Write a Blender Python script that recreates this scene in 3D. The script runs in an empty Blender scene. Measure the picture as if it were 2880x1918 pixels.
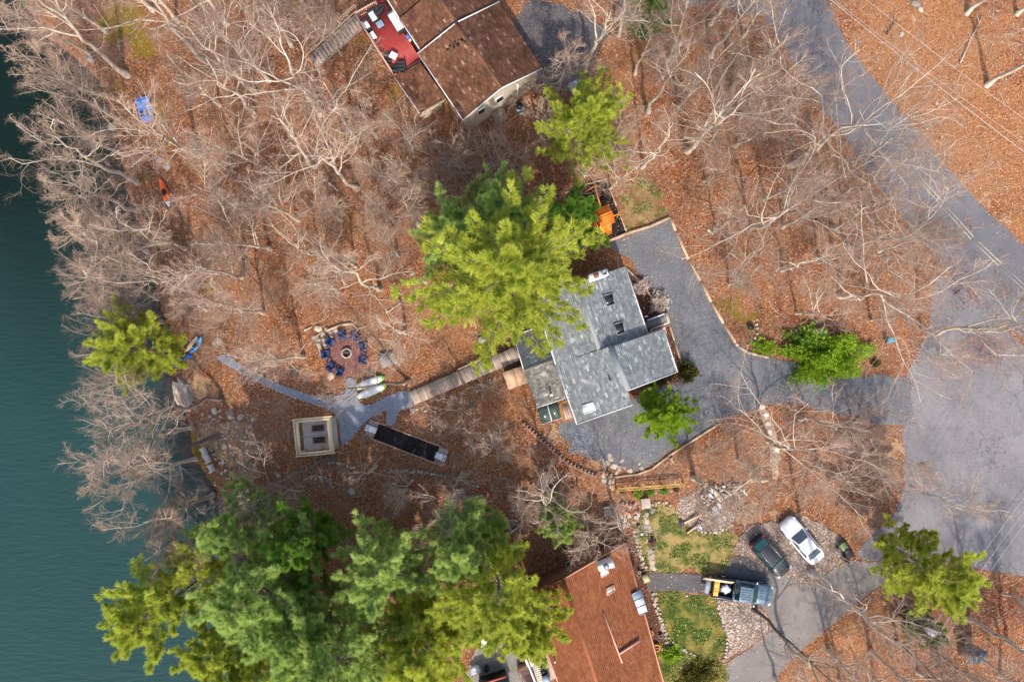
import bpy, math, random
import numpy as np
from mathutils import Vector, Matrix
from mathutils.geometry import delaunay_2d_cdt

SC = bpy.context.scene
COL = SC.collection
R_ = math.radians
# ---------------------------------------------------------------- camera, sky, sun, exposure
CAMH, S = 65.0, 29.4              # camera height over the house plot (m); photo pixels per metre on the ground
CX, CY = 1440.0, 959.0
cam = bpy.data.cameras.new('camera'); cam_o = bpy.data.objects.new('camera', cam); COL.objects.link(cam_o)
cam_o.location = (0, 0, CAMH); cam_o.rotation_euler = (0, 0, 0)
cam.sensor_width = 36; cam.sensor_fit = 'HORIZONTAL'; cam.lens = 36 * CAMH / (2880 / S)
cam.clip_start = 0.5; cam.clip_end = 3000
SC.camera = cam_o
SUN_EL = R_(47)
SUN_DIR = Vector((0.17, -0.985, 0)).normalized() * math.cos(SUN_EL) + Vector((0, 0, math.sin(SUN_EL)))
w = bpy.data.worlds.new('World'); SC.world = w; w.use_nodes = True
nt = w.node_tree; bg = nt.nodes['Background']
sky = nt.nodes.new('ShaderNodeTexSky'); sky.sky_type = 'NISHITA'; sky.sun_disc = False
sky.sun_elevation = SUN_EL; sky.sun_rotation = math.atan2(SUN_DIR.x, SUN_DIR.y)
sky.air_density = 1.0; sky.dust_density = 2.5; sky.ozone_density = 1.0
nt.links.new(sky.outputs[0], bg.inputs[0]); bg.inputs[1].default_value = 0.15
sun = bpy.data.lights.new('sun', 'SUN'); sun.energy = 2.5; sun.angle = R_(1.0); sun.color = (1.0, 0.93, 0.83)
sun_o = bpy.data.objects.new('sun', sun); COL.objects.link(sun_o); sun_o.location = SUN_DIR * 100
sun_o.rotation_euler = (-SUN_DIR).to_track_quat('-Z', 'Y').to_euler()
SC.view_settings.view_transform = 'Standard'; SC.view_settings.look = 'None'
SC.view_settings.gamma = 1.0; SC.view_settings.use_curve_mapping = False
SC.view_settings.exposure = 1.02
SC.cycles.max_bounces = 8; SC.cycles.diffuse_bounces = 5; SC.cycles.transmission_bounces = 4; SC.cycles.transparent_max_bounces = 6

# ---------------------------------------------------------------- terrain height and pixel -> place
SHORE = [(-700, 20), (0, 70), (100, 110), (150, 190), (230, 275), (330, 312), (430, 335), (530, 350), (680, 405), (760, 418), (860, 448),
         (960, 478), (1068, 484), (1166, 522), (1286, 541), (1372, 598), (1480, 645), (1600, 705), (1720, 740), (1830, 742), (1930, 705), (2300, 640)]
SY = np.array([-(a - CY) / S * (CAMH + 1.8) / CAMH for a, b in SHORE])[::-1]
SX = np.array([(b - CX) / S * (CAMH + 1.8) / CAMH for a, b in SHORE])[::-1]
WL = -1.8
def sstep(t):
    t = np.clip(t, 0, 1); return t * t * (3 - 2 * t)
FLAT = []                          # (x, y, radius, blend, z)
def gz(x, y):
    x = np.asarray(x, float); y = np.asarray(y, float)
    d = x - np.interp(y, SY, SX)
    z = WL + 0.75 * sstep(d / 3.5) + 1.05 * sstep((x + 25) / 18)
    z = np.where(d < 0, WL + np.maximum(d * 0.45, -5), z)
    hill = sstep((x - 22 + (-y) * -0.35 - 8) / 30) * 0.0
    for fx, fy, fr, fb, fz in FLAT:
        k = 1 - sstep((np.hypot(x - fx, y - fy) - fr) / fb)
        z = z * (1 - k) + fz * k
    return z + hill
def Z(px, py, z):                  # the place at height z that the photo shows at this pixel
    k = (CAMH - z) / CAMH / S
    return Vector(((px - CX) * k, -(py - CY) * k, z))
def W(px, py, h=0.0):              # the same on the ground (plus h)
    z = 0.0
    for _ in range(4):
        p = Z(px, py, z); z = float(gz(p.x, p.y)) + h
    return Z(px, py, z)
for px, py, r, b in ((974, 992, 2.7, 1.5), (901, 1218, 2.7, 1.5)):
    p = W(px, py); FLAT.append((p.x, p.y, r, b, p.z))
def prot(dx, dy):                  # heading (rotation about z) of a direction given in photo pixels
    return math.atan2(-dy, dx)

# ---------------------------------------------------------------- materials
MATS = {}
def nodes_of(name):
    m = bpy.data.materials.new(name); m.use_nodes = True
    return m, m.node_tree, m.node_tree.nodes['Principled BSDF']
def mixc(nt, fac, a, b, mode='MIX'):
    n = nt.nodes.new('ShaderNodeMix'); n.data_type = 'RGBA'; n.blend_type = mode
    for s, v in ((n.inputs[0], fac), (n.inputs[6], a), (n.inputs[7], b)):
        if hasattr(v, 'is_linked') or hasattr(v, 'links'): nt.links.new(v, s)
        elif isinstance(v, (tuple, list)): s.default_value = (*v, 1)
        else: s.default_value = v
    return n.outputs[2]
def noise(nt, co, scale, detail=4, rough=0.6, dist=0.0):
    n = nt.nodes.new('ShaderNodeTexNoise'); n.inputs['Scale'].default_value = scale
    n.inputs['Detail'].default_value = detail; n.inputs['Roughness'].default_value = rough; n.inputs['Distortion'].default_value = dist
    nt.links.new(co, n.inputs['Vector']); return n.outputs['Fac']
def ramp(nt, fac, stops, interp='LINEAR'):
    n = nt.nodes.new('ShaderNodeValToRGB'); e = n.color_ramp.elements; n.color_ramp.interpolation = interp
    while len(e) < len(stops): e.new(0.5)
    for i, (p, c) in enumerate(stops):
        e[i].position = p; e[i].color = (*c, 1) if isinstance(c, (tuple, list)) else (c, c, c, 1)
    nt.links.new(fac, n.inputs[0]); return n.outputs[0]
def mapping(nt, co, scale=(1, 1, 1), rot=(0, 0, 0)):
    n = nt.nodes.new('ShaderNodeMapping'); n.inputs['Scale'].default_value = scale; n.inputs['Rotation'].default_value = rot
    nt.links.new(co, n.inputs['Vector']); return n.outputs[0]
def bump(nt, bsdf, h, strength, dist=0.05):
    n = nt.nodes.new('ShaderNodeBump'); n.inputs['Strength'].default_value = strength; n.inputs['Distance'].default_value = dist
    nt.links.new(h, n.inputs['Height']); nt.links.new(n.outputs[0], bsdf.inputs['Normal'])
def M(name, c1, c2=None, scale=6.0, rough=0.75, island=None, objr=None, bmp=0.0, bscale=40.0, metal=0.0, stretch=(1, 1, 1), rot=0.0, spec=0.4, lo=0.35, hi=0.65, coords='Object', coat=0.0, stain=0.0):
    if name in MATS: return MATS[name]
    m, t, b = nodes_of(name); MATS[name] = m
    b.inputs['Roughness'].default_value = rough; b.inputs['Metallic'].default_value = metal
    b.inputs['Specular IOR Level'].default_value = spec; b.inputs['Coat Weight'].default_value = coat
    if coords == 'Object': co = t.nodes.new('ShaderNodeTexCoord').outputs['Object']
    else: co = t.nodes.new('ShaderNodeNewGeometry').outputs['Position']
    co2 = mapping(t, co, stretch, (0, 0, rot))
    out = None
    if c2 is not None:
        out = mixc(t, ramp(t, noise(t, co2, scale, 5), [(lo, 0.0), (hi, 1.0)]), c1, c2)
    for kind, amt in (('i', island), ('o', objr)):
        if amt:
            if kind == 'i': v = t.nodes.new('ShaderNodeNewGeometry').outputs['Random Per Island']
            else: v = t.nodes.new('ShaderNodeObjectInfo').outputs['Random']
            if isinstance(amt, (int, float)):
                out = mixc(t, 1.0, out if out is not None else c1, ramp(t, v, [(0, 1 - amt), (1, 1 + amt)]), 'MULTIPLY')
            else:
                out = mixc(t, amt[1], out if out is not None else c1, ramp(t, v, amt[0]))
    if stain: out = mixc(t, 1.0, out, ramp(t, noise(t, co, 0.55, 6, 0.7, 0.6), [(0.36, 1 - stain), (0.62, 1.06)]), 'MULTIPLY')
    if out is None: b.inputs['Base Color'].default_value = (*c1, 1)
    else: t.links.new(out, b.inputs['Base Color'])
    if bmp: bump(t, b, noise(t, co2, bscale, 3), bmp)
    return m

def ground_material():
    m, t, b = nodes_of('leaf_litter')
    pos = t.nodes.new('ShaderNodeNewGeometry').outputs['Position']
    b.inputs['Roughness'].default_value = 0.95; b.inputs['Specular IOR Level'].default_value = 0.15
    v = t.nodes.new('ShaderNodeTexVoronoi'); v.inputs['Scale'].default_value = 10.0
    wrp = t.nodes.new('ShaderNodeTexNoise'); wrp.inputs['Scale'].default_value = 3; t.links.new(pos, wrp.inputs['Vector'])
    vm = t.nodes.new('ShaderNodeVectorMath'); vm.operation = 'MULTIPLY_ADD'
    t.links.new(wrp.outputs['Color'], vm.inputs[0]); vm.inputs[1].default_value = (0.5, 0.5, 0.5); t.links.new(pos, vm.inputs[2])
    t.links.new(vm.outputs[0], v.inputs['Vector'])
    sep = t.nodes.new('ShaderNodeSeparateColor'); t.links.new(v.outputs['Color'], sep.inputs[0])
    leaf = ramp(t, sep.outputs[0], [(0, (0.085, 0.033, 0.016)), (0.3, (0.215, 0.074, 0.03)), (0.6, (0.325, 0.118, 0.048)), (0.85, (0.43, 0.185, 0.082)), (0.97, (0.5, 0.3, 0.18)), (1, (0.66, 0.5, 0.38))])
    big = noise(t, pos, 0.16, 5, 0.62); mid = noise(t, pos, 0.7, 6, 0.7)
    leaf = mixc(t, ramp(t, mid, [(0.45, 0.0), (0.7, 0.5)]), leaf, (0.115, 0.05, 0.03))
    leaf = mixc(t, ramp(t, big, [(0.42, 0.0), (0.66, 0.5)]), leaf, mixc(t, sep.outputs[1], (0.23, 0.115, 0.06), (0.38, 0.215, 0.12)))
    drift = noise(t, mapping(t, pos, (1, 1, 1), (0, 0, 0.6)), 0.33, 7, 0.74, 0.8)
    leaf = mixc(t, ramp(t, drift, [(0.5, 0.0), (0.62, 0.62)]), leaf, mixc(t, sep.outputs[1], (0.19, 0.115, 0.08), (0.33, 0.225, 0.16)))
    leaf = mixc(t, ramp(t, drift, [(0.3, 0.55), (0.42, 0.0)]), leaf, mixc(t, sep.outputs[2], (0.1, 0.042, 0.024), (0.2, 0.08, 0.04)))
    at = t.nodes.new('ShaderNodeAttribute'); at.attribute_name = 'soil'
    s3 = t.nodes.new('ShaderNodeSeparateColor'); t.links.new(at.outputs['Color'], s3.inputs[0])
    brk = noise(t, pos, 0.9, 6, 0.72)
    def patch(w, lo, hi):
        a = t.nodes.new('ShaderNodeMath'); a.operation = 'ADD'; t.links.new(w, a.inputs[0]); t.links.new(brk, a.inputs[1])
        return ramp(t, a.outputs[0], [(lo, 0.0), (hi, 1.0)])
    grain = noise(t, pos, 9, 5, 0.75)
    moss = mixc(t, ramp(t, grain, [(0.35, 0.0), (0.65, 1.0)]), (0.10, 0.065, 0.012), (0.34, 0.215, 0.03))
    leaf = mixc(t, patch(s3.outputs[0], 0.98, 1.12), leaf, moss)
    orange = mixc(t, 0.5, leaf, mixc(t, sep.outputs[2], (0.24, 0.095, 0.04), (0.58, 0.28, 0.11)))
    leaf = mixc(t, patch(s3.outputs[1], 0.85, 1.1), leaf, orange)
    sand = mixc(t, ramp(t, grain, [(0.3, 0.0), (0.7, 1.0)]), (0.28, 0.16, 0.085), (0.56, 0.36, 0.21))
    leaf = mixc(t, patch(s3.outputs[2], 0.95, 1.1), leaf, sand)
    t.links.new(leaf, b.inputs['Base Color'])
    ad = t.nodes.new('ShaderNodeMath'); ad.operation = 'ADD'; t.links.new(v.outputs['Distance'], ad.inputs[0]); t.links.new(grain, ad.inputs[1])
    bump(t, b, ad.outputs[0], 0.7, 0.12)
    return m
def water_material():
    m, t, b = nodes_of('lake_water')
    pos = t.nodes.new('ShaderNodeNewGeometry').outputs['Position']
    b.inputs['Roughness'].default_value = 0.12; b.inputs['IOR'].default_value = 1.33
    at = t.nodes.new('ShaderNodeAttribute'); at.attribute_name = 'shallow_reflection'
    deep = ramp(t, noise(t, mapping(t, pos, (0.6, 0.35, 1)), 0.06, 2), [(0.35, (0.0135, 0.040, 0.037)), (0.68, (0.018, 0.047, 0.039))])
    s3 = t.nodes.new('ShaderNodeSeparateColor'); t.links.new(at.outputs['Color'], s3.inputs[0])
    deep = mixc(t, s3.outputs[1], deep, (0.003, 0.010, 0.006))  # painted reflections: water colour darkens by the second channel
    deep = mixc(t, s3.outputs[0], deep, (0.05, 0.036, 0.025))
    t.links.new(deep, b.inputs['Base Color'])
    wv = noise(t, mapping(t, pos, (0.5, 1.9, 1), (0, 0, 0.06)), 1.5, 4, 0.5, 0.35)
    wv2 = noise(t, mapping(t, pos, (0.2, 0.5, 1), (0, 0, -0.15)), 0.8, 3)
    a = t.nodes.new('ShaderNodeMath'); a.operation = 'MULTIPLY_ADD'; t.links.new(wv2, a.inputs[0]); a.inputs[1].default_value = 0.8; t.links.new(wv, a.inputs[2])
    bump(t, b, a.outputs[0], 0.42, 0.2)
    return m
def paving_material(name, c1, c2, c3, speck, patch_scale=0.35, speck_scale=14, rough=0.9, bmp=0.35, crack=0.0):
    m, t, b = nodes_of(name); MATS[name] = m
    pos = t.nodes.new('ShaderNodeNewGeometry').outputs['Position']
    b.inputs['Roughness'].default_value = rough; b.inputs['Specular IOR Level'].default_value = 0.25
    base = mixc(t, ramp(t, noise(t, pos, patch_scale, 6, 0.62), [(0.36, 0.0), (0.66, 1.0)]), c1, c2)
    base = mixc(t, ramp(t, noise(t, pos, patch_scale * 4.5, 5, 0.7), [(0.5, 0.0), (0.78, 0.7)]), base, c3)
    v = t.nodes.new('ShaderNodeTexVoronoi'); v.inputs['Scale'].default_value = speck_scale; t.links.new(pos, v.inputs['Vector'])
    sep = t.nodes.new('ShaderNodeSeparateColor'); t.links.new(v.outputs['Color'], sep.inputs[0])
    base = mixc(t, 1.0, base, ramp(t, sep.outputs[0], [(0, 1 - speck), (0.8, 1.0), (1, 1 + speck * 1.3)]), 'MULTIPLY')
    if crack:
        vc = t.nodes.new('ShaderNodeTexVoronoi'); vc.feature = 'DISTANCE_TO_EDGE'; vc.inputs['Scale'].default_value = 0.16
        wn = t.nodes.new('ShaderNodeTexNoise'); wn.inputs['Scale'].default_value = 0.8; wn.inputs['Detail'].default_value = 6; t.links.new(pos, wn.inputs['Vector'])
        vm = t.nodes.new('ShaderNodeVectorMath'); vm.operation = 'MULTIPLY_ADD'; t.links.new(wn.outputs['Color'], vm.inputs[0]); vm.inputs[1].default_value = (3, 3, 3); t.links.new(pos, vm.inputs[2])
        t.links.new(vm.outputs[0], vc.inputs['Vector'])
        k = ramp(t, vc.outputs['Distance'], [(0.0, 1.0), (0.008, 0.0)])
        kk = t.nodes.new('ShaderNodeMath'); kk.operation = 'MULTIPLY'; t.links.new(k, kk.inputs[0]); t.links.new(ramp(t, noise(t, pos, 0.12, 2), [(0.5, 0.0), (0.6, crack)]), kk.inputs[1])
        base = mixc(t, kk.outputs[0], base, (0.05, 0.048, 0.05))
    t.links.new(base, b.inputs['Base Color'])
    bump(t, b, sep.outputs[1], bmp, 0.03)
    return m
def foliage_material(name, stops, trans=0.3):
    m = bpy.data.materials.new(name); m.use_nodes = True; t = m.node_tree; MATS[name] = m
    b = t.nodes['Principled BSDF']; b.inputs['Roughness'].default_value = 0.55; b.inputs['Specular IOR Level'].default_value = 0.25
    isl = t.nodes.new('ShaderNodeNewGeometry').outputs['Random Per Island']
    co = t.nodes.new('ShaderNodeTexCoord').outputs['Object']
    a = t.nodes.new('ShaderNodeMath'); a.operation = 'MULTIPLY_ADD'
    t.links.new(isl, a.inputs[0]); a.inputs[1].default_value = 0.55; t.links.new(ramp(t, noise(t, co, 0.9, 3), [(0.3, 0.0), (0.7, 0.45)]), a.inputs[2])
    c = ramp(t, a.outputs[0], stops)
    t.links.new(c, b.inputs['Base Color'])
    tr = t.nodes.new('ShaderNodeBsdfTranslucent'); t.links.new(c, tr.inputs[0])
    ms = t.nodes.new('ShaderNodeMixShader'); ms.inputs[0].default_value = trans
    t.links.new(b.outputs[0], ms.inputs[1]); t.links.new(tr.outputs[0], ms.inputs[2])
    t.links.new(ms.outputs[0], t.nodes['Material Output'].inputs[0])
    return m

# ---------------------------------------------------------------- mesh helpers
def mesh_from(name, V, F, mats=(), mi=None, smooth=False):
    me = bpy.data.meshes.new(name)
    V = np.asarray(V, np.float32).reshape(-1, 3)
    me.vertices.add(len(V)); me.vertices.foreach_set('co', V.ravel())
    if isinstance(F, np.ndarray):
        k = F.shape[1]; tot = np.full(len(F), k, np.int32); idx = F.astype(np.int32).ravel()
    else:
        tot = np.array([len(f) for f in F], np.int32); idx = np.array([i for f in F for i in f], np.int32)
    me.loops.add(len(idx)); me.loops.foreach_set('vertex_index', idx)
    me.polygons.add(len(tot)); st = np.zeros(len(tot), np.int32); st[1:] = np.cumsum(tot)[:-1]
    me.polygons.foreach_set('loop_start', st); me.polygons.foreach_set('loop_total', tot)
    for m in mats: me.materials.append(m)
    if mi is not None: me.polygons.foreach_set('material_index', np.asarray(mi, np.int32))
    if smooth: me.polygons.foreach_set('use_smooth', np.ones(len(tot), bool))
    me.update(calc_edges=True); me.validate()
    return me
def link(name, me, parent=None, loc=(0, 0, 0), rz=0.0):
    o = bpy.data.objects.new(name, me); COL.objects.link(o); o.location = loc; o.rotation_euler = (0, 0, rz)
    if parent is not None: o.parent = parent
    return o
def tag(o, label=None, cat=None, group=None, kind=None):
    if label: o['label'] = label
    if cat: o['category'] = cat
    if group: o['group'] = group
    if kind: o['kind'] = kind
    return o
def thing(name, label, cat, loc=(0, 0, 0), rz=0.0, group=None):
    o = bpy.data.objects.new(name, None); COL.objects.link(o); o.empty_display_size = 0.3
    o.location = loc; o.rotation_euler = (0, 0, rz)
    return tag(o, label, cat, group)
def kids(o): return [c for c in COL.objects if c.parent == o]
def copy_tree(o, tree, parent=None):
    c = o.copy(); COL.objects.link(c)
    if parent is not None: c.parent = parent
    for ch, sub in tree: copy_tree(ch, sub, c)
    return c
def tree_of(o, all_=None):
    all_ = all_ or list(COL.objects)
    return [(c, tree_of(c, all_)) for c in all_ if c.parent == o]
def dup(o, loc, rz=0.0, label=None, group=None, tree=None, scale=None):
    c = copy_tree(o, tree if tree is not None else tree_of(o)); c.location = loc; c.rotation_euler = (0, 0, rz)
    if label: c['label'] = label
    if group: c['group'] = group
    if scale: c.scale = scale
    return c
class MB:
    def __init__(s, off=(0, 0, 0)): s.v = []; s.f = []; s.o = Vector(off)
    def add(s, vs, fs):
        n = len(s.v); s.v += [Vector(a) - s.o for a in vs]; s.f += [tuple(i + n for i in f) for f in fs]; return s
    def box(s, c, d, rz=0.0, m=None):
        x, y, z = (a / 2 for a in d); pts = [Vector((sx * x, sy * y, sz * z)) for sx in (-1, 1) for sy in (-1, 1) for sz in (-1, 1)]
        r = m if m is not None else Matrix.Rotation(rz, 3, 'Z')
        return s.add([r @ p + Vector(c) for p in pts], [(0, 1, 3, 2), (4, 6, 7, 5), (0, 4, 5, 1), (2, 3, 7, 6), (0, 2, 6, 4), (1, 5, 7, 3)])
    def bar(s, a, b, w, h):        # a straight bar from a to b, w across, h tall
        a = Vector(a); b = Vector(b); d = b - a; L = d.length; x = d / L
        up = Vector((0, 0, 1)); y = up.cross(x)
        y = y.normalized() if y.length > 1e-4 else Vector((0, 1, 0)); z = x.cross(y)
        m = Matrix((x, y, z)).transposed()
        return s.box((a + b) / 2, (L, w, h), m=m)
    def prism(s, pts, z0, z1):     # pts: list of xy (or xyz, z added)
        n = len(pts); lo = [Vector((p[0], p[1], z0)) for p in pts]; hi = [Vector((p[0], p[1], z1)) for p in pts]
        a = sum(pts[i][0] * pts[(i + 1) % n][1] - pts[(i + 1) % n][0] * pts[i][1] for i in range(n))
        if a < 0: lo.reverse(); hi.reverse()
        return s.add(lo + hi, [tuple(range(n - 1, -1, -1)), tuple(range(n, 2 * n))] + [(i, (i + 1) % n, n + (i + 1) % n, n + i) for i in range(n)])
    def slab(s, q, t):             # a quad in space given thickness t downwards
        q = [Vector(p) for p in q]; nrm = (q[1] - q[0]).cross(q[3] - q[0])
        if nrm.z < 0: q = [q[0], q[3], q[2], q[1]]; nrm = -nrm
        lo = [p - nrm.normalized() * t for p in q]
        return s.add(q + lo, [(0, 1, 2, 3), (7, 6, 5, 4)] + [((i + 1) % 4, i, 4 + i, 4 + (i + 1) % 4) for i in range(4)])
    def cyl(s, c, r, h, n=12, r2=None, axis='z'):
        r2 = r if r2 is None else r2; c = Vector(c); vs = []
        for k, (rr, hh) in enumerate(((r, 0), (r2, h))):
            for i in range(n):
                a = 2 * math.pi * i / n; p = (rr * math.cos(a), rr * math.sin(a), hh)
                if axis == 'y': p = (p[0], p[2], p[1])
                elif axis == 'x': p = (p[2], p[0], p[1])
                vs.append(c + Vector(p))
        fs = [tuple(range(n - 1, -1, -1)), tuple(range(n, 2 * n))] + [(i, (i + 1) % n, n + (i + 1) % n, n + i) for i in range(n)]
        if axis == 'y': fs = [tuple(reversed(f)) for f in fs]
        return s.add(vs, fs)
    def ring(s, c, ro, ri, h, n=24):
        c = Vector(c); vs = []
        for r, z in ((ro, 0), (ro, h), (ri, h), (ri, 0)):
            vs += [c + Vector((r * math.cos(2 * math.pi * i / n), r * math.sin(2 * math.pi * i / n), z)) for i in range(n)]
        return s.add(vs, [(k * n + i, k * n + (i + 1) % n, ((k + 1) % 4) * n + (i + 1) % n, ((k + 1) % 4) * n + i) for k in range(4) for i in range(n)])
    def loft(s, rings, cap=True):
        n = len(rings[0]); vs = [p for r in rings for p in r]
        fs = [(k * n + i, k * n + (i + 1) % n, (k + 1) * n + (i + 1) % n, (k + 1) * n + i) for k in range(len(rings) - 1) for i in range(n)]
        if cap: fs += [tuple(range(n - 1, -1, -1)), tuple((len(rings) - 1) * n + i for i in range(n))]
        return s.add(vs, fs)
    def tube(s, pts, r, n=6):
        pts = [Vector(p) for p in pts]; rr = r if isinstance(r, (list, tuple)) else [r] * len(pts); rings = []
        for i, p in enumerate(pts):
            t = (pts[min(i + 1, len(pts) - 1)] - pts[max(i - 1, 0)]).normalized()
            u = t.orthogonal().normalized() if i == 0 else (u - t * u.dot(t)).normalized()
            v = t.cross(u); rings.append([p + (u * math.cos(2 * math.pi * k / n) + v * math.sin(2 * math.pi * k / n)) * rr[i] for k in range(n)])
        return s.loft(rings)
    def build(s, name, mat, parent=None, smooth=False, bevel=0.0):
        me = mesh_from(name, [tuple(v) for v in s.v], s.f, [mat], smooth=smooth)
        o = link(name, me, parent)
        if bevel:
            b = o.modifiers.new('bevel', 'BEVEL'); b.width = bevel; b.segments = 2; b.limit_method = 'ANGLE'
        return o
def pts_in_poly(x, y, poly):
    ins = np.zeros(len(x), bool); n = len(poly)
    for i in range(n):
        x0, y0 = poly[i][0], poly[i][1]; x1, y1 = poly[(i + 1) % n][0], poly[(i + 1) % n][1]
        if y0 == y1: continue
        c = ((y0 > y) != (y1 > y)) & (x < (x1 - x0) * (y - y0) / (y1 - y0) + x0); ins ^= c
    return ins
rs = np.random.RandomState(7)
def wpoly(px): return [W(a, b) for a, b in px]
def outline(px, step=0.5, jit=0.0, smooth=True):
    p = [Vector((q.x, q.y)) for q in wpoly(px)]; n = len(p); out = []
    for i in range(n):
        a, b = p[i], p[(i + 1) % n]; k = max(1, int((b - a).length / step))
        for j in range(k): out.append(a.lerp(b, j / k))
    if smooth:
        for _ in range(2):
            out = [out[i - 1] * 0.25 + out[i] * 0.5 + out[(i + 1) % len(out)] * 0.25 for i in range(len(out))]
    if jit:
        n = len(out); nz = rs.randn(n); nz = (nz + np.roll(nz, 1) + np.roll(nz, -1)) / 2
        res = []
        for i in range(n):
            t = (out[(i + 1) % n] - out[i - 1]); nn = Vector((-t.y, t.x)).normalized() if t.length > 0 else Vector((0, 0))
            res.append(out[i] + nn * float(nz[i]) * jit)
        out = res
    return out
def sheet(name, px, mat, off=0.02, step=0.5, jit=0.08, smooth=True, inner=None, kind='structure'):
    o2 = outline(px, step, jit, smooth); n = len(o2)
    inner = inner or step * 2
    xs = [p.x for p in o2]; ys = [p.y for p in o2]
    gx, gy = np.meshgrid(np.arange(min(xs), max(xs), inner), np.arange(min(ys), max(ys), inner)); gx = gx.ravel(); gy = gy.ravel()
    k = pts_in_poly(gx, gy, o2); gx = gx[k]; gy = gy[k]
    pts = o2 + [Vector((a, b)) for a, b in zip(gx, gy)]
    r = delaunay_2d_cdt(pts, [(i, (i + 1) % n) for i in range(n)], [], 1, 1e-4)
    V = np.array([(p.x, p.y) for p in r[0]]); z = gz(V[:, 0], V[:, 1]) + off
    F = [tuple(f) for f in r[2]]
    me = mesh_from(name, np.c_[V, z], F, [mat], smooth=True)
    o = link(name, me)
    if me.polygons and me.polygons[0].normal.z < 0: me.flip_normals()
    if kind: o['kind'] = kind
    return o
def rock_mesh(seed, mat, sub=2, flat=0.6, rough=0.35):
    import bmesh
    r = random.Random(seed); bm = bmesh.new(); bmesh.ops.create_icosphere(bm, subdivisions=sub, radius=1.0)
    dirs = [(Vector((r.gauss(0, 1), r.gauss(0, 1), r.gauss(0, 1))).normalized(), r.uniform(0.55, 0.95)) for _ in range(9)]
    for v in bm.verts:
        c = v.co.copy()
        for d, k in dirs:
            e = c.dot(d)
            if e > k: c -= d * (e - k)
        v.co = c * (1 + r.uniform(-rough, rough) * 0.15); v.co.z *= flat
    me = bpy.data.meshes.new('stone'); bm.to_mesh(me); bm.free(); me.materials.append(mat); return me
# ---------------------------------------------------------------- the setting: ground, lake, roads, paths, lawns
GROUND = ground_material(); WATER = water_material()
A_ROAD = paving_material('road_asphalt', (0.125, 0.12, 0.13), (0.175, 0.165, 0.172), (0.09, 0.087, 0.095), 0.2, 0.16, 22, crack=1.0)
A_SIDE = paving_material('side_road_asphalt', (0.165, 0.155, 0.16), (0.225, 0.21, 0.212), (0.115, 0.11, 0.115), 0.2, 0.22, 20, crack=0.9)
A_DARK = paving_material('dark_asphalt', (0.085, 0.083, 0.09), (0.11, 0.105, 0.11), (0.07, 0.07, 0.075), 0.12, 0.25, 26)
A_DRIVE = paving_material('drive_asphalt', (0.185, 0.165, 0.152), (0.235, 0.208, 0.188), (0.14, 0.13, 0.128), 0.15, 0.2, 24)
G_DRIVE = paving_material('gravel_drive', (0.12, 0.126, 0.138), (0.165, 0.168, 0.175), (0.15, 0.133, 0.122), 0.3, 0.3, 15)
G_PATH = paving_material('gravel_path', (0.19, 0.215, 0.265), (0.245, 0.27, 0.32), (0.16, 0.18, 0.22), 0.28, 0.5, 16)
G_BED = paving_material('pink_gravel', (0.29, 0.215, 0.17), (0.37, 0.285, 0.23), (0.21, 0.135, 0.1), 0.55, 0.5, 9, bmp=0.8)
MULCH = paving_material('black_mulch', (0.014, 0.012, 0.012), (0.024, 0.02, 0.019), (0.035, 0.024, 0.02), 0.6, 0.8, 10, bmp=0.9)
BEDSOIL = paving_material('brown_mulch', (0.085, 0.038, 0.024), (0.13, 0.06, 0.036), (0.06, 0.03, 0.02), 0.5, 0.8, 10, bmp=0.9)
def lawn_material(name, green, dry, lo, hi, sc):
    m, t, b = nodes_of(name); pos = t.nodes.new('ShaderNodeNewGeometry').outputs['Position']
    b.inputs['Roughness'].default_value = 0.9; b.inputs['Specular IOR Level'].default_value = 0.15
    n = noise(t, pos, sc, 5, 0.68); g = noise(t, pos, 12, 4, 0.7)
    d = mixc(t, g, dry, tuple(c * 0.6 for c in dry)); gr = mixc(t, g, green, tuple(c * 0.55 for c in green))
    t.links.new(mixc(t, ramp(t, n, [(lo, 0.0), (hi, 1.0)]), d, gr), b.inputs['Base Color']); bump(t, b, g, 0.6, 0.05); return m
LAWN = lawn_material('lawn_grass', (0.065, 0.095, 0.014), (0.36, 0.265, 0.095), 0.45, 0.63, 0.75)
LAWN2 = lawn_material('mossy_lawn', (0.05, 0.085, 0.012), (0.26, 0.21, 0.05), 0.38, 0.6, 0.6)
DRYGRASS = lawn_material('dry_grass', (0.2, 0.115, 0.05), (0.38, 0.25, 0.11), 0.36, 0.62, 0.8)

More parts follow.
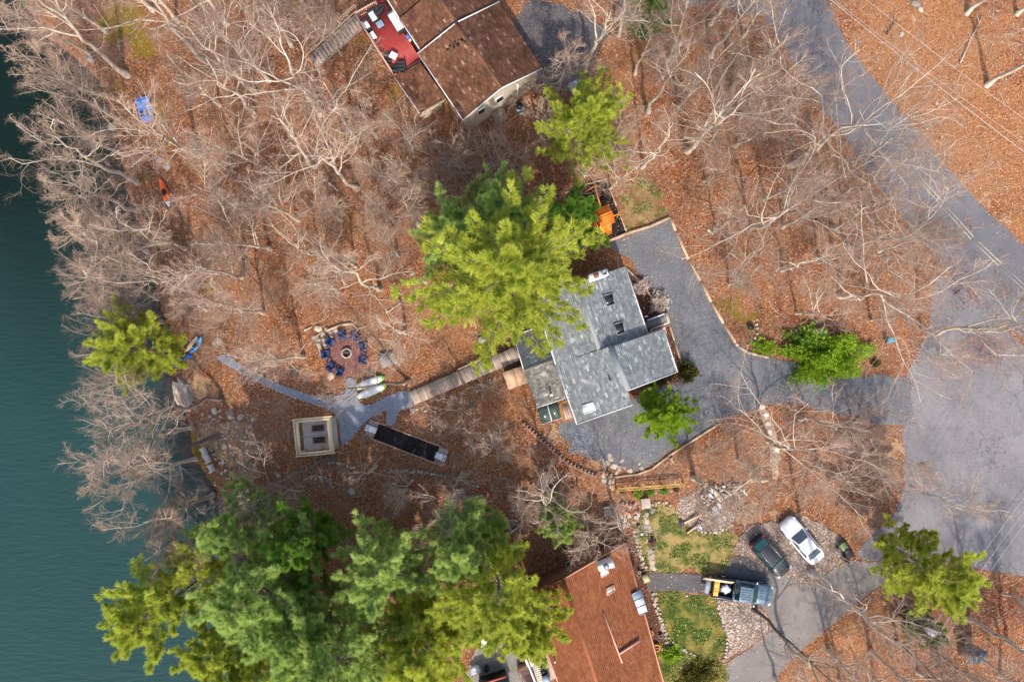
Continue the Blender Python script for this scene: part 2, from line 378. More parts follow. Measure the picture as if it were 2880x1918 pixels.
SOIL = [  # px, py, radius px, channel (0 moss, 1 orange leaves, 2 sandy soil), amount
    (340, 60, 90, 0, .75), (400, 130, 60, 0, .7), (330, 240, 70, 0, .45), (440, 310, 90, 0, .5), (470, 400, 70, 0, .5), (410, 500, 60, 0, .5), (560, 420, 60, 0, .35),
    (430, 660, 60, 0, .6), (580, 815, 30, 0, .7), (440, 760, 60, 0, .5), (560, 760, 40, 0, .5), (545, 1230, 30, 0, .6), (560, 1320, 40, 0, .6), (600, 1350, 40, 0, .4), (1020, 120, 40, 0, .6), (1045, 160, 40, 0, .5),
    (1110, 260, 35, 0, .6), (1150, 460, 40, 0, .3), (1440, 370, 60, 0, .45), (1465, 300, 40, 0, .5), (1520, 60, 60, 1, .5), (2060, 870, 75, 0, .55), (2120, 900, 70, 0, .55), (2180, 870, 50, 0, .45), (2020, 800, 50, 0, .4), (2320, 20, 40, 0, .4),
    (2180, 40, 60, 1, .6), (1760, 190, 70, 1, .6), (1900, 130, 90, 1, .6), (2620, 150, 330, 1, .62), (2800, 400, 280, 1, .6), (2500, 60, 120, 1, .6), (2700, 560, 120, 1, .6), (2870, 640, 60, 1, .7),
    (2380, 1830, 130, 1, .65), (2250, 1880, 90, 1, .6), (2560, 1650, 80, 1, .5), (2680, 1800, 90, 1, .4), (1380, 1180, 120, 1, .55), (1250, 880, 150, 1, .5), (1290, 1000, 120, 1, .5), (1330, 1300, 120, 1, .5),
    (2300, 250, 40, 2, .3), (2480, 230, 60, 2, .3), (2600, 400, 60, 2, .3), (2770, 560, 50, 2, .5), (2830, 620, 40, 2, .5), (660, 1250, 85, 2, .8), (600, 1230, 70, 2, .7), (690, 1330, 70, 2, .6), (560, 1090, 70, 2, .6), (760, 1300, 70, 2, .4), (560, 1270, 30, 0, .75), (590, 1350, 30, 0, .7), (580, 1050, 50, 2, .4), (1000, 1330, 90, 2, .25), (850, 1300, 80, 2, .3),
    (930, 1060, 25, 2, .6), (1560, 1220, 60, 2, .55), (1680, 1290, 40, 2, .6), (1490, 1240, 60, 2, .3), (1050, 20, 60, 2, .3), (2200, 1260, 60, 2, .5), (2170, 1350, 60, 2, .4), (2140, 1400, 80, 2, .45), (2200, 1420, 70, 2, .4), (2330, 1420, 60, 2, .3), (2480, 1750, 60, 2, .45), (2550, 1860, 80, 2, .35), (2330, 1700, 60, 2, .3), (2140, 1440, 80, 0, .3), (2100, 1440, 70, 2, .55), (2180, 1450, 50, 2, .5), (2120, 1390, 60, 0, .5), (2220, 1400, 50, 0, .4), (1180, 1330, 90, 2, .35), (1500, 1300, 60, 2, .3), (2020, 1230, 70, 2, .35), (2520, 1260, 60, 2, .55), (2480, 1330, 60, 2, .5), (2560, 60, 50, 2, .45), (2640, 200, 60, 2, .4), (2500, 160, 50, 2, .4), (2840, 120, 80, 2, .45), (2720, 330, 60, 2, .35), (2860, 500, 60, 2, .3)]
def ground():
    core_x = np.arange(-56, 57, 0.5); core_y = np.arange(-40, 41, 0.5)
    far = np.array([60, 66, 75, 90, 115, 150, 220, 320, 450.0])
    xs = np.r_[-far[::-1], core_x, far]; ys = np.r_[-far[::-1], -np.array([42, 47, 53])[::-1], core_y, [42, 47, 53], far]
    X, Y = np.meshgrid(xs, ys); x = X.ravel(); y = Y.ravel(); z = gz(x, y)
    nx, ny = len(xs), len(ys)
    i = (np.arange(ny - 1)[:, None] * nx + np.arange(nx - 1)[None, :]).ravel()
    me = mesh_from('ground', np.c_[x, y, z], np.c_[i, i + 1, i + nx + 1, i + nx], [GROUND], smooth=True)
    col = np.zeros((len(x), 4), np.float32); col[:, 3] = 1
    for px, py, r, ch, a in SOIL:
        p = W(px, py); g = a * np.exp(-((x - p.x) ** 2 + (y - p.y) ** 2) / (r / S) ** 2 * 0.9); col[:, ch] = np.maximum(col[:, ch], g)
    at = me.color_attributes.new('soil', 'FLOAT_COLOR', 'POINT'); at.data.foreach_set('color', col.ravel())
    link('ground', me)['kind'] = 'structure'
def lake():
    xs = np.r_[-450, -300, -150, -80, np.arange(-62, -10, 0.6)]; ys = np.r_[-450, -200, -90, np.arange(-48, 48, 0.8), 90, 200, 450]
    X, Y = np.meshgrid(xs, ys); x = X.ravel(); y = Y.ravel(); nx, ny = len(xs), len(ys)
    i = (np.arange(ny - 1)[:, None] * nx + np.arange(nx - 1)[None, :]).ravel()
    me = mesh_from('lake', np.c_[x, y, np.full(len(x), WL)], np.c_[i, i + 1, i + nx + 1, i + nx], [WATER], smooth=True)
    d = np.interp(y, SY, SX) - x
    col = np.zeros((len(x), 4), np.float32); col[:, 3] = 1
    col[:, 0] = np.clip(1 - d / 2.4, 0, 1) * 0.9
    col[:, 1] = np.clip((y + 9) / 24, 0, 1) * np.clip(1.35 - (d - 2) / 30, 0.6, 1)     # sky and tree reflections painted as darker water towards the upper bay
    at = me.color_attributes.new('shallow_reflection', 'FLOAT_COLOR', 'POINT'); at.data.foreach_set('color', col.ravel())
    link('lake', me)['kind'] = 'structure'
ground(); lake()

ROAD = [(2140, -120), (2300, -40), (2376, 118), (2425, 180), (2527, 310), (2621, 424), (2731, 539), (2829, 640), (2990, 790), (2990, 1120), (2890, 950), (2800, 905), (2700, 800), (2600, 690), (2480, 540), (2330, 330), (2200, 130), (2080, -60)]
SIDEROAD = [(2640, 760), (2700, 800), (2790, 890), (2990, 1080), (2990, 1640), (2880, 1617), (2785, 1600), (2690, 1585), (2560, 1560), (2470, 1580), (2388, 1564), (2440, 1510), (2500, 1470), (2540, 1420), (2543, 1320), (2540, 1200), (2545, 1080), (2610, 930), (2625, 850)]
LEFTDRIVE = [(1807, 640), (1885, 612), (1915, 700), (1960, 780), (2000, 850), (2060, 962), (2098, 992), (2160, 1008), (2280, 1025), (2420, 1050), (2560, 1060), (2560, 1200), (2480, 1195), (2335, 1160), (2240, 1135), (2150, 1140), (2080, 1165), (2024, 1192), (1950, 1236), (1864, 1283),
             (1800, 1315), (1740, 1325), (1690, 1305), (1640, 1282), (1600, 1250), (1560, 1210), (1580, 1180), (1620, 1160), (1780, 1120), (1830, 1090), (1910, 1080), (1905, 1000), (1880, 905), (1850, 840), (1800, 770), (1760, 720), (1690, 690)]
DRIVE2 = [(2560, 1540), (2470, 1580), (2400, 1580), (2388, 1570), (2330, 1610), (2286, 1645), (2258, 1645), (2205, 1607), (2160, 1590), (2065, 1555), (2045, 1590), (2035, 1612), (1995, 1616), (1990, 1672), (2017, 1682), (2130, 1698), (2168, 1730), (2155, 1790), (2060, 1850), (2036, 1862), (2060, 2000), (2160, 2000), (2175, 1915), (2220, 1860), (2282, 1805), (2388, 1715), (2462, 1650), (2520, 1620)]
WALK = [(1815, 1612), (1880, 1610), (2010, 1618), (2010, 1676), (1940, 1664), (1880, 1660), (1820, 1664)]
PATHA = [(600, 1002), (640, 995), (700, 1040), (790, 1083), (870, 1110), (930, 1118), (958, 1110), (975, 1108), (973, 1060), (1000, 1062), (1003, 1100), (1010, 1135), (1040, 1140), (1100, 1110), (1150, 1095), (1166, 1140), (1122, 1156), (1108, 1200), (1084, 1196), (1092, 1150), (1040, 1175), (1010, 1205), (985, 1235), (962, 1255), (955, 1200), (950, 1168), (930, 1150), (880, 1136), (800, 1108), (700, 1062)]
ISLAND = [(2076, 1507), (2100, 1480), (2170, 1470), (2230, 1450), (2290, 1460), (2343, 1498), (2397, 1555), (2345, 1598), (2286, 1641), (2258, 1641), (2205, 1603), (2150, 1580), (2063, 1553)]
STONEBED = [(2017, 1684), (2070, 1688), (2128, 1700), (2160, 1730), (2150, 1788), (2090, 1830), (2036, 1858), (2048, 1800), (2030, 1740)]
LAWN_A = [(1795, 1441), (1840, 1425), (1890, 1420), (1930, 1480), (1990, 1492), (2040, 1482), (2074, 1505), (2060, 1550), (2040, 1602), (1995, 1615), (1900, 1613), (1818, 1612), (1800, 1560), (1783, 1490)]
LAWN_B = [(1832, 1664), (1900, 1660), (2010, 1678), (2028, 1740), (2048, 1790), (2036, 1845), (1990, 1850), (1900, 1830), (1862, 1790), (1848, 1720)]
LAWN_C = [(1850, 1850), (1880, 1820), (1960, 1835), (2040, 1860), (2070, 1990), (1850, 1990)]
DRYLAWN = [(1757, 530), (1790, 500), (1850, 510), (1885, 606), (1845, 630), (1764, 655), (1735, 600)]
PLAYBED = [(1590, 548), (1650, 520), (1704, 506), (1762, 653), (1693, 683), (1660, 690), (1620, 660)]
BED_N = [(1752, 745), (1775, 748), (1815, 800), (1862, 850), (1880, 880), (1900, 1000), (1925, 1030), (1925, 1065), (1880, 1075), (1780, 1125), (1760, 1100), (1780, 900)]
BED_B = [(1745, 1515), (1775, 1487), (1790, 1540), (1812, 1590), (1818, 1615), (1820, 1664), (1838, 1690), (1850, 1750), (1868, 1800), (1850, 1850), (1780, 1700)]
RUBBLE_BED = [(1900, 1405), (1960, 1380), (2010, 1380), (2060, 1400), (2085, 1440), (2060, 1480), (2010, 1496), (1975, 1490), (1930, 1470), (1905, 1440)]
TOPDRIVE = [(1440, 60), (1480, 0), (1560, 10), (1680, 60), (1720, 110), (1680, 160), (1650, 210), (1620, 260), (1560, 260), (1520, 230), (1480, 140)]
TOPDRIVE2 = [(1760, -40), (2160, -60), (2140, 60), (2080, 30), (1980, 18), (1860, 20), (1780, 50), (1740, 40)]
BDRIVE = [(1330, 1830), (1390, 1780), (1430, 1790), (1500, 1800), (1560, 1990), (1320, 1990), (1310, 1900)]
PATHB = [(2139, 1138), (2155, 1138), (2172, 1180), (2186, 1230), (2195, 1290), (2185, 1350), (2168, 1350), (2172, 1290), (2160, 1230), (2145, 1180)]
sheet('side_road', SIDEROAD, A_SIDE, 0.012, 0.8, 0.14, inner=2.5)
sheet('main_road', ROAD, A_ROAD, 0.022, 0.8, 0.12, inner=2.5)
sheet('gravel_driveway', LEFTDRIVE, G_DRIVE, 0.03, 0.5, 0.16)
sheet('upper_driveway', TOPDRIVE, paving_material('old_drive', (0.085, 0.08, 0.085), (0.13, 0.112, 0.105), (0.16, 0.12, 0.1), 0.4, 0.4, 12), 0.02, 0.5, 0.35)
sheet('upper_lane', TOPDRIVE2, A_ROAD, 0.016, 0.6, 0.3)
sheet('lower_driveway', DRIVE2, A_DRIVE, 0.034, 0.5, 0.06)
sheet('front_walk', WALK, A_DARK, 0.05, 0.4, 0.02)
sheet('driveway_apron', [(2065, 1558), (2120, 1575), (2150, 1590), (2158, 1640), (2150, 1690), (2012, 1678), (2008, 1618), (2038, 1612), (2050, 1585)], A_DARK, 0.042, 0.4, 0.02)
sheet('gravel_path', PATHA, G_PATH, 0.1, 0.3, 0.03, inner=0.4)
sheet('stepping_path', PATHB, paving_material('path_dirt', (0.45, 0.3, 0.2), (0.55, 0.4, 0.29), (0.36, 0.22, 0.14), 0.3), 0.02, 0.4, 0.15)
sheet('gravel_island', ISLAND, G_BED, 0.055, 0.3, 0.16)
sheet('stone_bed', STONEBED, G_BED, 0.055, 0.3, 0.16)
sheet('rubble_bed', RUBBLE_BED, G_BED, 0.04, 0.4, 0.15)
sheet('upper_lawn', LAWN_A, LAWN, 0.02, 0.3, 0.28)
sheet('lower_lawn', LAWN_B, LAWN2, 0.02, 0.3, 0.2)
sheet('corner_lawn', LAWN_C, LAWN2, 0.016, 0.5, 0.2)
sheet('dry_lawn', DRYLAWN, DRYGRASS, 0.02, 0.3, 0.55)
sheet('playground_mulch', PLAYBED, MULCH, 0.03, 0.4, 0.03, smooth=False)
sheet('entry_bed', BED_N, BEDSOIL, 0.045, 0.4, 0.1)
sheet('house_bed', BED_B, BEDSOIL, 0.03, 0.4, 0.1)
sheet('paved_yard', BDRIVE, paving_material('worn_paving', (0.2, 0.185, 0.165), (0.27, 0.25, 0.22), (0.15, 0.145, 0.14), 0.25, 0.4, 12), 0.03, 0.4, 0.05)
sheet('wheel_wear', [(1595, 1210), (1640, 1200), (1660, 1240), (1655, 1285), (1625, 1278)], paving_material('worn_gravel', (0.13, 0.145, 0.175), (0.19, 0.2, 0.225), (0.13, 0.115, 0.105), 0.5, 0.9, 12), 0.04, 0.3, 0.35)
LINE = M('road_line', (0.42, 0.36, 0.22), (0.28, 0.26, 0.22), 3, 0.8)
for k in (0, 7):                   # worn double centre line
    mk = MB(); pl = [(2560 + k, 480 - k), (2640 + k, 570 - k), (2731 + k, 673 - k), (2810 + k, 748 - k), (2960 + k, 890 - k)]
    wp = [W(a, b, 0.028) for a, b in pl]
    for a, b in zip(wp[:-1], wp[1:]): mk.bar(a, b, 0.09, 0.006)
    mk.build('road_marking', LINE)['kind'] = 'structure'
PAVED = [ROAD, SIDEROAD, LEFTDRIVE, DRIVE2, WALK, PATHA, ISLAND, STONEBED, LAWN_A, LAWN_B, DRYLAWN, PLAYBED, BED_N, BED_B, RUBBLE_BED, TOPDRIVE, BDRIVE]
HOUSEPX = [[(1004, 52), (1089, 0), (1406, -60), (1524, 194), (1497, 262), (1314, 381), (1180, 322)], [(1444, 944), (1500, 833), (1622, 795), (1758, 750), (1821, 936), (1905, 1046), (1775, 1138), (1622, 1193), (1511, 1146)], [(1572, 1633), (1758, 1525), (1854, 1890), (1860, 1990), (1560, 1990), (1480, 1650)]]
PAVEDW = [wpoly(p) for p in PAVED]; HOUSEW = [wpoly(p) for p in HOUSEPX]
COURT = [(1030, 1185), (1062, 1180), (1270, 1258), (1262, 1300), (1240, 1306), (1030, 1230)]
MISC = [[(905, 985), (940, 935), (985, 925), (1030, 950), (1045, 1000), (1020, 1055), (980, 1065), (920, 1050)], COURT, [(840, 1165), (960, 1160), (965, 1265), (845, 1275)], [(1150, 1095), (1470, 960), (1480, 1020), (1165, 1145)]]
MISCW = [wpoly(p) for p in MISC]
def open_ground(x, y, polys=None):
    ok = (x - np.interp(y, SY, SX)) > 0.6
    for p in (polys if polys is not None else PAVEDW + HOUSEW + MISCW): ok &= ~pts_in_poly(x, y, p)
    return ok
# ---------------------------------------------------------------- houses
def shingle_mat(name, stops, stain=0.25):
    m = M(name, stops[0][1], None, rough=0.95, stain=stain, island=(stops, 1.0), bmp=0.35, bscale=30, spec=0.08)
    return m
SH_GREY = shingle_mat('grey_shingle', [(0, (0.155, 0.172, 0.18)), (0.4, (0.205, 0.22, 0.225)), (0.75, (0.25, 0.265, 0.265)), (0.92, (0.31, 0.325, 0.32)), (1, (0.46, 0.47, 0.46))], .08)
SH_BROWN = shingle_mat('brown_shingle', [(0, (0.115, 0.052, 0.033)), (0.5, (0.16, 0.074, 0.044)), (0.93, (0.2, 0.097, 0.058)), (1, (0.36, 0.23, 0.16))], 0.4)  # heavier stain also blotches tree shadow into the shingle colour
SH_RUST = shingle_mat('rusty_shingle', [(0, (0.215, 0.073, 0.033)), (0.5, (0.26, 0.092, 0.042)), (1, (0.3, 0.115, 0.055))], 0.22)
SH_TAN = shingle_mat('mossy_grey_shingle', [(0, (0.1, 0.095, 0.085)), (0.5, (0.165, 0.155, 0.138)), (0.9, (0.22, 0.21, 0.19)), (1, (0.36, 0.35, 0.33))])
WHITE = M('white_trim', (0.72, 0.7, 0.67), (0.6, 0.57, 0.54), 3, 0.5)
BEIGE = M('beige_siding', (0.52, 0.45, 0.36), (0.44, 0.37, 0.29), 1.2, 0.7, stretch=(1, 1, 6))
GREYWALL = M('grey_siding', (0.3, 0.3, 0.29), (0.24, 0.24, 0.235), 1.2, 0.7)
REDWALL = M('brown_red_siding', (0.28, 0.12, 0.08), (0.2, 0.09, 0.06), 1.5, 0.75)
PINKTRIM = M('salmon_trim', (0.6, 0.33, 0.24), (0.5, 0.26, 0.18), 2, 0.6)
GLASS = M('dark_glass', (0.014, 0.02, 0.028), None, rough=0.06, spec=0.6)
STEEL = M('grey_metal', (0.32, 0.34, 0.36), (0.22, 0.24, 0.26), 4, 0.4, metal=0.5)
BLACK = M('black_plastic', (0.016, 0.016, 0.018), None, rough=0.5)
WOODG = M('weathered_wood', (0.42, 0.34, 0.28), (0.26, 0.205, 0.17), 2.5, 0.85, island=0.2, objr=0.28, stretch=(1, 6, 1), bmp=0.3)
WOODY = M('new_pine_lumber', (0.76, 0.64, 0.40), (0.64, 0.5, 0.29), 2.5, 0.7, objr=0.12, stretch=(6, 1, 1))
WOODT = M('tan_timber', (0.56, 0.40, 0.27), (0.4, 0.27, 0.18), 2.5, 0.8, objr=0.16)
CEDAR = M('orange_cedar', (0.74, 0.21, 0.02), (0.6, 0.15, 0.014), 2.5, 0.6, objr=0.12)
REDDECK = M('red_deck_paint', (0.27, 0.024, 0.028), (0.4, 0.06, 0.05), 0.8, 0.5, objr=0.1)
WICKER = M('black_wicker', (0.022, 0.022, 0.025), (0.04, 0.04, 0.042), 20, 0.6)
CUSHION = M('white_cushion', (0.68, 0.65, 0.63), (0.58, 0.54, 0.52), 4, 0.9)
TINGLE = [0]
def shingles(parent, off, A, B, C, D, mat, course=0.2, tab=0.34, lift=0.013, seed=1):
    """A-B lower edge, D-C upper edge; overlapping tabs laid in courses, all real geometry"""
    A, B, C, D = (np.array(p) - np.array(off) for p in (A, B, C, D)); r = np.random.RandomState(seed)
    n = np.cross(B - A, D - A); n = n / np.linalg.norm(n); n = n if n[2] > 0 else -n
    ns = max(2, int(np.linalg.norm(D - A) / course)); W_ = np.linalg.norm(B - A); V = []; F = []; k = 0
    for i in range(ns):
        v0, v1 = i / ns - (0.02 / 1 if i == 0 else 0), min(1.0, (i + 1.15) / ns); u = -r.rand() * tab / W_
        while u < 1:
            du = tab * r.choice([0.5, 0.75, 1.0, 1.0, 1.3]) / W_; a, b = max(u, 0), min(u + du, 1); u += du
            if b - a < 0.002: continue
            L = lambda s, t: (A * (1 - s) + B * s) * (1 - t) + (D * (1 - s) + C * s) * t
            h = lift * (0.8 + 0.5 * r.rand())
            q = [L(a, v0) + n * h, L(b, v0) + n * h, L(b, v1) + n * 0.006, L(a, v1) + n * 0.006]; lo = [L(a, v0), L(b, v0)]
            V += q + lo; F += [(k, k + 1, k + 2, k + 3), (k + 4, k + 5, k + 1, k)]; k += 6
    o = link('shingles', mesh_from('shingles', V, F, [mat]), parent); o['kind'] = 'stuff'; return o
def roof(parent, off, A, B, C, D, mat, under, t=0.16, edge=None, seed=1, course=0.2, tab=0.34, fascia=None):
    A, B, C, D = (Vector(p) for p in (A, B, C, D)); nn = (B - A).cross(D - A).normalized(); nn = nn if nn.z > 0 else -nn; m = MB(off); n = 8
    for dn in (0.004, t):
        m.add([A.lerp(B, i / n).lerp(D.lerp(C, i / n), j / n) - nn * dn for i in range(n + 1) for j in range(n + 1)], [(i * (n + 1) + j, (i + 1) * (n + 1) + j, (i + 1) * (n + 1) + j + 1, i * (n + 1) + j + 1) for i in range(n) for j in range(n)])
    k = (n + 1) ** 2; bd = [i * (n + 1) for i in range(n + 1)] + [n * (n + 1) + j for j in range(1, n + 1)] + [i * (n + 1) + n for i in range(n - 1, -1, -1)] + list(range(n - 1, 0, -1))
    m.f += [(a, b, b + k, a + k) for a, b in zip(bd, bd[1:] + bd[:1])]
    r = m.build('roof', under, parent)
    shingles(r, off, A, B, C, D, mat, course, tab, seed=seed)
    if fascia:
        for p, q in fascia: MB(off).bar(Vector(p) + Vector((0, 0, -0.02)), Vector(q) + Vector((0, 0, -0.02)), 0.07, 0.16).build('fascia', edge or WHITE, r)
    return r
def inset(poly, d):
    c = sum((Vector(p[:2]) for p in poly), Vector((0, 0))) / len(poly); out = []
    n = len(poly)
    for i in range(n):
        p = Vector(poly[i][:2]); a = (Vector(poly[i - 1][:2]) - p).normalized(); b = (Vector(poly[(i + 1) % n][:2]) - p).normalized()
        s = abs(a.x * b.y - a.y * b.x); out.append(p + (a + b) * d / max(s, 0.3))
    return out
def walls(parent, off, poly, z0, z1, mat, d=0.3, name='wall'):
    q = inset(poly, d); return MB(off).prism([(p.x, p.y) for p in q], z0, z1).build(name, mat, parent)
def lerp(a, b, t): return Vector(a) + (Vector(b) - Vector(a)) * t
def ridge_cap(parent, off, a, b, w, mat, name='ridge_cap'):
    MB(off).bar(Vector(a) + Vector((0, 0, 0.05)), Vector(b) + Vector((0, 0, 0.05)), w, 0.05).build(name, mat, parent)
def onp(A, B, C, px, py):            # the point of the plane A B C that the photo shows at this pixel
    n = (B - A).cross(C - A); ray = Z(px, py, 4) - Vector((0, 0, CAMH)); return Vector((0, 0, CAMH)) + ray * ((A - Vector((0, 0, CAMH))).dot(n) / ray.dot(n))
def skylight(parent, off, px, z, rim, glass, name='skylight', h=0.14):
    q = [onp(*z, a, b) for a, b in px]; up = Vector((0, 0, h))
    f = MB(off)
    for i in range(4): f.bar(q[i] + up * 0.5, q[(i + 1) % 4] + up * 0.5, 0.07, h * 1.6)
    o = f.build(name, rim, parent); MB(off).slab([p + up * 0.75 for p in q], 0.04).build('pane', glass, o); return o
def pipe(parent, off, px, py, z, r, h, mat, cap=None, name='vent_pipe'):
    p = Z(px, py, z); o = MB(off).cyl(p - Vector((0, 0, 0.2)), r, h + 0.2, 10).build(name, mat, parent)
    if cap: MB(off).cyl(p + Vector((0, 0, h)), r * 1.35, 0.09, 10).build('cap', cap, o)
    return o

# ---- brown roofed house at the top
def house_top():
    O = W(1310, 180); t = thing('brown_roofed_house', 'beige house with brown shingle gable roof at the top of the photo', 'house', O)
    eL0, eL1, r0, r1, eR0, eR1 = Z(1175, 151, 4.4), Z(1302, 339, 4.4), Z(1283, 65, 6.3), Z(1410, 249, 6.3), Z(1404, 6, 4.4), Z(1524, 194, 4.4)
    roof(t, O, eL0, eL1, r1, r0, SH_BROWN, BEIGE, fascia=[(eL0, eL1), (eL1, r1), (eL0, r0)], seed=1)
    roof(t, O, eR1, eR0, r0, r1, SH_BROWN, BEIGE, fascia=[(eR1, r1), (eR0, r0)], seed=2)
    ridge_cap(t, O, r0, r1, 0.3, SH_BROWN)
    fp = [eL0, eL1, eR1, eR0]; q = inset(fp, 0.28); g = MB(O)
    for i0, i1 in ((1, 2),):
        pass
    m1 = (q[1] + q[2]) / 2; m0 = (q[0] + q[3]) / 2; zb = -1.4
    def ring(a, m, b): return [Vector((a.x, a.y, zb)), Vector((b.x, b.y, zb)), Vector((b.x, b.y, 4.28)), Vector((m.x, m.y, 6.0)), Vector((a.x, a.y, 4.28))]
    g.loft([ring(q[1], m1, q[2]), ring(q[0], m0, q[3])]); wall = g.build('wall', BEIGE, t)
    ax = (q[2] - q[1]).normalized(); nn = Vector((ax.y, -ax.x)); nn = nn if nn.y < 0 else -nn
    L = (q[2] - q[1]).length
    sd = MB(O)                       # clapboard courses on the gable wall that faces the camera
    for k in range(24):
        zz = -0.2 + k * 0.25; s0, s1 = 0.02, 0.98
        if zz > 4.1:
            f = min(1, (zz - 4.1) / 1.9); s0, s1 = 0.02 + 0.48 * f, 0.98 - 0.48 * f
        if s1 - s0 < 0.05: break
        a = q[1] + ax * L * s0 + nn * 0.012; b = q[1] + ax * L * s1 + nn * 0.012
        sd.bar((a.x, a.y, zz), (b.x, b.y, zz), 0.03, 0.2)
    sd.build('siding_boards', BEIGE, wall)['kind'] = 'stuff'
    for s in (0.17, 0.42):
        a = q[1] + ax * L * s + nn * 0.05; b = a + ax * 0.85
        f = MB(O).bar((a.x, a.y, 3.0), (b.x, b.y, 3.0), 0.09, 1.1).build('window', WHITE, t)
        a2 = a + ax * 0.1 + nn * 0.03; b2 = b - ax * 0.1 + nn * 0.03
        MB(O).bar((a2.x, a2.y, 3.0), (b2.x, b2.y, 3.0), 0.06, 0.86).build('pane', GLASS, f)
    p = q[1] + ax * L * 0.72 + nn * 0.12
    MB(O).tube([(p.x, p.y, -0.6), (p.x, p.y, 4.0)], 0.07, 8).build('vent_stack', WHITE, t)
    # upper blocks, each a step lower
    u = [Z(1182, 143, 4.05), Z(1279, 62, 5.85), Z(1400, 2, 4.05)]; v = [Z(1124, 54, 4.05), Z(1219, -28, 5.85), Z(1340, -90, 4.05)]
    roof(t, O, v[0], u[0], u[1], v[1], SH_BROWN, BEIGE, fascia=[(v[0], u[0])], seed=3); roof(t, O, u[2], v[2], v[1], u[1], SH_BROWN, BEIGE, seed=4)
    ridge_cap(t, O, v[1], u[1], 0.3, SH_BROWN)
    walls(t, O, [u[0], u[2], v[2], v[0]], -1.4, 3.95, BEIGE, 0.3)
    x = [Z(1122, 52, 3.5), Z(1214, -24, 5.3)]; y = [Z(1040, -78, 3.5), Z(1132, -160, 5.3)]
    roof(t, O, y[0], x[0], x[1], y[1], SH_BROWN, BEIGE, fascia=[(y[0], x[0])], seed=5)
    walls(t, O, [x[0], (x[1].x, x[1].y), (y[1].x, y[1].y), y[0]], -1.4, 3.3, BEIGE, 0.25)
    # low porch roof beside the deck
    P = [Z(1109, 218, 2.8), Z(1181, 176, 3.5), Z(1249, 271, 3.5), Z(1180, 320, 2.8)]
    roof(t, O, P[0], P[3], P[2], P[1], SH_BROWN, BEIGE, fascia=[(P[0], P[3])], seed=6)
    walls(t, O, [(p.x, p.y) for p in P], -1.6, 2.65, BEIGE, 0.3)
    MB(O).bar(Z(1182, 328, 2.7), Z(1252, 281, 2.7), 0.16, 0.25).build('beam', WOODT, t)
    for px, py in ((1239, 101), (1326, 100)):
        pipe(t, O, px, py, 5.2 if px < 1300 else 5.7, 0.1, 0.5, BLACK)
    r = random.Random(3)
    for k in range(30):              # dark patches on the shingles
        s = k / 30; px = 1262 + s * 52 + r.uniform(-7, 7); py = 139 - s * 34 + r.uniform(-8, 8)
        pd = (px - 1175) * 0.826 - (py - 151) * -0.558 if False else 0
        ea, eb, ra, rb = eL0, eL1, r0, r1; c = Z(px, py, 5.6); n = (eb - ea).cross(ra - ea).normalized(); n = n if n.z > 0 else -n
        d = (Vector((0, 0, CAMH)) - ea).dot(n); ray = (c - Vector((0, 0, CAMH))); k2 = -d / ray.dot(n); p = Vector((0, 0, CAMH)) + ray * k2
        tt = (eb - ea).normalized(); ss = n.cross(tt); m = Matrix((tt, ss, n)).transposed()
        MB(O).box(p + n * 0.04, (0.16, 0.15, 0.02), m=m).build('roof_patch', BLACK, t)
    return t
house_top()
def oriented(P0, P1, P2):            # frame on a deck: origin, unit along P0->P1, unit along P0->P2
    a = (P1 - P0); b = (P2 - P0); return a.length, b.length, a.normalized(), b.normalized()
def deck_boards(t, off, P0, P1, P2, w, mat, gap=0.012, name='deck_board', th=0.04, joint=None, prefix=None):
    """boards run along P0->P1, laid side by side along P0->P2; each its own object sharing one mesh"""
    L, Wd, u, v = oriented(P0, P1, P2); n = max(1, int(Wd / w)); w = Wd / n
    me = None; ang = math.atan2(u.y, u.x); r = random.Random(n)
    for k in range(n):
        c = P0 + u * (L / 2) + v * (w * (k + 0.5)) - Vector(off)
        if me is None: o = MB().box((0, 0, 0), (L, w - gap, th)).build(name, mat, t); me = o.data
        else: o = link(name, me, t)
        o.location = c + Vector((0, 0, r.uniform(-0.004, 0.004))); o.rotation_euler = (0, 0, ang + r.uniform(-0.002, 0.002)); o.scale = (1 + r.uniform(-.004, .004), 1, 1)
def railing(t, off, a, b, z0, h, mat, nposts=4, bal=True, w=0.09, capw=0.14):
    a = Vector(a) - Vector(off); b = Vector(b) - Vector(off)
    a.z = b.z = z0 - off[2]
    for k in range(nposts):
        p = a.lerp(b, k / max(1, nposts - 1)); MB().box((p.x, p.y, p.z + h / 2), (w, w, h)).build('post', mat, t)
    up = Vector((0, 0, h)); MB().bar(a + up, b + up, capw, 0.05).build('top_rail', mat, t); MB().bar(a + up * 0.15, b + up * 0.15, 0.05, 0.08).build('bottom_rail', mat, t)
    if bal:
        m = MB(); n = int((b - a).length / 0.16)
        for k in range(1, n):
            p = a.lerp(b, k / n); m.box((p.x, p.y, p.z + h * 0.55), (0.035, 0.035, h * 0.85))
        m.build('balusters', mat, t)['kind'] = 'stuff'
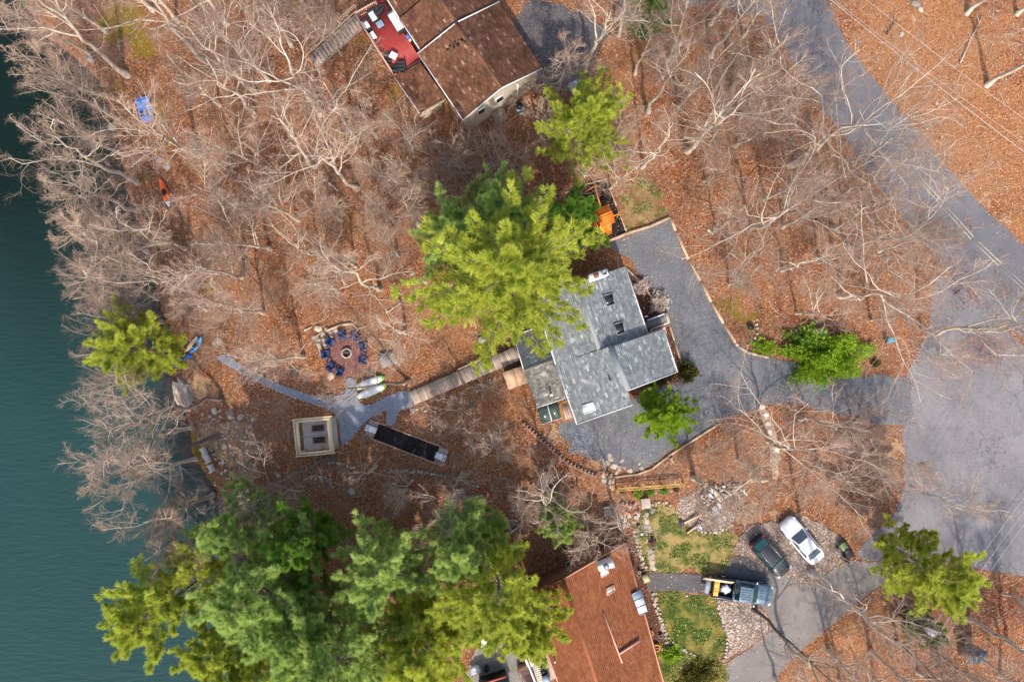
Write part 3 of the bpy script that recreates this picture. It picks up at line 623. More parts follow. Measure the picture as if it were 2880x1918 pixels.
def red_deck():
    z = 2.5; P0, P1, P2 = Z(1004, 52, z), Z(1107, 214, z), Z(1082, 8, z); O = W(1090, 110)
    t = thing('red_deck', 'bright red painted deck with salmon railing beside the brown roofed house', 'deck', O)
    deck_boards(t, O, P0, P1, P2, 0.145, REDDECK, 0.022)
    m = MB(O)
    for f in (0.03, 0.5, 0.97): m.bar(P0.lerp(P2, f) - Vector((0, 0, 0.12)), P1.lerp(P1 + (P2 - P0), f) - Vector((0, 0, 0.12)), 0.06, 0.18)
    m.build('joists', REDDECK, t)
    for f in (0.02, 0.5, 0.98):
        for g in (0.05, 0.95):
            p = P0.lerp(P1, f) + (P2 - P0) * g; MB(O).box((p.x, p.y, z / 2 - 1.0), (0.15, 0.15, z + 1.7)).build('support_post', REDDECK, t)
    railing(t, O, P0, P1, z, 0.95, PINKTRIM, 5); railing(t, O, P0 + (P2 - P0) * 0.03, P0 + (P2 - P0) * 0.74, z, 0.95, PINKTRIM, 3)
    q = P1 + (P2 - P0) * 0.98; MB(O).bar(P1 + Vector((0, 0, 0.05)), q + Vector((0, 0, 0.05)), 0.1, 0.12).build('edge_board', PINKTRIM, t)
    up = (P0 - P1).normalized()
    for k in range(2):
        a = P2 + up * (0.35 + 0.32 * k) - (P2 - P0).normalized() * 0.9 + Vector((0, 0, -0.16 * (k + 1))); MB(O).bar(a, P2 + up * (0.35 + 0.32 * k) + Vector((0, 0, -0.16 * (k + 1))), 0.3, 0.05).build('step', REDDECK, t)
    return z
DZ = red_deck()
def armchair(name, label, px, py, z, rz, w=0.85, d=0.85, cush=True, group=None, cat='armchair', seats=1):
    p = Z(px, py, z + 0.02); p.z = z + 0.022; t = thing(name, label, cat, p, rz, group)
    MB().box((0, 0, 0.2), (d, w, 0.24)).build('base', WICKER, t, bevel=0.03)
    MB().box((-d / 2 + 0.07, 0, 0.5), (0.14, w, 0.62)).build('backrest', WICKER, t, bevel=0.03)
    for s in (-1, 1): MB().box((0.03, s * (w / 2 - 0.07), 0.42), (d - 0.08, 0.14, 0.36)).build('armrest', WICKER, t, bevel=0.03)
    if cush:
        n = seats; cw = (w - 0.3) / n
        for k in range(n):
            y = -(w - 0.3) / 2 + cw * (k + 0.5)
            MB().box((0.1, y, 0.4), (d - 0.24, cw - 0.02, 0.18)).build('seat_cushion', CUSHION, t, bevel=0.05)
            MB().box((-d / 2 + 0.22, y, 0.62), (0.16, cw - 0.02, 0.36)).build('back_cushion', CUSHION, t, bevel=0.05)
    else: MB().box((0.07, 0, 0.36), (d - 0.2, w - 0.3, 0.08)).build('seat', WICKER, t, bevel=0.02)
    for sx in (-1, 1):
        for sy in (-1, 1): MB().box((sx * (d / 2 - 0.08), sy * (w / 2 - 0.08), 0.04), (0.07, 0.07, 0.1)).build('foot', WICKER, t)
DH = prot(103, 162); DV = prot(85, -52)
armchair('armchair', 'black wicker armchair without cushions in the upper corner of the red deck', 1066, 34, DZ, DH + 3.4, cush=False, group='black wicker deck chairs')
armchair('armchair', 'black wicker armchair with white cushions beside the low grey table', 1051, 53, DZ, DH, group='black wicker deck chairs')
armchair('armchair', 'low black seat with one long white cushion against the deck railing', 1031, 80, DZ, DV, w=1.05, d=0.75, group='black wicker deck chairs')
armchair('sofa', 'black wicker sofa with three white cushions against the house wall', 1118, 67, DZ, DV + math.pi, w=2.15, d=0.9, cat='sofa', seats=3)
armchair('armchair', 'black chair under bare branches at the lower deck railing', 1091, 170, DZ, DH + 1.0, 0.75, 0.75, False, 'black wicker deck chairs')
armchair('armchair', 'black chair in the lower corner of the red deck near the porch roof', 1131, 192, DZ, DV + 2.6, 0.8, 0.8, False, 'black wicker deck chairs')
armchair('armchair', 'black chair nearest the bottom railing corner of the red deck', 1111, 199, DZ, DH + 2.6, 0.7, 0.7, False, 'black wicker deck chairs')
def table(name, label, px, py, z, rz, sx, sy, h, top, leg, cat='table', group=None, overhang=0.0):
    p = Z(px, py, z); t = thing(name, label, cat, p, rz, group)
    MB().box((0, 0, h), (sx, sy, 0.05)).build('tabletop', top, t, bevel=0.01)
    for a in (-1, 1):
        for b in (-1, 1): MB().box((a * (sx / 2 - 0.06), b * (sy / 2 - 0.06), h / 2), (0.06, 0.06, h)).build('leg', leg, t)
    MB().box((0, 0, h - 0.09), (sx - 0.08, sy - 0.08, 0.1)).build('apron', leg, t)
    return t
table('coffee_table', 'low square table with blue grey top on the red deck', 1071, 75, DZ + 0.02, DH, 0.62, 0.62, 0.42, M('blue_grey_top', (0.19, 0.26, 0.33), None, rough=0.35), WICKER)
table('ottoman_table', 'plain white square table against the deck railing', 1049, 107, DZ + 0.02, DH, 0.7, 0.62, 0.4, CUSHION, CUSHION)
table('dining_table', 'small table with a crooked white cover between black chairs', 1110, 166, DZ + 0.02, DH + 0.5, 0.66, 0.6, 0.7, CUSHION, STEEL)
def pot(name, label, px, py, z, r, h, mat, cat='pot', soil=BLACK, group=None):
    t = thing(name, label, cat, Z(px, py, z), 0, group)
    MB().cyl((0, 0, 0), r * 0.75, h, 14, r).build('bowl', mat, t); MB().ring((0, 0, h - 0.02), r * 1.08, r * 0.85, 0.05, 14).build('rim', mat, t); MB().cyl((0, 0, h), r * 0.85, 0.012, 14).build('soil', soil, t)
pot('flower_pot', 'round bright blue pot on the red deck by the house wall', 1148, 108, DZ + 0.02, 0.15, 0.3, M('blue_glaze', (0.03, 0.24, 0.6), None, rough=0.3), soil=M('blue_lid', (0.04, 0.3, 0.68), None, rough=0.4))
pot('flower_pot', 'small cream pot below the bright blue pot', 1154, 117, DZ + 0.02, 0.11, 0.25, WHITE, soil=WHITE)
# ---- wooden stairs coming down to the lake side
def stairs():
    a, b = Z(1003, 28, 1.4), W(868, 150, 0.2); O = W(935, 90); t = thing('wooden_stairs', 'grey weathered wooden stairs with pale double handrail above the woods', 'stairs', O, 0)
    d = (b - a); n = 16; side = Vector((-d.y, d.x, 0)).normalized(); side = side if side.y < 0 else -side; w = 1.25
    for k in range(n):
        p = a.lerp(b, (k + 0.5) / n) + side * (0.35 + w / 2)
        MB(O).bar(p - side * w / 2, p + side * w / 2, d.length / n * 0.86, 0.06).build('tread', WOODG, t)
    for s in (0.3, 0.3 + w + 0.1): MB(O).bar(a + side * s + Vector((0, 0, -0.15)), b + side * s + Vector((0, 0, -0.15)), 0.06, 0.28).build('stringer', WOODG, t)
    for off, zz in ((0.0, 0.95), (0.16, 0.95), (0.3, 0.5)):
        MB(O).bar(a + side * off + Vector((0, 0, zz)), b + side * off + Vector((0, 0, zz)), 0.07, 0.05).build('handrail', WOODT, t)
    for k in range(7):
        p = a.lerp(b, k / 6) + side * 0.12; q = p + side * (w + 0.25)
        MB(O).box((p.x, p.y, p.z + 0.1), (0.1, 0.1, 1.8)).build('post', WOODG, t)
        if 1 < k < 6: MB(O).bar(p + Vector((0, 0, 0.5)), q + Vector((0, 0, 0.5)), 0.05, 0.08).build('cross_rail', WOODG, t)
stairs()
def ac_unit():
    t = thing('air_conditioner', 'grey air conditioner with round black fan grille by the gable wall', 'air conditioner', W(1461, 308), 0.3)
    MB().box((0, 0, -0.05), (1.0, 1.1, 0.15)).build('pad', STEEL, t); MB().box((0, 0, 0.42), (0.78, 0.78, 0.78)).build('housing', STEEL, t, bevel=0.04)
    g = MB().cyl((0, 0, 0.81), 0.34, 0.03, 20).build('fan_grille', BLACK, t); MB().ring((0, 0, 0.84), 0.36, 0.31, 0.02, 20).build('grille_ring', BLACK, g); MB().cyl((0, 0, 0.84), 0.09, 0.02, 12).build('hub', STEEL, g)
ac_unit()
def bulkhead():
    O = W(1393, 330); t = thing('cellar_hatch', 'weathered grey sloped cellar hatch against the beige gable wall', 'hatch', O)
    A, B, C, D = Z(1381, 316, 1.0), Z(1415, 300, 1.0), Z(1427, 330, 0.55), Z(1396, 352, 0.55)
    MB(O).slab([A, B, C, D], 0.1).build('lid', WOODG, t); MB(O).bar(A.lerp(B, .5) + Vector((0, 0, .04)), D.lerp(C, .5) + Vector((0, 0, .04)), 0.05, 0.04).build('seam_strip', STEEL, t)
    MB(O).prism([(p.x, p.y) for p in inset([A, B, C, D], 0.08)], -0.6, 0.5).build('base', WOODG, t)
bulkhead()
def covered_cart():
    t = thing('covered_mower', 'white covered mower with red handles half under the bright yellow pine', 'mower', W(1617, 252), prot(-20, 12) )
    MB().loft([[Vector((x, y * w, z)) for y, z in ((-.55, .1), (-.6, .5), (-.35, .85), (.35, .85), (.6, .5), (.55, .1))] for x, w in ((-.65, .8), (-.4, 1), (.4, 1), (.6, .85))]).build('cover', M('pale_tarp', (0.6, 0.64, 0.7), (0.5, 0.53, 0.58), 4, 0.5), t, smooth=True)
    for s in (-1, 1): MB().tube([(.5, .3 * s, .5), (1.0, .3 * s, .9), (1.3, .3 * s, .95)], .03).build('handle', M('red_paint', (0.45, 0.05, 0.03), None, rough=0.4), t); MB().cyl((.55, .45 * s - .05, .2), .2, .1, 14, axis='y').build('wheel', BLACK, t)
covered_cart()

# ---- grey roofed house in the middle
def house_mid():
    O = W(1690, 980); t = thing('grey_roofed_house', 'grey shingle roofed house with skylights in the middle of the photo', 'house', O)
    N = [Z(1758, 750, 3.3), Z(1821, 936, 3.3), Z(1686, 987, 5.1), Z(1622, 795, 5.1)]
    roof(t, O, N[0], N[1], N[2], N[3], SH_GREY, GREYWALL, fascia=[(N[0], N[1])], seed=11)
    w1 = [Z(1500, 833, 3.3), Z(1563, 1026, 3.3)]
    roof(t, O, w1[0], w1[1], N[2], N[3], SH_GREY, GREYWALL, fascia=[(w1[0], w1[1])], seed=12)
    ridge_cap(t, O, N[3], N[2], 0.34, SH_GREY)
    Mq = [Z(1866, 926, 3.7), Z(1905, 1046, 3.7), Z(1767, 1098, 5.7), Z(1718, 977, 5.7)]
    roof(t, O, Mq[0], Mq[1], Mq[2], Mq[3], SH_GREY, GREYWALL, fascia=[(Mq[0], Mq[1]), (Mq[1], Mq[2])], seed=13)
    w2 = [Z(1563, 1024, 3.3), Z(1622, 1193, 3.3), Z(1779, 1138, 5.72), Z(1718, 974, 5.72)]
    roof(t, O, w2[0], w2[1], w2[2], w2[3], SH_GREY, GREYWALL, fascia=[(w2[0], w2[1]), (w2[1], w2[2])], seed=14)
    ridge_cap(t, O, Mq[3], Mq[2], 0.5, SH_GREY)
    # short wall where the taller block rises above the other
    a, b, c = Z(1688, 985, 5.0), Z(1718, 975, 5.55), Z(1864, 925, 3.6)
    MB(O).add([(b.x, b.y, 2), (c.x, c.y, 2), (c.x, c.y, 3.58), (b.x, b.y, 5.58), (b.x + .02, b.y - .12, 2), (c.x + .02, c.y - .12, 2), (c.x + .02, c.y - .12, 3.58), (b.x + .02, b.y - .12, 5.58)],
              [(0, 3, 2, 1), (4, 5, 6, 7), (0, 1, 5, 4), (3, 7, 6, 2), (1, 2, 6, 5), (0, 4, 7, 3)]).build('step_wall', GREYWALL, t)
    walls(t, O, [N[0], N[1], w1[1], w1[0]], -0.5, 3.15, GREYWALL, 0.35); walls(t, O, [Mq[0], Mq[1], Mq[2], Mq[3]], -0.5, 3.5, GREYWALL, 0.4); walls(t, O, [w2[0], w2[1], w2[2], w2[3]], -0.5, 3.15, GREYWALL, 0.35)
    gp = inset([w2[0], w2[1], w2[2], w2[3]], 0.35); gm = [gp[1], gp[2]]
    MB(O).add([(gm[0].x, gm[0].y, 3.1), (gm[1].x, gm[1].y, 3.1), (gm[1].x, gm[1].y, 5.4), (gm[0].x + .03, gm[0].y + .2, 3.1), (gm[1].x + .03, gm[1].y + .2, 3.1), (gm[1].x + .03, gm[1].y + .2, 5.4)], [(0, 1, 2), (3, 5, 4), (0, 3, 4, 1), (1, 4, 5, 2), (0, 2, 5, 3)]).build('gable_wall', GREYWALL, t)
    # low lake side wing: small gable running the other way
    k0, k1 = Z(1473, 1042, 3.1), Z(1559, 1011, 3.1)
    roof(t, O, Z(1545, 910, 2.1), Z(1444, 944, 2.1), k0, k1, SH_GREY, GREYWALL, fascia=[(Z(1444, 944, 2.1), Z(1545, 910, 2.1)), (Z(1444, 944, 2.1), k0)], seed=15)
    roof(t, O, Z(1511, 1146, 2.1), Z(1598, 1117, 2.1), k1, k0, SH_TAN, GREYWALL, fascia=[(Z(1511, 1146, 2.1), Z(1598, 1117, 2.1))], seed=16)
    ridge_cap(t, O, k0, k1, 0.25, SH_TAN)
    walls(t, O, [Z(1444, 944, 2.1), Z(1545, 910, 2.1), Z(1598, 1117, 2.1), Z(1511, 1146, 2.1)], -0.8, 2.0, GREYWALL, 0.3)
    fr = M('skylight_frame', (0.2, 0.2, 0.21), None, rough=0.4)
    skylight(t, O, [(1696, 832), (1722, 825), (1729, 854), (1706, 863)], (N[0], N[1], N[2]), fr, GLASS)
    skylight(t, O, [(1726, 912), (1750, 905), (1758, 934), (1736, 943)], (N[0], N[1], N[2]), fr, GLASS)
    skylight(t, O, [(1638, 1140), (1668, 1131), (1674, 1153), (1644, 1164)], (w2[0], w2[1], w2[2]), WHITE, M('frosted_dome', (0.74, 0.77, 0.84), None, rough=0.3), h=0.1)
    q = [Z(1656, 772, 5.8), Z(1707, 755, 5.8), Z(1712, 774, 5.8), Z(1662, 792, 5.8)]
    ch = MB(O).prism([(p.x, p.y) for p in q], 3.0, 5.8).build('chimney', WHITE, t)
    c1 = (q[0] + q[3]) / 2; c2 = (q[1] + q[2]) / 2
    p = c1.lerp(c2, 0.36); MB(O).box((p.x, p.y, 5.86), (0.46, 0.4, 0.2), rz=prot(51, -17)).build('brick_flue', M('flue_brick', (0.24, 0.1, 0.07), (0.15, 0.07, 0.05), 8, 0.9), ch)
    p = c1.lerp(c2, 0.8); MB(O).ring((p.x, p.y, 5.8), 0.24, 0.17, 0.22, 16).build('round_flue', STEEL, ch)
    pipe(t, O, 1714, 1066, onp(w2[0], w2[1], w2[2], 1714, 1066).z, 0.07, 0.45, BLACK); pipe(t, O, 1549, 1108, 2.15, 0.1, 1.0, STEEL, WHITE, 'flue_pipe')
    return t
house_mid()
def canopy():
    O = W(1545, 1165); q = [Z(1511, 1148, 1.9), Z(1567, 1129, 1.9), Z(1579, 1175, 1.8), Z(1525, 1193, 1.8)]
    t = thing('glass_canopy', 'low dark glass canopy with white divider below the mossy roof', 'canopy', O)
    g = M('murky_glass', (0.035, 0.06, 0.055), (0.1, 0.115, 0.085), 2.5, 0.15, spec=0.6)
    m0, m1 = q[0].lerp(q[1], .5), q[3].lerp(q[2], .5)
    MB(O).slab([q[0], m0, m1, q[3]], 0.03).build('pane', g, t); MB(O).slab([m0, q[1], q[2], m1], 0.03).build('pane', g, t)
    MB(O).bar(m0 + Vector((0, 0, .03)), m1 + Vector((0, 0, .03)), 0.1, 0.06).build('divider', WHITE, t)
    for a, b in ((q[0], q[1]), (q[3], q[2])): MB(O).bar(a - Vector((0, 0, .06)), b - Vector((0, 0, .06)), 0.06, 0.07).build('frame', WHITE, t)
    for p in (q[2], q[3], q[0], q[1]): MB(O).box((p.x, p.y, 0.6), (0.08, 0.08, 2.4)).build('leg', WHITE, t)
canopy()
sheet('side_boards', [(1567, 1135), (1600, 1120), (1619, 1178), (1582, 1192)], M('rusty_soil', (0.36, 0.16, 0.05), (0.22, 0.11, 0.06), 2, 0.9, coords='w'), 0.06, 0.3, 0.02)
for k in range(3):
    a, b = W(1582 + k * 6, 1138 - k * 2, .09), W(1594 + k * 6, 1180 - k * 2, .09); c = (a + b) / 2
    o = MB(c).bar(a, b, 0.17, 0.04).build('board', WOODG); o.location = c; tag(o, ('weathered board on rusty soil, nearest the glass canopy', 'weathered board on rusty soil, middle of three', 'weathered board on rusty soil, nearest the grey roof edge')[k], 'board', 'loose boards on the rusty soil')
def lean_to():
    O = W(1450, 1065); t = thing('lean_to_shed', 'low shed with tan plywood roof below the end of the boardwalk', 'shed', O)
    q = [Z(1413, 1048, 1.9), Z(1473, 1028, 1.9), Z(1487, 1075, 1.6), Z(1431, 1096, 1.6)]
    PLY = M('tan_plywood', (0.62, 0.42, 0.27), (0.5, 0.3, 0.17), 2, 0.8)
    for k in range(2):
        f0, f1 = k / 2, (k + 1) / 2 - 0.01; MB(O).slab([q[0].lerp(q[1], f0), q[0].lerp(q[1], f1), q[3].lerp(q[2], f1), q[3].lerp(q[2], f0)], 0.05).build('roof_sheet', PLY, t)
    walls(t, O, q, -0.9, 1.5, WOODG, 0.12)
lean_to()
# ---- boardwalk
WALKWOOD = M('boardwalk_wood', (0.5, 0.385, 0.3), (0.34, 0.255, 0.2), 2.5, 0.85, objr=0.3, stretch=(6, 1, 1), bmp=0.3)
def boardwalk():
    a0, a1, b0, b1 = W(1153, 1101, .35), W(1164, 1139, .35), Z(1449, 971, 1.0), Z(1465, 1015, 1.0); O = W(1305, 1060)
    t = thing('boardwalk', 'grey weathered plank boardwalk running from house to gravel path', 'boardwalk', O); n = 66; me = None; r = random.Random(9)
    u = ((b0 + b1) / 2 - (a0 + a1) / 2); L = u.length; ang = math.atan2(u.y, u.x); wd = (a0 - a1).length
    for k in range(n):
        f = (k + .5) / n; p = ((a0 + a1) / 2).lerp((b0 + b1) / 2, f)
        if me is None: o = MB().box((0, 0, 0), (L / n * 0.93, wd, 0.05)).build('plank', WALKWOOD, t); me = o.data
        else: o = link('plank', me, t)
        o.location = p - O + Vector((r.uniform(-.004, .004), r.uniform(-.03, .03), r.uniform(-.008, .008))); o.rotation_euler = (r.uniform(-.01, .01), -math.atan2(u.z, Vector((u.x, u.y)).length), ang + r.uniform(-.012, .012)); o.scale = (1, 1 + r.uniform(-.03, .03), 1)
    for s in (0.12, 0.5, 0.88): MB(O).bar(a0.lerp(a1, s) - Vector((0, 0, .14)), b0.lerp(b1, s) - Vector((0, 0, .14)), 0.06, 0.2).build('joist', WOODG, t)
    for f in (0.3, 0.5, 0.72, 0.95):
        for s in (.1, .9):
            p = a0.lerp(b0, f).lerp(a1.lerp(b1, f), s); g = float(gz(p.x, p.y)); MB(O).box((p.x, p.y, (p.z - .12 + g - .3) / 2), (.12, .12, p.z - .12 - g + .3)).build('post', WOODG, t)
    MB(O).bar(a0.lerp(b0, .45) + Vector((0.02, .1, .06)), a0.lerp(b0, .8) + Vector((0.02, .1, .06)), 0.12, 0.1).build('kerb_rail', WOODT, t)
boardwalk()
# ---- entry steps
def entry():
    O = W(1850, 905); t = thing('entry_steps', 'grey boarded entry landing with white railings beside the grey house', 'steps', O)
    P0, P1, P2 = Z(1814, 905, .55), Z(1820, 925, .55), Z(1866, 886, .55)
    deck_boards(t, O, P0, P1, P2, .15, M('grey_deck', (0.24, 0.235, 0.24), (0.19, 0.185, 0.19), 2, .7, objr=.15), name='deck_board')
    a = Z(1870, 880, .3); b = Z(1878, 908, .3); MB(O).bar(a, b, .45, .3).build('step', M('pale_stone', (.48, .42, .33), (.38, .33, .26), 2, .8), t)
    railing(t, O, Z(1818, 901, .55), Z(1862, 884, .55), .55, .9, WHITE, 3); railing(t, O, Z(1826, 927, .55), Z(1876, 908, .55), .55, .9, WHITE, 3)
    railing(t, O, Z(1808, 892, .55), Z(1815, 890, .55), .55, .9, WHITE, 2, False); railing(t, O, Z(1826, 927, .55), Z(1832, 946, .55), .55, .9, WHITE, 2, False)
entry()
def flag():
    O = Z(1852, 925, 1.6); t = thing('flag', 'red and white striped flag hanging beside the entry landing', 'flag', O, prot(28, -10))
    RED = M('flag_red', (.42, .03, .04), None, rough=.8); WH = M('flag_white', (.72, .7, .68), None, rough=.8); BL = M('flag_blue', (.03, .05, .2), None, rough=.8)
    MB().tube([(-.75, 0, .1), (.85, 0, .55)], .02).build('pole', WOODT, t); xs = [i / 8 for i in range(9)]
    for k in range(7):
        m = MB(); y0 = -k * .1
        for i in range(8):
            def P(x, y): return (-.6 + x * 1.15, y, .1 + .28 * x + y * .35 + .03 * math.sin(x * 9))
            m.add([P(xs[i], y0), P(xs[i + 1], y0), P(xs[i + 1], y0 - .1), P(xs[i], y0 - .1)], [(3, 2, 1, 0)])
        m.build('stripe', RED if k % 2 == 0 else WH, t)
    m = MB(); m.add([(-.6, .0, .125), (-.15, .0, .235), (-.15, -.4, .095), (-.6, -.4, -.015)], [(3, 2, 1, 0)]); m.build('canton', BL, t)
flag()
# ---- rusty roofed house at the bottom
def house_low():
    O = W(1700, 1740); t = thing('rusty_roofed_house', 'house with rusty red shingle roof and salmon edges at the bottom', 'house', O)
    r0, r1 = Z(1584, 1628, 5.2), Z(1700, 1985, 5.2); e0, e1 = Z(1758, 1525, 3.3), Z(1884, 1985, 3.3)
    e0 = Z(1758, 1527, 3.3); e1 = Z(1882, 1977, 3.3); f0, f1 = Z(1474, 1664, 3.3), Z(1596, 1990, 3.3)
    roof(t, O, e0, e1, r1, r0, SH_RUST, REDWALL, edge=PINKTRIM, fascia=[(e0, e1), (e0, r0)], seed=21, course=.18)
    roof(t, O, f1, f0, r0, r1, SH_RUST, REDWALL, edge=PINKTRIM, fascia=[(f0, f1)], seed=22, course=.18)
    ridge_cap(t, O, r0, r1, .3, SH_RUST); walls(t, O, [e0, e1, f1, f0], -.5, 3.15, REDWALL, .4)
    q = inset([e0, e1, f1, f0], .4); g0, g1 = q[0], q[3]; gm = (g0 + g1) / 2
    MB(O).add([(g0.x, g0.y, 3.1), (g1.x, g1.y, 3.1), (r0.x, r0.y - .4, 5.0), (g0.x, g0.y - .2, 3.1), (g1.x, g1.y - .2, 3.1), (r0.x, r0.y - .6, 5.0)], [(0, 2, 1), (3, 4, 5), (0, 3, 5, 2), (1, 2, 5, 4), (0, 1, 4, 3)]).build('gable_wall', REDWALL, t)
    def on(px, py, h=0.0):           # point of the right slope seen at this pixel
        n = (e1 - e0).cross(r0 - e0).normalized(); n = n if n.z > 0 else -n; ray = Z(px, py, 4) - Vector((0, 0, CAMH)); k = (e0 - Vector((0, 0, CAMH))).dot(n) / ray.dot(n)
        return Vector((0, 0, CAMH)) + ray * k + Vector((0, 0, h))
    ch = MB(O); c = [on(1675, 1580), on(1717, 1563), on(1723, 1580), on(1681, 1596)]
    cb = ch.prism([(p.x, p.y) for p in c], 3.0, 5.2).build('chimney', WHITE, t); p = on(1699, 1578); p.z = 5.2
    MB(O).ring(p, .24, .15, .28, 16).build('round_flue', STEEL, cb); MB(O).cyl(p + Vector((0, 0, .3)), .27, .05, 16).build('cap', STEEL, cb)
    for quad, gl in (([(1687, 1606), (1709, 1597), (1712, 1612), (1691, 1622)], M('white_dome', (.7, .7, .66), None, rough=.3)), ([(1704, 1655), (1725, 1644), (1729, 1658), (1708, 1672)], M('grey_green_dome', (.33, .34, .28), None, rough=.3))):
        pp = [on(*x) for x in quad]; up = Vector((0, 0, .12)); f = MB(O)
        for i in range(4): f.bar(pp[i] + up * .5, pp[(i + 1) % 4] + up * .5, .06, .22)
        s = f.build('skylight', PINKTRIM, t); MB(O).slab([x + up for x in pp], .04).build('pane', gl, s)
    def rail(a, b, h=.34):
        m = MB(O); A, B = on(*a), on(*b); n = 1; m.bar(A + Vector((0, 0, h / 2)), B + Vector((0, 0, h / 2)), .13, h); m.build('roof_curb', PINKTRIM, t)
    rail((1697, 1721), (1748, 1859)); rail((1741, 1834), (1797, 1797))
    m = MB(O); A = on(1697, 1721); B = on(1748, 1859)
    # glass entry awning hung from the right eave
    q = [Z(1776, 1671, 3.75), Z(1803, 1657, 3.5), Z(1822, 1721, 3.5), Z(1799, 1729, 3.75)]
    aw = MB(O).slab(q, .05).build('awning', M('pale_polycarbonate', (.5, .56, .62), (.4, .46, .52), 2, .3), t)
    for k in range(4): MB(O).bar(q[0].lerp(q[3], k / 3) + Vector((0, 0, .03)), q[1].lerp(q[2], k / 3) + Vector((0, 0, .03)), .05, .04).build('batten', STEEL, aw)
    for px, py in ((1540, 1801), (1559, 1850)): 
        p = Z(px, py, 3.75); mm = MB(O).cyl(p - Vector((0, 0, .4)), .06, 1.1, 8).build('vent_pipe', STEEL, t); MB(O).cyl(p + Vector((0, 0, .7)), .085, .08, 8).build('cap', WHITE, mm)
    # small lower wing at the lake side
    k = [Z(1408, 1700, 2.6), Z(1431, 1760 + 22, 2.6), Z(1455, 1775, 2.7), Z(1437, 1688, 2.7)]
    roof(t, O, k[0], k[1], k[2], k[3], SH_RUST, REDWALL, edge=PINKTRIM, fascia=[(k[0], k[1]), (k[1], k[2])], seed=23); walls(t, O, k, -.5, 2.5, REDWALL, .2)
    for a, b in (((1590, 1583), (1608, 1573)), ((1604, 1602), (1626, 1590))):
        P = [W(a[0], a[1], .7), W(b[0], b[1], .7)]; d = (P[1] - P[0]); s = Vector((d.y, -d.x, 0)).normalized() * .45
        wv = MB(O).slab([P[0], P[1], P[1] + s, P[0] + s], .06).build('window_well_cover', WHITE, t); MB(O).slab([P[0] + s * .12 + d * .06 + Vector((0, 0, .02)), P[1] + s * .12 - d * .06 + Vector((0, 0, .02)), P[1] + s * .88 - d * .06 + Vector((0, 0, .02)), P[0] + s * .88 + d * .06 + Vector((0, 0, .02))], .02).build('pane', GLASS, wv)
    return t
house_low()
def low_deck():
    O = W(1510, 1850); z = .9; P0, P1, P2 = Z(1459, 1788, z), Z(1512, 1925, z), Z(1514, 1768, z)
    t = thing('grey_deck', 'weathered grey deck with white railing beside the rusty roof', 'deck', O); deck_boards(t, O, P0, P1, P2, .14, WOODG, .014)
    railing(t, O, P0, P1, z, .95, WHITE, 5)
    for f in (.05, .5, .95):
        for g in (.05, .95):
            p = P0.lerp(P1, f) + (P2 - P0) * g; MB(O).box((p.x, p.y, .3), (.12, .12, 1.1)).build('support_post', WOODG, t)
low_deck()
def picnic():
    t = thing('picnic_table', 'white slatted picnic table on the weathered grey deck', 'table', Z(1496, 1836, .92), prot(20, 52)); WG = M('greyed_white_wood', (.6, .55, .48), (.5, .45, .4), 3, .8, objr=.1)
    for k in range(5): MB().box((0, -.34 + .17 * k, .74), (1.7, .15, .04)).build('slat', WG, t)
    for s in (-1, 1): MB().box((0, s * .68, .44), (1.7, .26, .05)).build('bench_seat', WG, t); MB().bar((s * .6, -.75, .38), (s * .6, .75, .38), .06, .08).build('crossbar', WG, t)
    for s in (-1, 1):
        for q in (-1, 1): MB().bar((s * .6, q * .55, 0), (s * .6, q * .25, .72), .06, .09).build('leg', WG, t)
picnic()
def grill():
    t = thing('gas_grill', 'black barbecue with blue grey lid on the weathered grey deck', 'barbecue', Z(1535, 1897, .92), prot(16, 40))
    MB().box((0, 0, .4), (.75, .55, .75)).build('cabinet', BLACK, t); MB().loft([[Vector((x, y, z)) for y, z in ((-.3, .78), (-.28, 1.0), (0, 1.1), (.28, 1.0), (.3, .78))] for x in (-.42, .42)]).build('lid', M('lid_blue_grey', (.25, .31, .42), None, rough=.3), t)
    for s in (-1, 1): MB().box((s * .68, 0, .82), (.5, .5, .04)).build('side_shelf', BLACK, t); MB().cyl((s * .3, -.04, .08), .09, .07, 10, axis='y').build('caster', BLACK, t)
    MB().tube([(-.3, -.34, .95), (.3, -.34, .95)], .02).build('handle', STEEL, t)
grill()
pot('round_planter', 'round pale metal planter on the grey deck above the barbecue', 1529, 1866, .92, .34, .45, M('pale_galvanised', (.5, .52, .48), (.4, .42, .4), 3, .5))
def lounger():
    t = thing('lounge_chair', 'cream slatted lounge chair on the grey deck beside the barbecue', 'lounge chair', Z(1515, 1890, .92), prot(16, 45)); CR = M('cream_wood', (.66, .58, .46), (.55, .48, .38), 3, .7)
    for k in range(8): MB().box((-.75 + .2 * k, 0, .34), (.16, .62, .03)).build('slat', CR, t)
    MB().bar((-.9, 0, .36), (-1.35, 0, .62), .6, .04).build('backrest', CR, t)
    for s in (-1, 1):
        MB().box((-.05, .33 * s, .3), (1.8, .05, .08)).build('side_rail', CR, t)
        for x in (-.7, .7): MB().box((x, .33 * s, .14), (.06, .05, .28)).build('leg', CR, t)
lounger()
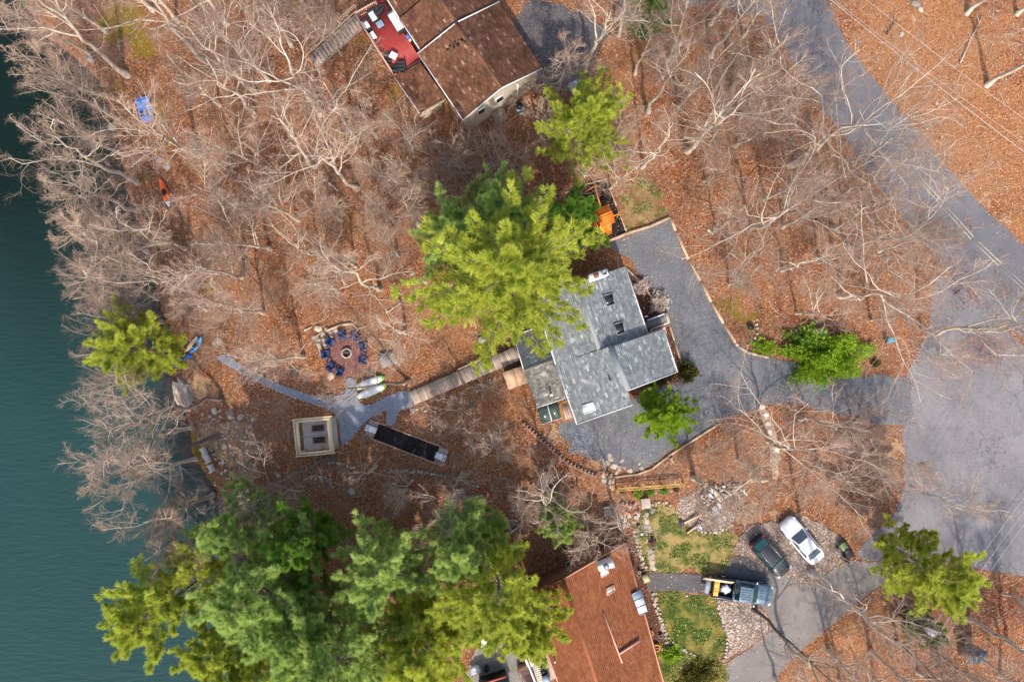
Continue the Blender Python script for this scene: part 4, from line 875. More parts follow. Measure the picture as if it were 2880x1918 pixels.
# ---------------------------------------------------------------- trees
BARK = M('pale_bark', (0.64, 0.55, 0.43), (0.36, 0.285, 0.22), 2.2, 0.85, bmp=0.4, bscale=14, objr=0.22)
LIMB = M('pale_branch', (0.64, 0.55, 0.42), (0.38, 0.295, 0.22), 1.6, 0.85, objr=0.2)
TWIG = M('pink_twig', (0.43, 0.285, 0.205), (0.31, 0.2, 0.145), 0.8, 0.9, objr=0.3)
DARKBARK = M('dark_bark', (0.115, 0.085, 0.07), (0.2, 0.15, 0.12), 3, 0.9, bmp=0.5, bscale=12)
def unit(a): return a / np.maximum(np.linalg.norm(a, axis=-1, keepdims=True), 1e-6)
def tubes(P, Rr, n):
    N, K, _ = P.shape; T = np.empty_like(P)
    T[:, 1:-1] = P[:, 2:] - P[:, :-2]; T[:, 0] = P[:, 1] - P[:, 0]; T[:, -1] = P[:, -1] - P[:, -2]; T = unit(T)
    ref = np.where(np.abs(T[:, :1, 2:3]) > 0.9, np.array([1.0, 0, 0]), np.array([0, 0, 1.0]))
    U = unit(np.cross(T, np.broadcast_to(ref, T.shape))); Vv = np.cross(T, U)
    a = np.arange(n) * 2 * np.pi / n
    ring = P[:, :, None] + (U[:, :, None] * np.cos(a)[None, None, :, None] + Vv[:, :, None] * np.sin(a)[None, None, :, None]) * Rr[:, :, None, None]
    idx = np.arange(N * K * n).reshape(N, K, n)
    A = idx[:, :-1]; B = np.roll(idx, -1, 2)[:, :-1]; C = np.roll(idx, -1, 2)[:, 1:]; D = idx[:, 1:]
    return ring.reshape(-1, 3), np.stack([A, B, C, D], -1).reshape(-1, 4)
def join(parts):
    V = []; F = []; mi = []; n = 0
    for v, f, k in parts:
        V.append(v); F.append(f + n); mi.append(np.full(len(f), k)); n += len(v)
    return np.concatenate(V), np.concatenate(F), np.concatenate(mi)
def grow(r, P, Rr, L, m, t0, t1, ang, lenr, K, gnarl, up, rr, taper=0.25, tiplen=0.45, flat=0.0):
    N, Kp, _ = P.shape
    t = np.sort(t0 + (t1 - t0) * (np.arange(m)[None, :] + r.rand(N, m)) / m, 1)
    f = t * (Kp - 1); i = np.clip(f.astype(int), 0, Kp - 2); w = (f - i)[..., None]; ar = np.arange(N)[:, None]
    p = P[ar, i] * (1 - w) + P[ar, i + 1] * w; d = unit(P[ar, i + 1] - P[ar, i])
    rad = Rr[ar, i] * (1 - w[..., 0]) + Rr[ar, i + 1] * w[..., 0]
    q = r.randn(N, m, 3); q[..., 2] *= 1 - flat; q = unit(q - d * (q * d).sum(-1, keepdims=True))
    a = np.radians(ang) * (0.75 + 0.5 * r.rand(N, m, 1))
    d = unit(d * np.cos(a) + q * np.sin(a)).reshape(-1, 3); p = p.reshape(-1, 3); rad = rad.reshape(-1)
    Ln = (L[:, None] * lenr * (1 - (1 - tiplen) * (t - t0) / max(t1 - t0, 1e-3)) * (0.65 + 0.7 * r.rand(N, m))).reshape(-1)
    Q = np.empty((len(p), K, 3)); Q[:, 0] = p
    for k in range(1, K):
        d = unit(d + gnarl * r.randn(len(p), 3) * np.array([1, 1, 0.7]) + np.array([0, 0, up])); Q[:, k] = Q[:, k - 1] + d * (Ln / (K - 1))[:, None]
    r0 = np.minimum(rad * rr, rad * 0.9)
    RR = r0[:, None] * (1 - (1 - taper) * np.linspace(0, 1, K)[None, :])
    return Q, RR, Ln
def bare_tree(seed, H, style):
    r = np.random.RandomState(seed); K = 12
    st = dict(oak=dict(fork=0.32, n1=8, a1=54, l1=0.43, g=0.23, up=0.06, n2=7, n3=6, n4=4), maple=dict(fork=0.22, n1=10, a1=33, l1=0.44, g=0.10, up=0.06, n2=8, n3=6, n4=5),
              wide=dict(fork=0.3, n1=9, a1=52, l1=0.62, g=0.2, up=0.05, n2=8, n3=7, n4=4),
              tall=dict(fork=0.45, n1=8, a1=44, l1=0.37, g=0.16, up=0.08, n2=7, n3=6, n4=4), fine=dict(fork=0.2, n1=10, a1=38, l1=0.4, g=0.11, up=0.05, n2=9, n3=7, n4=5))[style]
    lean = r.randn(2) * 0.035; P = np.zeros((1, K, 3)); z = np.linspace(-0.15, H * 0.86, K); P[0, :, 2] = z
    wob = np.cumsum(r.randn(K, 2), 0) * 0.012 * H * (st['g'] / 0.2); P[0, :, :2] = lean * z[:, None] + wob - wob[0]
    r0 = H * 0.0125 + 0.03
    R0 = (r0 * (1 - 0.86 * np.linspace(0, 1, K) ** 0.9))[None, :]; R0[0, 0] *= 1.5
    P1, R1, L1 = grow(r, P, R0, np.array([H]), st['n1'], st['fork'], 0.97, st['a1'], st['l1'], 9, st['g'], st['up'], 0.62)
    P2, R2, L2 = grow(r, P1, R1, L1, st['n2'], 0.18, 1.0, 48, 0.52, 7, st['g'] * 1.1, 0.05, 0.55)
    P3, R3, L3 = grow(r, P2, R2, L2, st['n3'], 0.15, 1.0, 46, 0.52, 5, st['g'] * 1.1, 0.04, 0.6)
    P4, R4, L4 = grow(r, P3, R3, L3, st['n4'] * 2 - 1, 0.08, 1.0, 40, 0.75, 2, 0.1, 0.06, 0.75, taper=0.4)
    R1 = np.maximum(R1 * .9, 0.022); R2 = np.maximum(R2 * .85, 0.012); R3 = np.maximum(R3 * .85, 0.0075); R4 = np.clip(R4 * 0.6, 0.0038, 0.005)
    a = join([(*tubes(P, R0, 8), 0), (*tubes(P1, R1, 6), 0)])
    b = join([(*tubes(P2, R2, 4), 0), (*tubes(P3, R3, 3), 1), (*tubes(P4, R4, 3), 1)])
    return (mesh_from('trunk', a[0], a[1], [BARK], smooth=True), mesh_from('crown', b[0], b[1], [LIMB, TWIG], b[2]))
def shrub_meshes(seed, H, stems=9):
    r = np.random.RandomState(seed); P = np.zeros((stems, 6, 3)); d = unit(np.c_[r.randn(stems, 2) * 0.55, np.ones(stems)]); L = H * (0.7 + 0.5 * r.rand(stems))
    P[:, 0] = np.c_[r.randn(stems, 2) * 0.12, np.full(stems, -0.05)]
    for k in range(1, 6): d = unit(d + r.randn(stems, 3) * 0.09); P[:, k] = P[:, k - 1] + d * (L / 5)[:, None]
    R0 = (0.045 * H / 6) * (1 - 0.75 * np.linspace(0, 1, 6))[None, :] * (0.7 + 0.6 * r.rand(stems, 1))
    P1, R1, L1 = grow(r, P, R0, L, 8, 0.25, 1.0, 32, 0.45, 5, 0.1, 0.06, 0.6); P2, R2, L2 = grow(r, P1, R1, L1, 7, 0.15, 1.0, 38, 0.5, 4, 0.1, 0.05, 0.65)
    P3, R3, L3 = grow(r, P2, R2, L2, 4, 0.1, 1.0, 40, 0.55, 3, 0.1, 0.05, 0.8)
    R1 = np.maximum(R1, 0.012); R2 = np.maximum(R2, 0.008); R3 = np.maximum(R3, 0.006)
    a = tubes(P, R0, 5); b = join([(*tubes(P1, R1, 4), 0), (*tubes(P2, R2, 3), 1), (*tubes(P3, R3, 3), 1)])
    return mesh_from('stems', a[0], a[1], [BARK], smooth=True), mesh_from('crown', b[0], b[1], [LIMB, TWIG], b[2])
PROTO = {}
for st, seeds, h in (('oak', (3, 11, 29, 41), 14), ('wide', (43, 57), 15), ('tall', (5, 17, 23), 16), ('maple', (7, 13, 31), 13), ('fine', (8, 19, 37), 12)):
    PROTO[st] = [(bare_tree(s, h, st), h) for s in seeds]
SHRUBS = [shrub_meshes(s, 5) for s in (2, 9)]
BARE = [  # px, py of the root, height, style
    (359, 212, 18, 'tall'), (330, 335, 12, 'maple'), (388, 514, 16, 'oak'), (345, 435, 12, 'maple'), (392, 592, 14, 'tall'), (404, 655, 12, 'maple'), (416, 710, 14, 'fine'), (432, 775, 13, 'maple'), (445, 840, 14, 'fine'), (458, 905, 13, 'maple'), (474, 985, 12, 'fine'),
    (300, 90, 13, 'maple'), (250, 150, 11, 'fine'), (300, 270, 11, 'fine'), (470, 1040, 12, 'maple'), (624, 1123, 14, 'wide', -1, .3, 22), (615, 1226, 15, 'tall', -1, .3, 25), (552, 1290, 14, 'maple'), (600, 1390, 15, 'fine'), (540, 1200, 13, 'oak'), (640, 1440, 14, 'maple'), (500, 60, 14, 'maple'), (430, 30, 13, 'oak'),
    (583, 175, 18, 'tall'), (720, 262, 17, 'tall'), (718, 326, 15, 'oak'), (559, 440, 14, 'maple'), (757, 228, 14, 'oak'), (900, 322, 17, 'oak'), (998, 388, 16, 'tall'), (1006, 530, 17, 'oak'), (887, 470, 14, 'oak'), (1165, 441, 11, 'tall'), (1059, 388, 11, 'fine'), (1181, 637, 10, 'fine'), (1110, 620, 9, 'maple'),
    (700, 600, 12, 'fine'), (520, 700, 13, 'oak'), (760, 700, 13, 'maple'), (840, 620, 12, 'fine'), (900, 720, 12, 'oak'), (560, 800, 13, 'oak'), (680, 780, 14, 'fine'), (740, 880, 13, 'maple'), (855, 1002, 13, 'maple'),
    (1071, 811, 14, 'oak'), (1140, 935, 12, 'oak'), (1150, 1068, 12, 'tall', -1, .12, 30), (1332, 1142, 10, 'oak', -1, 0, 12), (936, 1290, 14, 'oak', -1, .35, 28), (1000, 750, 9, 'fine'), (1120, 720, 9, 'maple'), (900, 100, 12, 'fine'), (820, 130, 13, 'maple'), (740, 60, 14, 'fine'), (640, 70, 14, 'oak'), (860, 20, 12, 'maple'), (760, 480, 13, 'maple'), (960, 620, 10, 'fine'),
    (1534, 1355, 14, 'oak'), (1160, 1350, 8, 'fine'), (1400, 1225, 8, 'fine'), (1300, 1330, 8, 'oak'), (1640, 1465, 9, 'oak'), (1470, 1400, 9, 'fine'), (1060, 1310, 7, 'oak'), (1725, 1430, 11, 'oak'), (1300, 1380, 12, 'tall'),
    (1648, 188, 14, 'tall'), (1824, 314, 15, 'tall'), (1934, 424, 18, 'maple'), (1567, 253, 11, 'fine'), (1807, 470, 12, 'oak'), (1979, 510, 8, 'oak'), (2113, 640, 15, 'wide'), (2225, 465, 18, 'wide'), (2310, 560, 14, 'wide'), (2303, 514, 17, 'tall'), (2340, 640, 13, 'oak'), (2388, 697, 15, 'wide'), (2360, 832, 15, 'wide'), (2600, 926, 15, 'wide'),
    (2160, 1240, 13, 'wide'), (2070, 1290, 10, 'fine'), (1950, 1343, 14, 'fine'), (2486, 1351, 13, 'tall'), (2278, 1609, 18, 'tall'), (2480, 1530, 10, 'fine'), (2776, 241, 16, 'tall'), (2720, 40, 12, 'fine'), (2860, 40, 12, 'maple'), (1740, 100, 13, 'tall'), (1880, 170, 12, 'maple'), (2000, 160, 14, 'tall'), (2080, 330, 14, 'maple'), (2060, 250, 15, 'tall'), (2150, 560, 12, 'maple'), (2050, 800, 7, 'fine'), (2200, 760, 11, 'oak'), (2240, 880, 9, 'oak'), (2450, 900, 9, 'fine'), (2250, 1180, 11, 'oak'), (2300, 1310, 11, 'oak'), (2390, 1270, 11, 'fine'),
    (2200, 1790, 13, 'oak'), (2330, 1830, 12, 'fine'), (2450, 1830, 13, 'oak'), (2580, 1890, 11, 'fine'), (2720, 1740, 15, 'tall'), (2830, 1800, 13, 'oak'), (2720, 1900, 12, 'maple'), (2180, 1905, 11, 'oak'), (2118, 1715, 13, 'tall', 1, .6, 22), (2810, 1900, 12, 'fine'), (2620, 1830, 10, 'maple'), (2360, 1910, 10, 'fine'),
    (1620, 545, 9, 'oak'), (1600, 450, 9, 'fine'), (1716, 530, 9, 'oak'), (1530, 395, 8, 'fine'), (1720, 420, 10, 'fine'), (2200, 640, 11, 'fine'), (2010, 640, 10, 'oak')]
def region_fill():
    r = np.random.RandomState(5); out = []
    zones = [([(420, 20), (980, 20), (1150, 330), (1280, 500), (1230, 900), (1050, 900), (900, 880), (760, 1000), (520, 960), (440, 600), (380, 300)], 8, 75), ([(1700, 80), (2120, 60), (2300, 420), (2480, 680), (2500, 900), (2200, 900), (2000, 720), (1900, 480)], 8, 80), ([(2560, 1700), (2880, 1650), (2880, 1918), (2300, 1918)], 5, 75)]
    ex = [(a, b) for a, b, *_ in BARE]
    for poly, n, md in zones:
        xs = [p[0] for p in poly]; ys = [p[1] for p in poly]; k = 0
        for _ in range(4000):
            if k >= n: break
            x = r.uniform(min(xs), max(xs)); y = r.uniform(min(ys), max(ys))
            if not pts_in_poly(np.array([x]), np.array([y]), poly)[0]: continue
            if any((x - a) ** 2 + (y - b) ** 2 < md * md for a, b in ex): continue
            q = W(x, y)
            if not open_ground(np.array([q.x]), np.array([q.y]))[0]: continue
            ex.append((x, y)); out.append((round(x), round(y), r.uniform(8, 12.5), r.choice(['fine', 'maple', 'oak', 'fine']))); k += 1
    return out
BARE += region_fill()
BARE = [b for b in BARE if b[:2] != (1230, 1370)]
LAND = {'blue pedal boat': (412, 312), 'orange kayak': (467, 543), 'red deck': (1090, 110), 'brown roofed house': (1310, 150), 'wooden stairs': (935, 88), 'fire pit patio': (974, 992), 'grey boardwalk': (1305, 1050), 'square pergola': (901, 1218), 'game court': (1145, 1245), 'blue kayaks': (540, 985), 'white lake chairs': (590, 1295),
        'orange playset': (1690, 620), 'grey roofed house': (1690, 960), 'rusty roofed house': (1690, 1720), 'pickup truck': (2072, 1649), 'white sedan': (2252, 1516), 'utility pole': (2515, 1668), 'small dark shed': (2719, 1825), 'blue topped bin': (2490, 955), 'pale stepping stones': (2145, 1144), 'debris pile': (2010, 1420), 'black fire bowl': (2109, 919), 'yellow rail fence': (1830, 1365), 'weathered metal boat': (1428, 1478), 'bright gable pine': (1610, 415), 'star shaped pine': (500, 985), 'wide evergreen shrub': (2318, 1002), 'paddle boards': (1044, 1088), 'red bush': (2755, 985), 'fallen road bank log': (2728, 112), 'big shore boulder': (318, 355)}
def sector(dx, dy): return ('on its road side' if dx > 0 else 'on its lake side') if abs(dx) >= abs(dy) else ('on its lower side' if dy > 0 else 'on its upper side')
ORD = ['nearest', 'second nearest', 'third nearest', 'fourth nearest', 'fifth nearest', 'sixth nearest', 'seventh nearest', 'eighth nearest', 'ninth nearest', 'tenth nearest', 'eleventh nearest', 'twelfth nearest', 'thirteenth nearest', 'fourteenth nearest', 'fifteenth nearest', 'sixteenth nearest', 'seventeenth nearest', 'eighteenth nearest', 'nineteenth nearest', 'twentieth nearest', 'twenty first nearest', 'twenty second nearest']
def labels_for(pts, words):
    best = [None] * len(pts)
    for ln, (lx, ly) in LAND.items():
        sec = {}
        for i, (x, y) in enumerate(pts): sec.setdefault(sector(x - lx, y - ly), []).append((math.hypot(x - lx, y - ly), i))
        for s, lst in sec.items():
            for k, (d, i) in enumerate(sorted(lst)):
                if best[i] is None or (k, d) < best[i][:2]: best[i] = (k, d, ln, s)
    return [f"{wd} rooted {ORD[min(b[0], 21)]} to the {b[2]} {b[3]}" for wd, b in zip(words, best)]
LOOK = {'wide': 'spreading bare tree', 'oak': 'crooked bare oak', 'tall': 'tall straight bare tree', 'maple': 'upright bare tree', 'fine': 'fine twigged bare tree'}
def plant_bare():
    r = random.Random(4); labs = labels_for([(b[0], b[1]) for b in BARE], ['bare tree' for b in BARE]); cnt = {}
    for (px, py, H, st, *ln), lab in zip(BARE, labs):
        k = cnt.get(st, r.randrange(4)); cnt[st] = k + 1
        (tm, cm), h = PROTO[st][k % len(PROTO[st])]
        t = thing('bare_tree', lab, 'tree', W(px, py), r.uniform(0, 6.28), 'bare trees in the woods and yards')
        if ln:
            ax = Vector((ln[0], -ln[1], 0)).normalized(); t.rotation_euler = (Matrix.Rotation(R_(ln[2]), 3, Vector((-ax.y, ax.x, 0))) @ t.rotation_euler.to_matrix()).to_euler()
        s = H / h; t.scale = (s * r.uniform(0.95, 1.12), s * r.uniform(0.95, 1.12), s)
        tk = link('trunk', tm, t); link('crown', cm, t)
        if ln: tk.material_slots[0].link = 'OBJECT'; tk.material_slots[0].material = DARKBARK
plant_bare()
SHR = [(1324, 481, 1.25), (1385, 470, 1.2), (1262, 470, 1.0), (1130, 560, 0.8), (1440, 430, 0.8), (2100, 730, 0.8), (1690, 470, 0.9), (2420, 1140, 0.7), (2080, 1210, 0.8), (1370, 1090, 0.5), (700, 200, 0.8), (800, 560, 0.8), (940, 800, 0.8), (640, 990, 0.7), (1560, 1420, 0.8), (2640, 1000, 0.7), (2400, 1190, 0.6), (1990, 1270, 0.7), (1460, 250, 0.8)]
for i, ((px, py, s), lab) in enumerate(zip(SHR, labels_for([(a, b) for a, b, c in SHR], ['many stemmed shrub'] * len(SHR)))):
    t = thing('bare_shrub', lab, 'shrub', W(px, py), i * 1.7, 'bare many stemmed shrubs'); t.scale = (s, s, s * 0.9)
    link('stems', SHRUBS[i % 2][0], t); link('crown', SHRUBS[i % 2][1], t)

# ---- pines
NEED = {'yellow': foliage_material('yellow_green_needles', [(0, (0.213, 0.298, 0.048)), (0.45, (0.491, 0.557, 0.078)), (0.8, (0.731, 0.720, 0.125)), (1, (0.760, 0.776, 0.220))], 0.55),
        'mid': foliage_material('mid_green_needles', [(0, (0.198, 0.328, 0.100)), (0.45, (0.445, 0.580, 0.162)), (0.8, (0.692, 0.757, 0.240)), (1, (0.760, 0.776, 0.363))], 0.55),
        'dark': foliage_material('dark_green_needles', [(0, (0.090, 0.213, 0.034)), (0.6, (0.246, 0.426, 0.063)), (1, (0.538, 0.672, 0.112))], 0.55),
        'leaf': foliage_material('bright_green_leaves', [(0, (0.138, 0.253, 0.017)), (0.5, (0.322, 0.483, 0.034)), (0.9, (0.529, 0.644, 0.052)), (1, (0.690, 0.713, 0.092))], 0.5),
        'olive': foliage_material('olive_leaves', [(0, (0.04, 0.045, 0.008)), (0.6, (0.11, 0.1, 0.012)), (1, (0.22, 0.17, 0.02))])}
def tufts(r, p, d, q, length, width, spread):
    n = len(p); P = np.repeat(p, q, 0); D = unit(np.repeat(d, q, 0) + r.randn(n * q, 3) * spread * np.array([1, 1, .6]))
    L = length * (0.6 + 0.8 * r.rand(n * q, 1)); s = unit(np.cross(D, np.array([0, 0, 1.0]) + 0.45 * r.randn(n * q, 3))) * width * 0.5
    P = P + r.randn(n * q, 3) * length * np.array([.16, .16, .06])
    V = np.stack([P - s, P + s, P + D * L * 0.65 + s * 0.7, P + D * L], 1).reshape(-1, 3)
    return V, np.arange(n * q * 4).reshape(-1, 4)
def pine(seed, H, Rm, low=0.2, whorl=0.62, per=5, power=0.75, q=7, nlen=0.3, nwid=0.055, open_=0.0):
    r = np.random.RandomState(seed); K = 10
    P = np.zeros((1, K, 3)); P[0, :, 2] = np.linspace(-0.15, H, K); P[0, :, :2] = np.cumsum(r.randn(K, 2) * 0.05, 0); P[0, 0, :2] = 0
    R0 = (H * 0.014 * (1 - 0.93 * np.linspace(0, 1, K)))[None, :]
    zs = np.arange(H * low, H * 0.985, whorl); B = []; 
    for z in zs:
        t = (z / H - low) / (1 - low); rad = Rm * (1 - t) ** power * min(1.0, 0.55 + t * 2.2)
        a0 = r.rand() * 6.28
        for k in range(per):
            if r.rand() < open_: continue
            a = a0 + 6.28 * k / per + r.randn() * 0.3; B.append((z + r.randn() * 0.12, a, max(0.4, rad * r.uniform(0.5, 1.25)), t))
    B = np.array(B); n = len(B); Kb = 8; s = np.linspace(0, 1, Kb)
    ax = np.interp(B[:, 0], P[0, :, 2], P[0, :, 0]); ay = np.interp(B[:, 0], P[0, :, 2], P[0, :, 1])
    rise = (0.10 + 0.55 * B[:, 3])[:, None] * B[:, 2][:, None] * s[None, :] + 0.10 * B[:, 2][:, None] * (s[None, :] ** 3) - 0.16 * B[:, 2][:, None] * np.sin(s * 3.14)[None, :] * (1 - B[:, 3][:, None])
    bend = B[:, 1][:, None] + np.cumsum(r.randn(n, Kb) * 0.05, 1)
    Q = np.stack([ax[:, None] + np.cos(bend) * B[:, 2][:, None] * s, ay[:, None] + np.sin(bend) * B[:, 2][:, None] * s, B[:, 0][:, None] + rise], -1)
    RB = (0.012 + 0.011 * B[:, 2][:, None]) * (1 - 0.85 * s[None, :]); LB = B[:, 2]
    Q2, R2, L2 = grow(r, Q, RB, LB, 24, 0.15, 1.0, 40, 0.23, 4, 0.06, 0.05, 0.5, flat=0.8, tiplen=0.28)
    Q3, R3, L3 = grow(r, Q2, R2, L2, 5, 0.2, 1.0, 32, 0.5, 3, 0.05, 0.05, 0.7, flat=0.5)
    pts = np.concatenate([Q3[:, 1], Q3[:, 2], Q2[:, 2], Q2[:, 3], Q[:, -1]]); dr = np.concatenate([Q3[:, 2] - Q3[:, 1]] * 2 + [Q2[:, 3] - Q2[:, 2]] * 2 + [Q[:, -1] - Q[:, -2]])
    keep = r.rand(len(pts)) < 0.9
    tv, tf = tufts(r, pts[keep], unit(unit(dr[keep]) + np.array([0, 0, 0.3])), q, nlen, nwid, 0.3)
    a = join([(*tubes(P, R0, 8), 0), (*tubes(Q, RB, 4), 0)]); b = tubes(Q2, np.maximum(R2, 0.01), 3)
    V, F, mi = join([(b[0], b[1], 0), (tv, tf, 1)])
    return mesh_from('trunk', a[0], a[1], [PINEBARK], smooth=True), mesh_from('crown', V, F, [PINETWIG, NEED['mid']], mi)
PINEBARK = M('pine_bark', (0.16, 0.115, 0.09), (0.3, 0.24, 0.2), 3, 0.9, bmp=0.4, bscale=12)
PINETWIG = M('pine_twig', (0.34, 0.28, 0.22), (0.24, 0.19, 0.15), 2, 0.9)
PINES = {'big': (pine(1, 19, 8.4, 0.25, 1.35, 7, 0.8, 8, 0.36, 0.046), 19, 8.4), 'big2': (pine(2, 18, 7.2, 0.3, 1.35, 6, 0.7, 8, 0.36, 0.046, 0.03), 18, 7.2), 'mid': (pine(3, 14, 5.2, 0.22, 1.1, 6, 0.75, 8, 0.33, 0.042), 14, 5.2), 'open': (pine(4, 13, 5.0, 0.4, 1.15, 6, 0.5, 8, 0.34, 0.042, 0.06), 13, 5.0), 'small': (pine(5, 8, 3.4, 0.1, 0.8, 6, 0.75, 8, 0.27, 0.04), 8, 3.4)}
PINELIST = [  # root px, py, height, radius, form, colour, label
    (1615, 420, 13, 5.4, 'big', 'yellow', 'bright yellow green pine below the brown roofed house gable'),
    (1428, 815, 20, 9.1, 'big', 'yellow', 'huge spreading pine overhanging the grey shingled roof'),
    (1408, 645, 13.5, 5.2, 'mid', 'mid', 'green pine standing just above the huge roof pine'),
    (1590, 650, 12, 3.6, 'small', 'dark', 'dark pine next to the orange playset mulch'),
    (1300, 705, 13, 4.2, 'open', 'mid', 'open pine on the lake side of the huge roof pine'),
    (1845, 1155, 7, 3.4, 'mid', 'leaf', 'small bright green pine on the gravel below the grey house corner'),
    (530, 980, 12.5, 4.4, 'open', 'yellow', 'star shaped yellow green pine by the blue kayaks'),
    (640, 1560, 18, 6.6, 'big2', 'yellow', 'yellow green shore pine reaching furthest over the lake'),
    (770, 1410, 14, 4.6, 'mid', 'mid', 'plain green shore pine closest to the white lake chairs'),
    (860, 1540, 18, 6.6, 'big2', 'mid', 'feathery green pine second along the shore row'),
    (930, 1440, 13, 4.0, 'open', 'dark', 'narrow dark pine above the feathery shore pine'),
    (1050, 1690, 19, 7.0, 'big', 'mid', 'broad green pine in the middle of the shore row'),
    (1140, 1510, 14, 5.0, 'open', 'mid', 'thin sparse pine with gaps showing leaf litter'),
    (1320, 1450, 15, 4.8, 'mid', 'mid', 'green pine beside the weathered metal boat'),
    (1405, 1550, 17, 6.6, 'big2', 'yellow', 'yellow green pine spreading over the rusty roof edge'),
    (850, 1760, 17, 6.4, 'big', 'yellow', 'bright low pine at the bottom edge above the lake corner'),
    (1225, 1690, 16, 6.0, 'mid', 'yellow', 'yellow green pine between the paved yard and shore row'),
    (1480, 1660, 13, 4.4, 'mid', 'yellow', 'pine touching the ridge of the rusty roof'),
    (1000, 1850, 15, 5.6, 'mid', 'mid', 'green pine at the bottom edge by the paved yard'),
    (1190, 1850, 13, 4.8, 'mid', 'yellow', 'short pine at the bottom edge beside the red trimmed shed'),
    (2470, 1525, 12.5, 5.7, 'big2', 'yellow', 'yellow green pine between the utility pole and side road'),
    (2545, 1730, 6, 2.2, 'small', 'dark', 'low dark pine at the foot of the utility pole'),
    (1800, 95, 7, 2.6, 'small', 'dark', 'dark young pine near the upper driveway'),
    (945, 1640, 16, 6.0, 'big2', 'mid', 'green pine filling the heart of the shore row'),
    (760, 1680, 15, 5.4, 'big2', 'yellow', 'yellow green pine low over the lake corner'),
    (1560, 1440, 8, 2.4, 'small', 'mid', 'slender pine sapling above the rusty roof')]
for i, (px, py, H, Rm, form, colr, lab) in enumerate(PINELIST):
    (tm, cm), h, r_ = PINES[form]
    t = thing('pine_tree', lab, 'tree', W(px, py), i * 2.1, 'green pines'); t.scale = (Rm / r_, Rm / r_, H / h)
    link('trunk', tm, t); c = link('crown', cm, t)
    c.material_slots[1].link = 'OBJECT'; c.material_slots[1].material = NEED[colr]
# ---- leafy shrubs
def leafy(seed, rx, ry, h, n, size, mat, stems=True):
    r = np.random.RandomState(seed); u = unit(r.randn(n, 3)); u[:, 2] = np.abs(u[:, 2])
    lump = 0.75 + 0.35 * np.sin(u[:, 0] * 5 + seed) * np.sin(u[:, 1] * 6 + 2) + 0.12 * r.randn(n)
    p = u * np.array([rx, ry, h]) * (lump * (0.55 + 0.45 * r.rand(n) ** 0.4))[:, None]; p[:, 2] = np.maximum(p[:, 2], 0.05)
    v, f = tufts(r, p, unit(u + np.array([0, 0, 0.3])), 4, size, size * 0.45, 0.6)
    k = 7; P = np.zeros((k, 4, 3)); a = np.arange(k) * 0.9; d = np.c_[np.cos(a) * rx * 0.6, np.sin(a) * ry * 0.6, np.full(k, h * 0.7)]
    P[:] = d[:, None] * np.linspace(0, 1, 4)[None, :, None]; P[:, 0, 2] = -0.05
    s = tubes(P, np.full((k, 4), 0.025), 4)
    return mesh_from('foliage', v, f, [mat]), mesh_from('stems', s[0], s[1], [DARKBARK])
BLOSSOM = foliage_material('pale_blossom', [(0, (0.35, 0.25, 0.2)), (0.4, (0.55, 0.44, 0.38)), (1, (0.78, 0.7, 0.64))], 0.2)
LEAFY = [((2318, 1002), (4.1, 2.8, 2.6), 3600, 0.25, NEED['leaf'], 12, 'wide bright green evergreen shrub at the end of the gravel driveway'), ((1933, 1046), (1.0, 1.15, 1.5), 500, 0.2, NEED['olive'], 0, 'round olive green shrub at the grey roof corner'),
         ((1803, 806), (0.95, 0.95, 1.1), 420, 0.13, BLOSSOM, 0, 'pale blossoming shrub in the entry bed farther from the steps'), ((1852, 852), (1.2, 1.2, 1.3), 600, 0.13, BLOSSOM, 40, 'pale blossoming shrub beside the entry steps'),
         ((1793, 1388), (.5, .5, .6), 160, 0.14, NEED['leaf'], 0, 'largest of the round green bushes below the yellow rail fence'), ((1827, 1381), (.46, .4, .5), 140, 0.14, NEED['dark'], 0, 'round bush in the middle of the row below the yellow rails'), ((1866, 1379), (.42, .38, .5), 130, 0.14, NEED['dark'], 0, 'round bush next to last below the yellow rails'), ((1901, 1376), (.34, .25, .35), 70, 0.13, NEED['olive'], 0, 'small thin bush at the pile end below the yellow rails'), ((1751, 1381), (.3, .3, .35), 60, 0.13, NEED['olive'], 0, 'small thin bush at the post end below the yellow rails'),
         ((1885, 1836), (1.3, 1.0, 0.7), 420, 0.2, NEED['leaf'], 0, 'low leafy green bush by the lower corner of the rusty roof'), ((1960, 1895), (2.2, 1.3, 0.8), 500, 0.22, NEED['olive'], 20, 'spreading olive green bush at the bottom edge by the drive'), ((2460, 1020), (.5, .4, .5), 90, 0.16, NEED['olive'], 0, 'small yellow green bush below the blue topped bin'),
         ((2270, 960), (2.4, 1.6, 1.6), 500, 0.3, NEED['dark'], 0, 'dark evergreen shrub behind the wide bright one'), ((2150, 975), (1.4, .9, .7), 220, 0.24, NEED['leaf'], 0, 'low green shrub behind the curved timber edging'), ((1855, 1065), (1.8, .7, .6), 220, 0.2, BEDSOIL and NEED['olive'], 20, 'low brown green shrub along the grey house wall')]
for i, ((px, py), (rx, ry, h), n, size, mat, deg, lab) in enumerate(LEAFY):
    a, b = leafy(i + 3, rx, ry, h, n, size, mat)
    t = thing('leafy_shrub', lab, 'shrub', W(px, py), R_(deg)); link('foliage', a, t); link('stems', b, t)
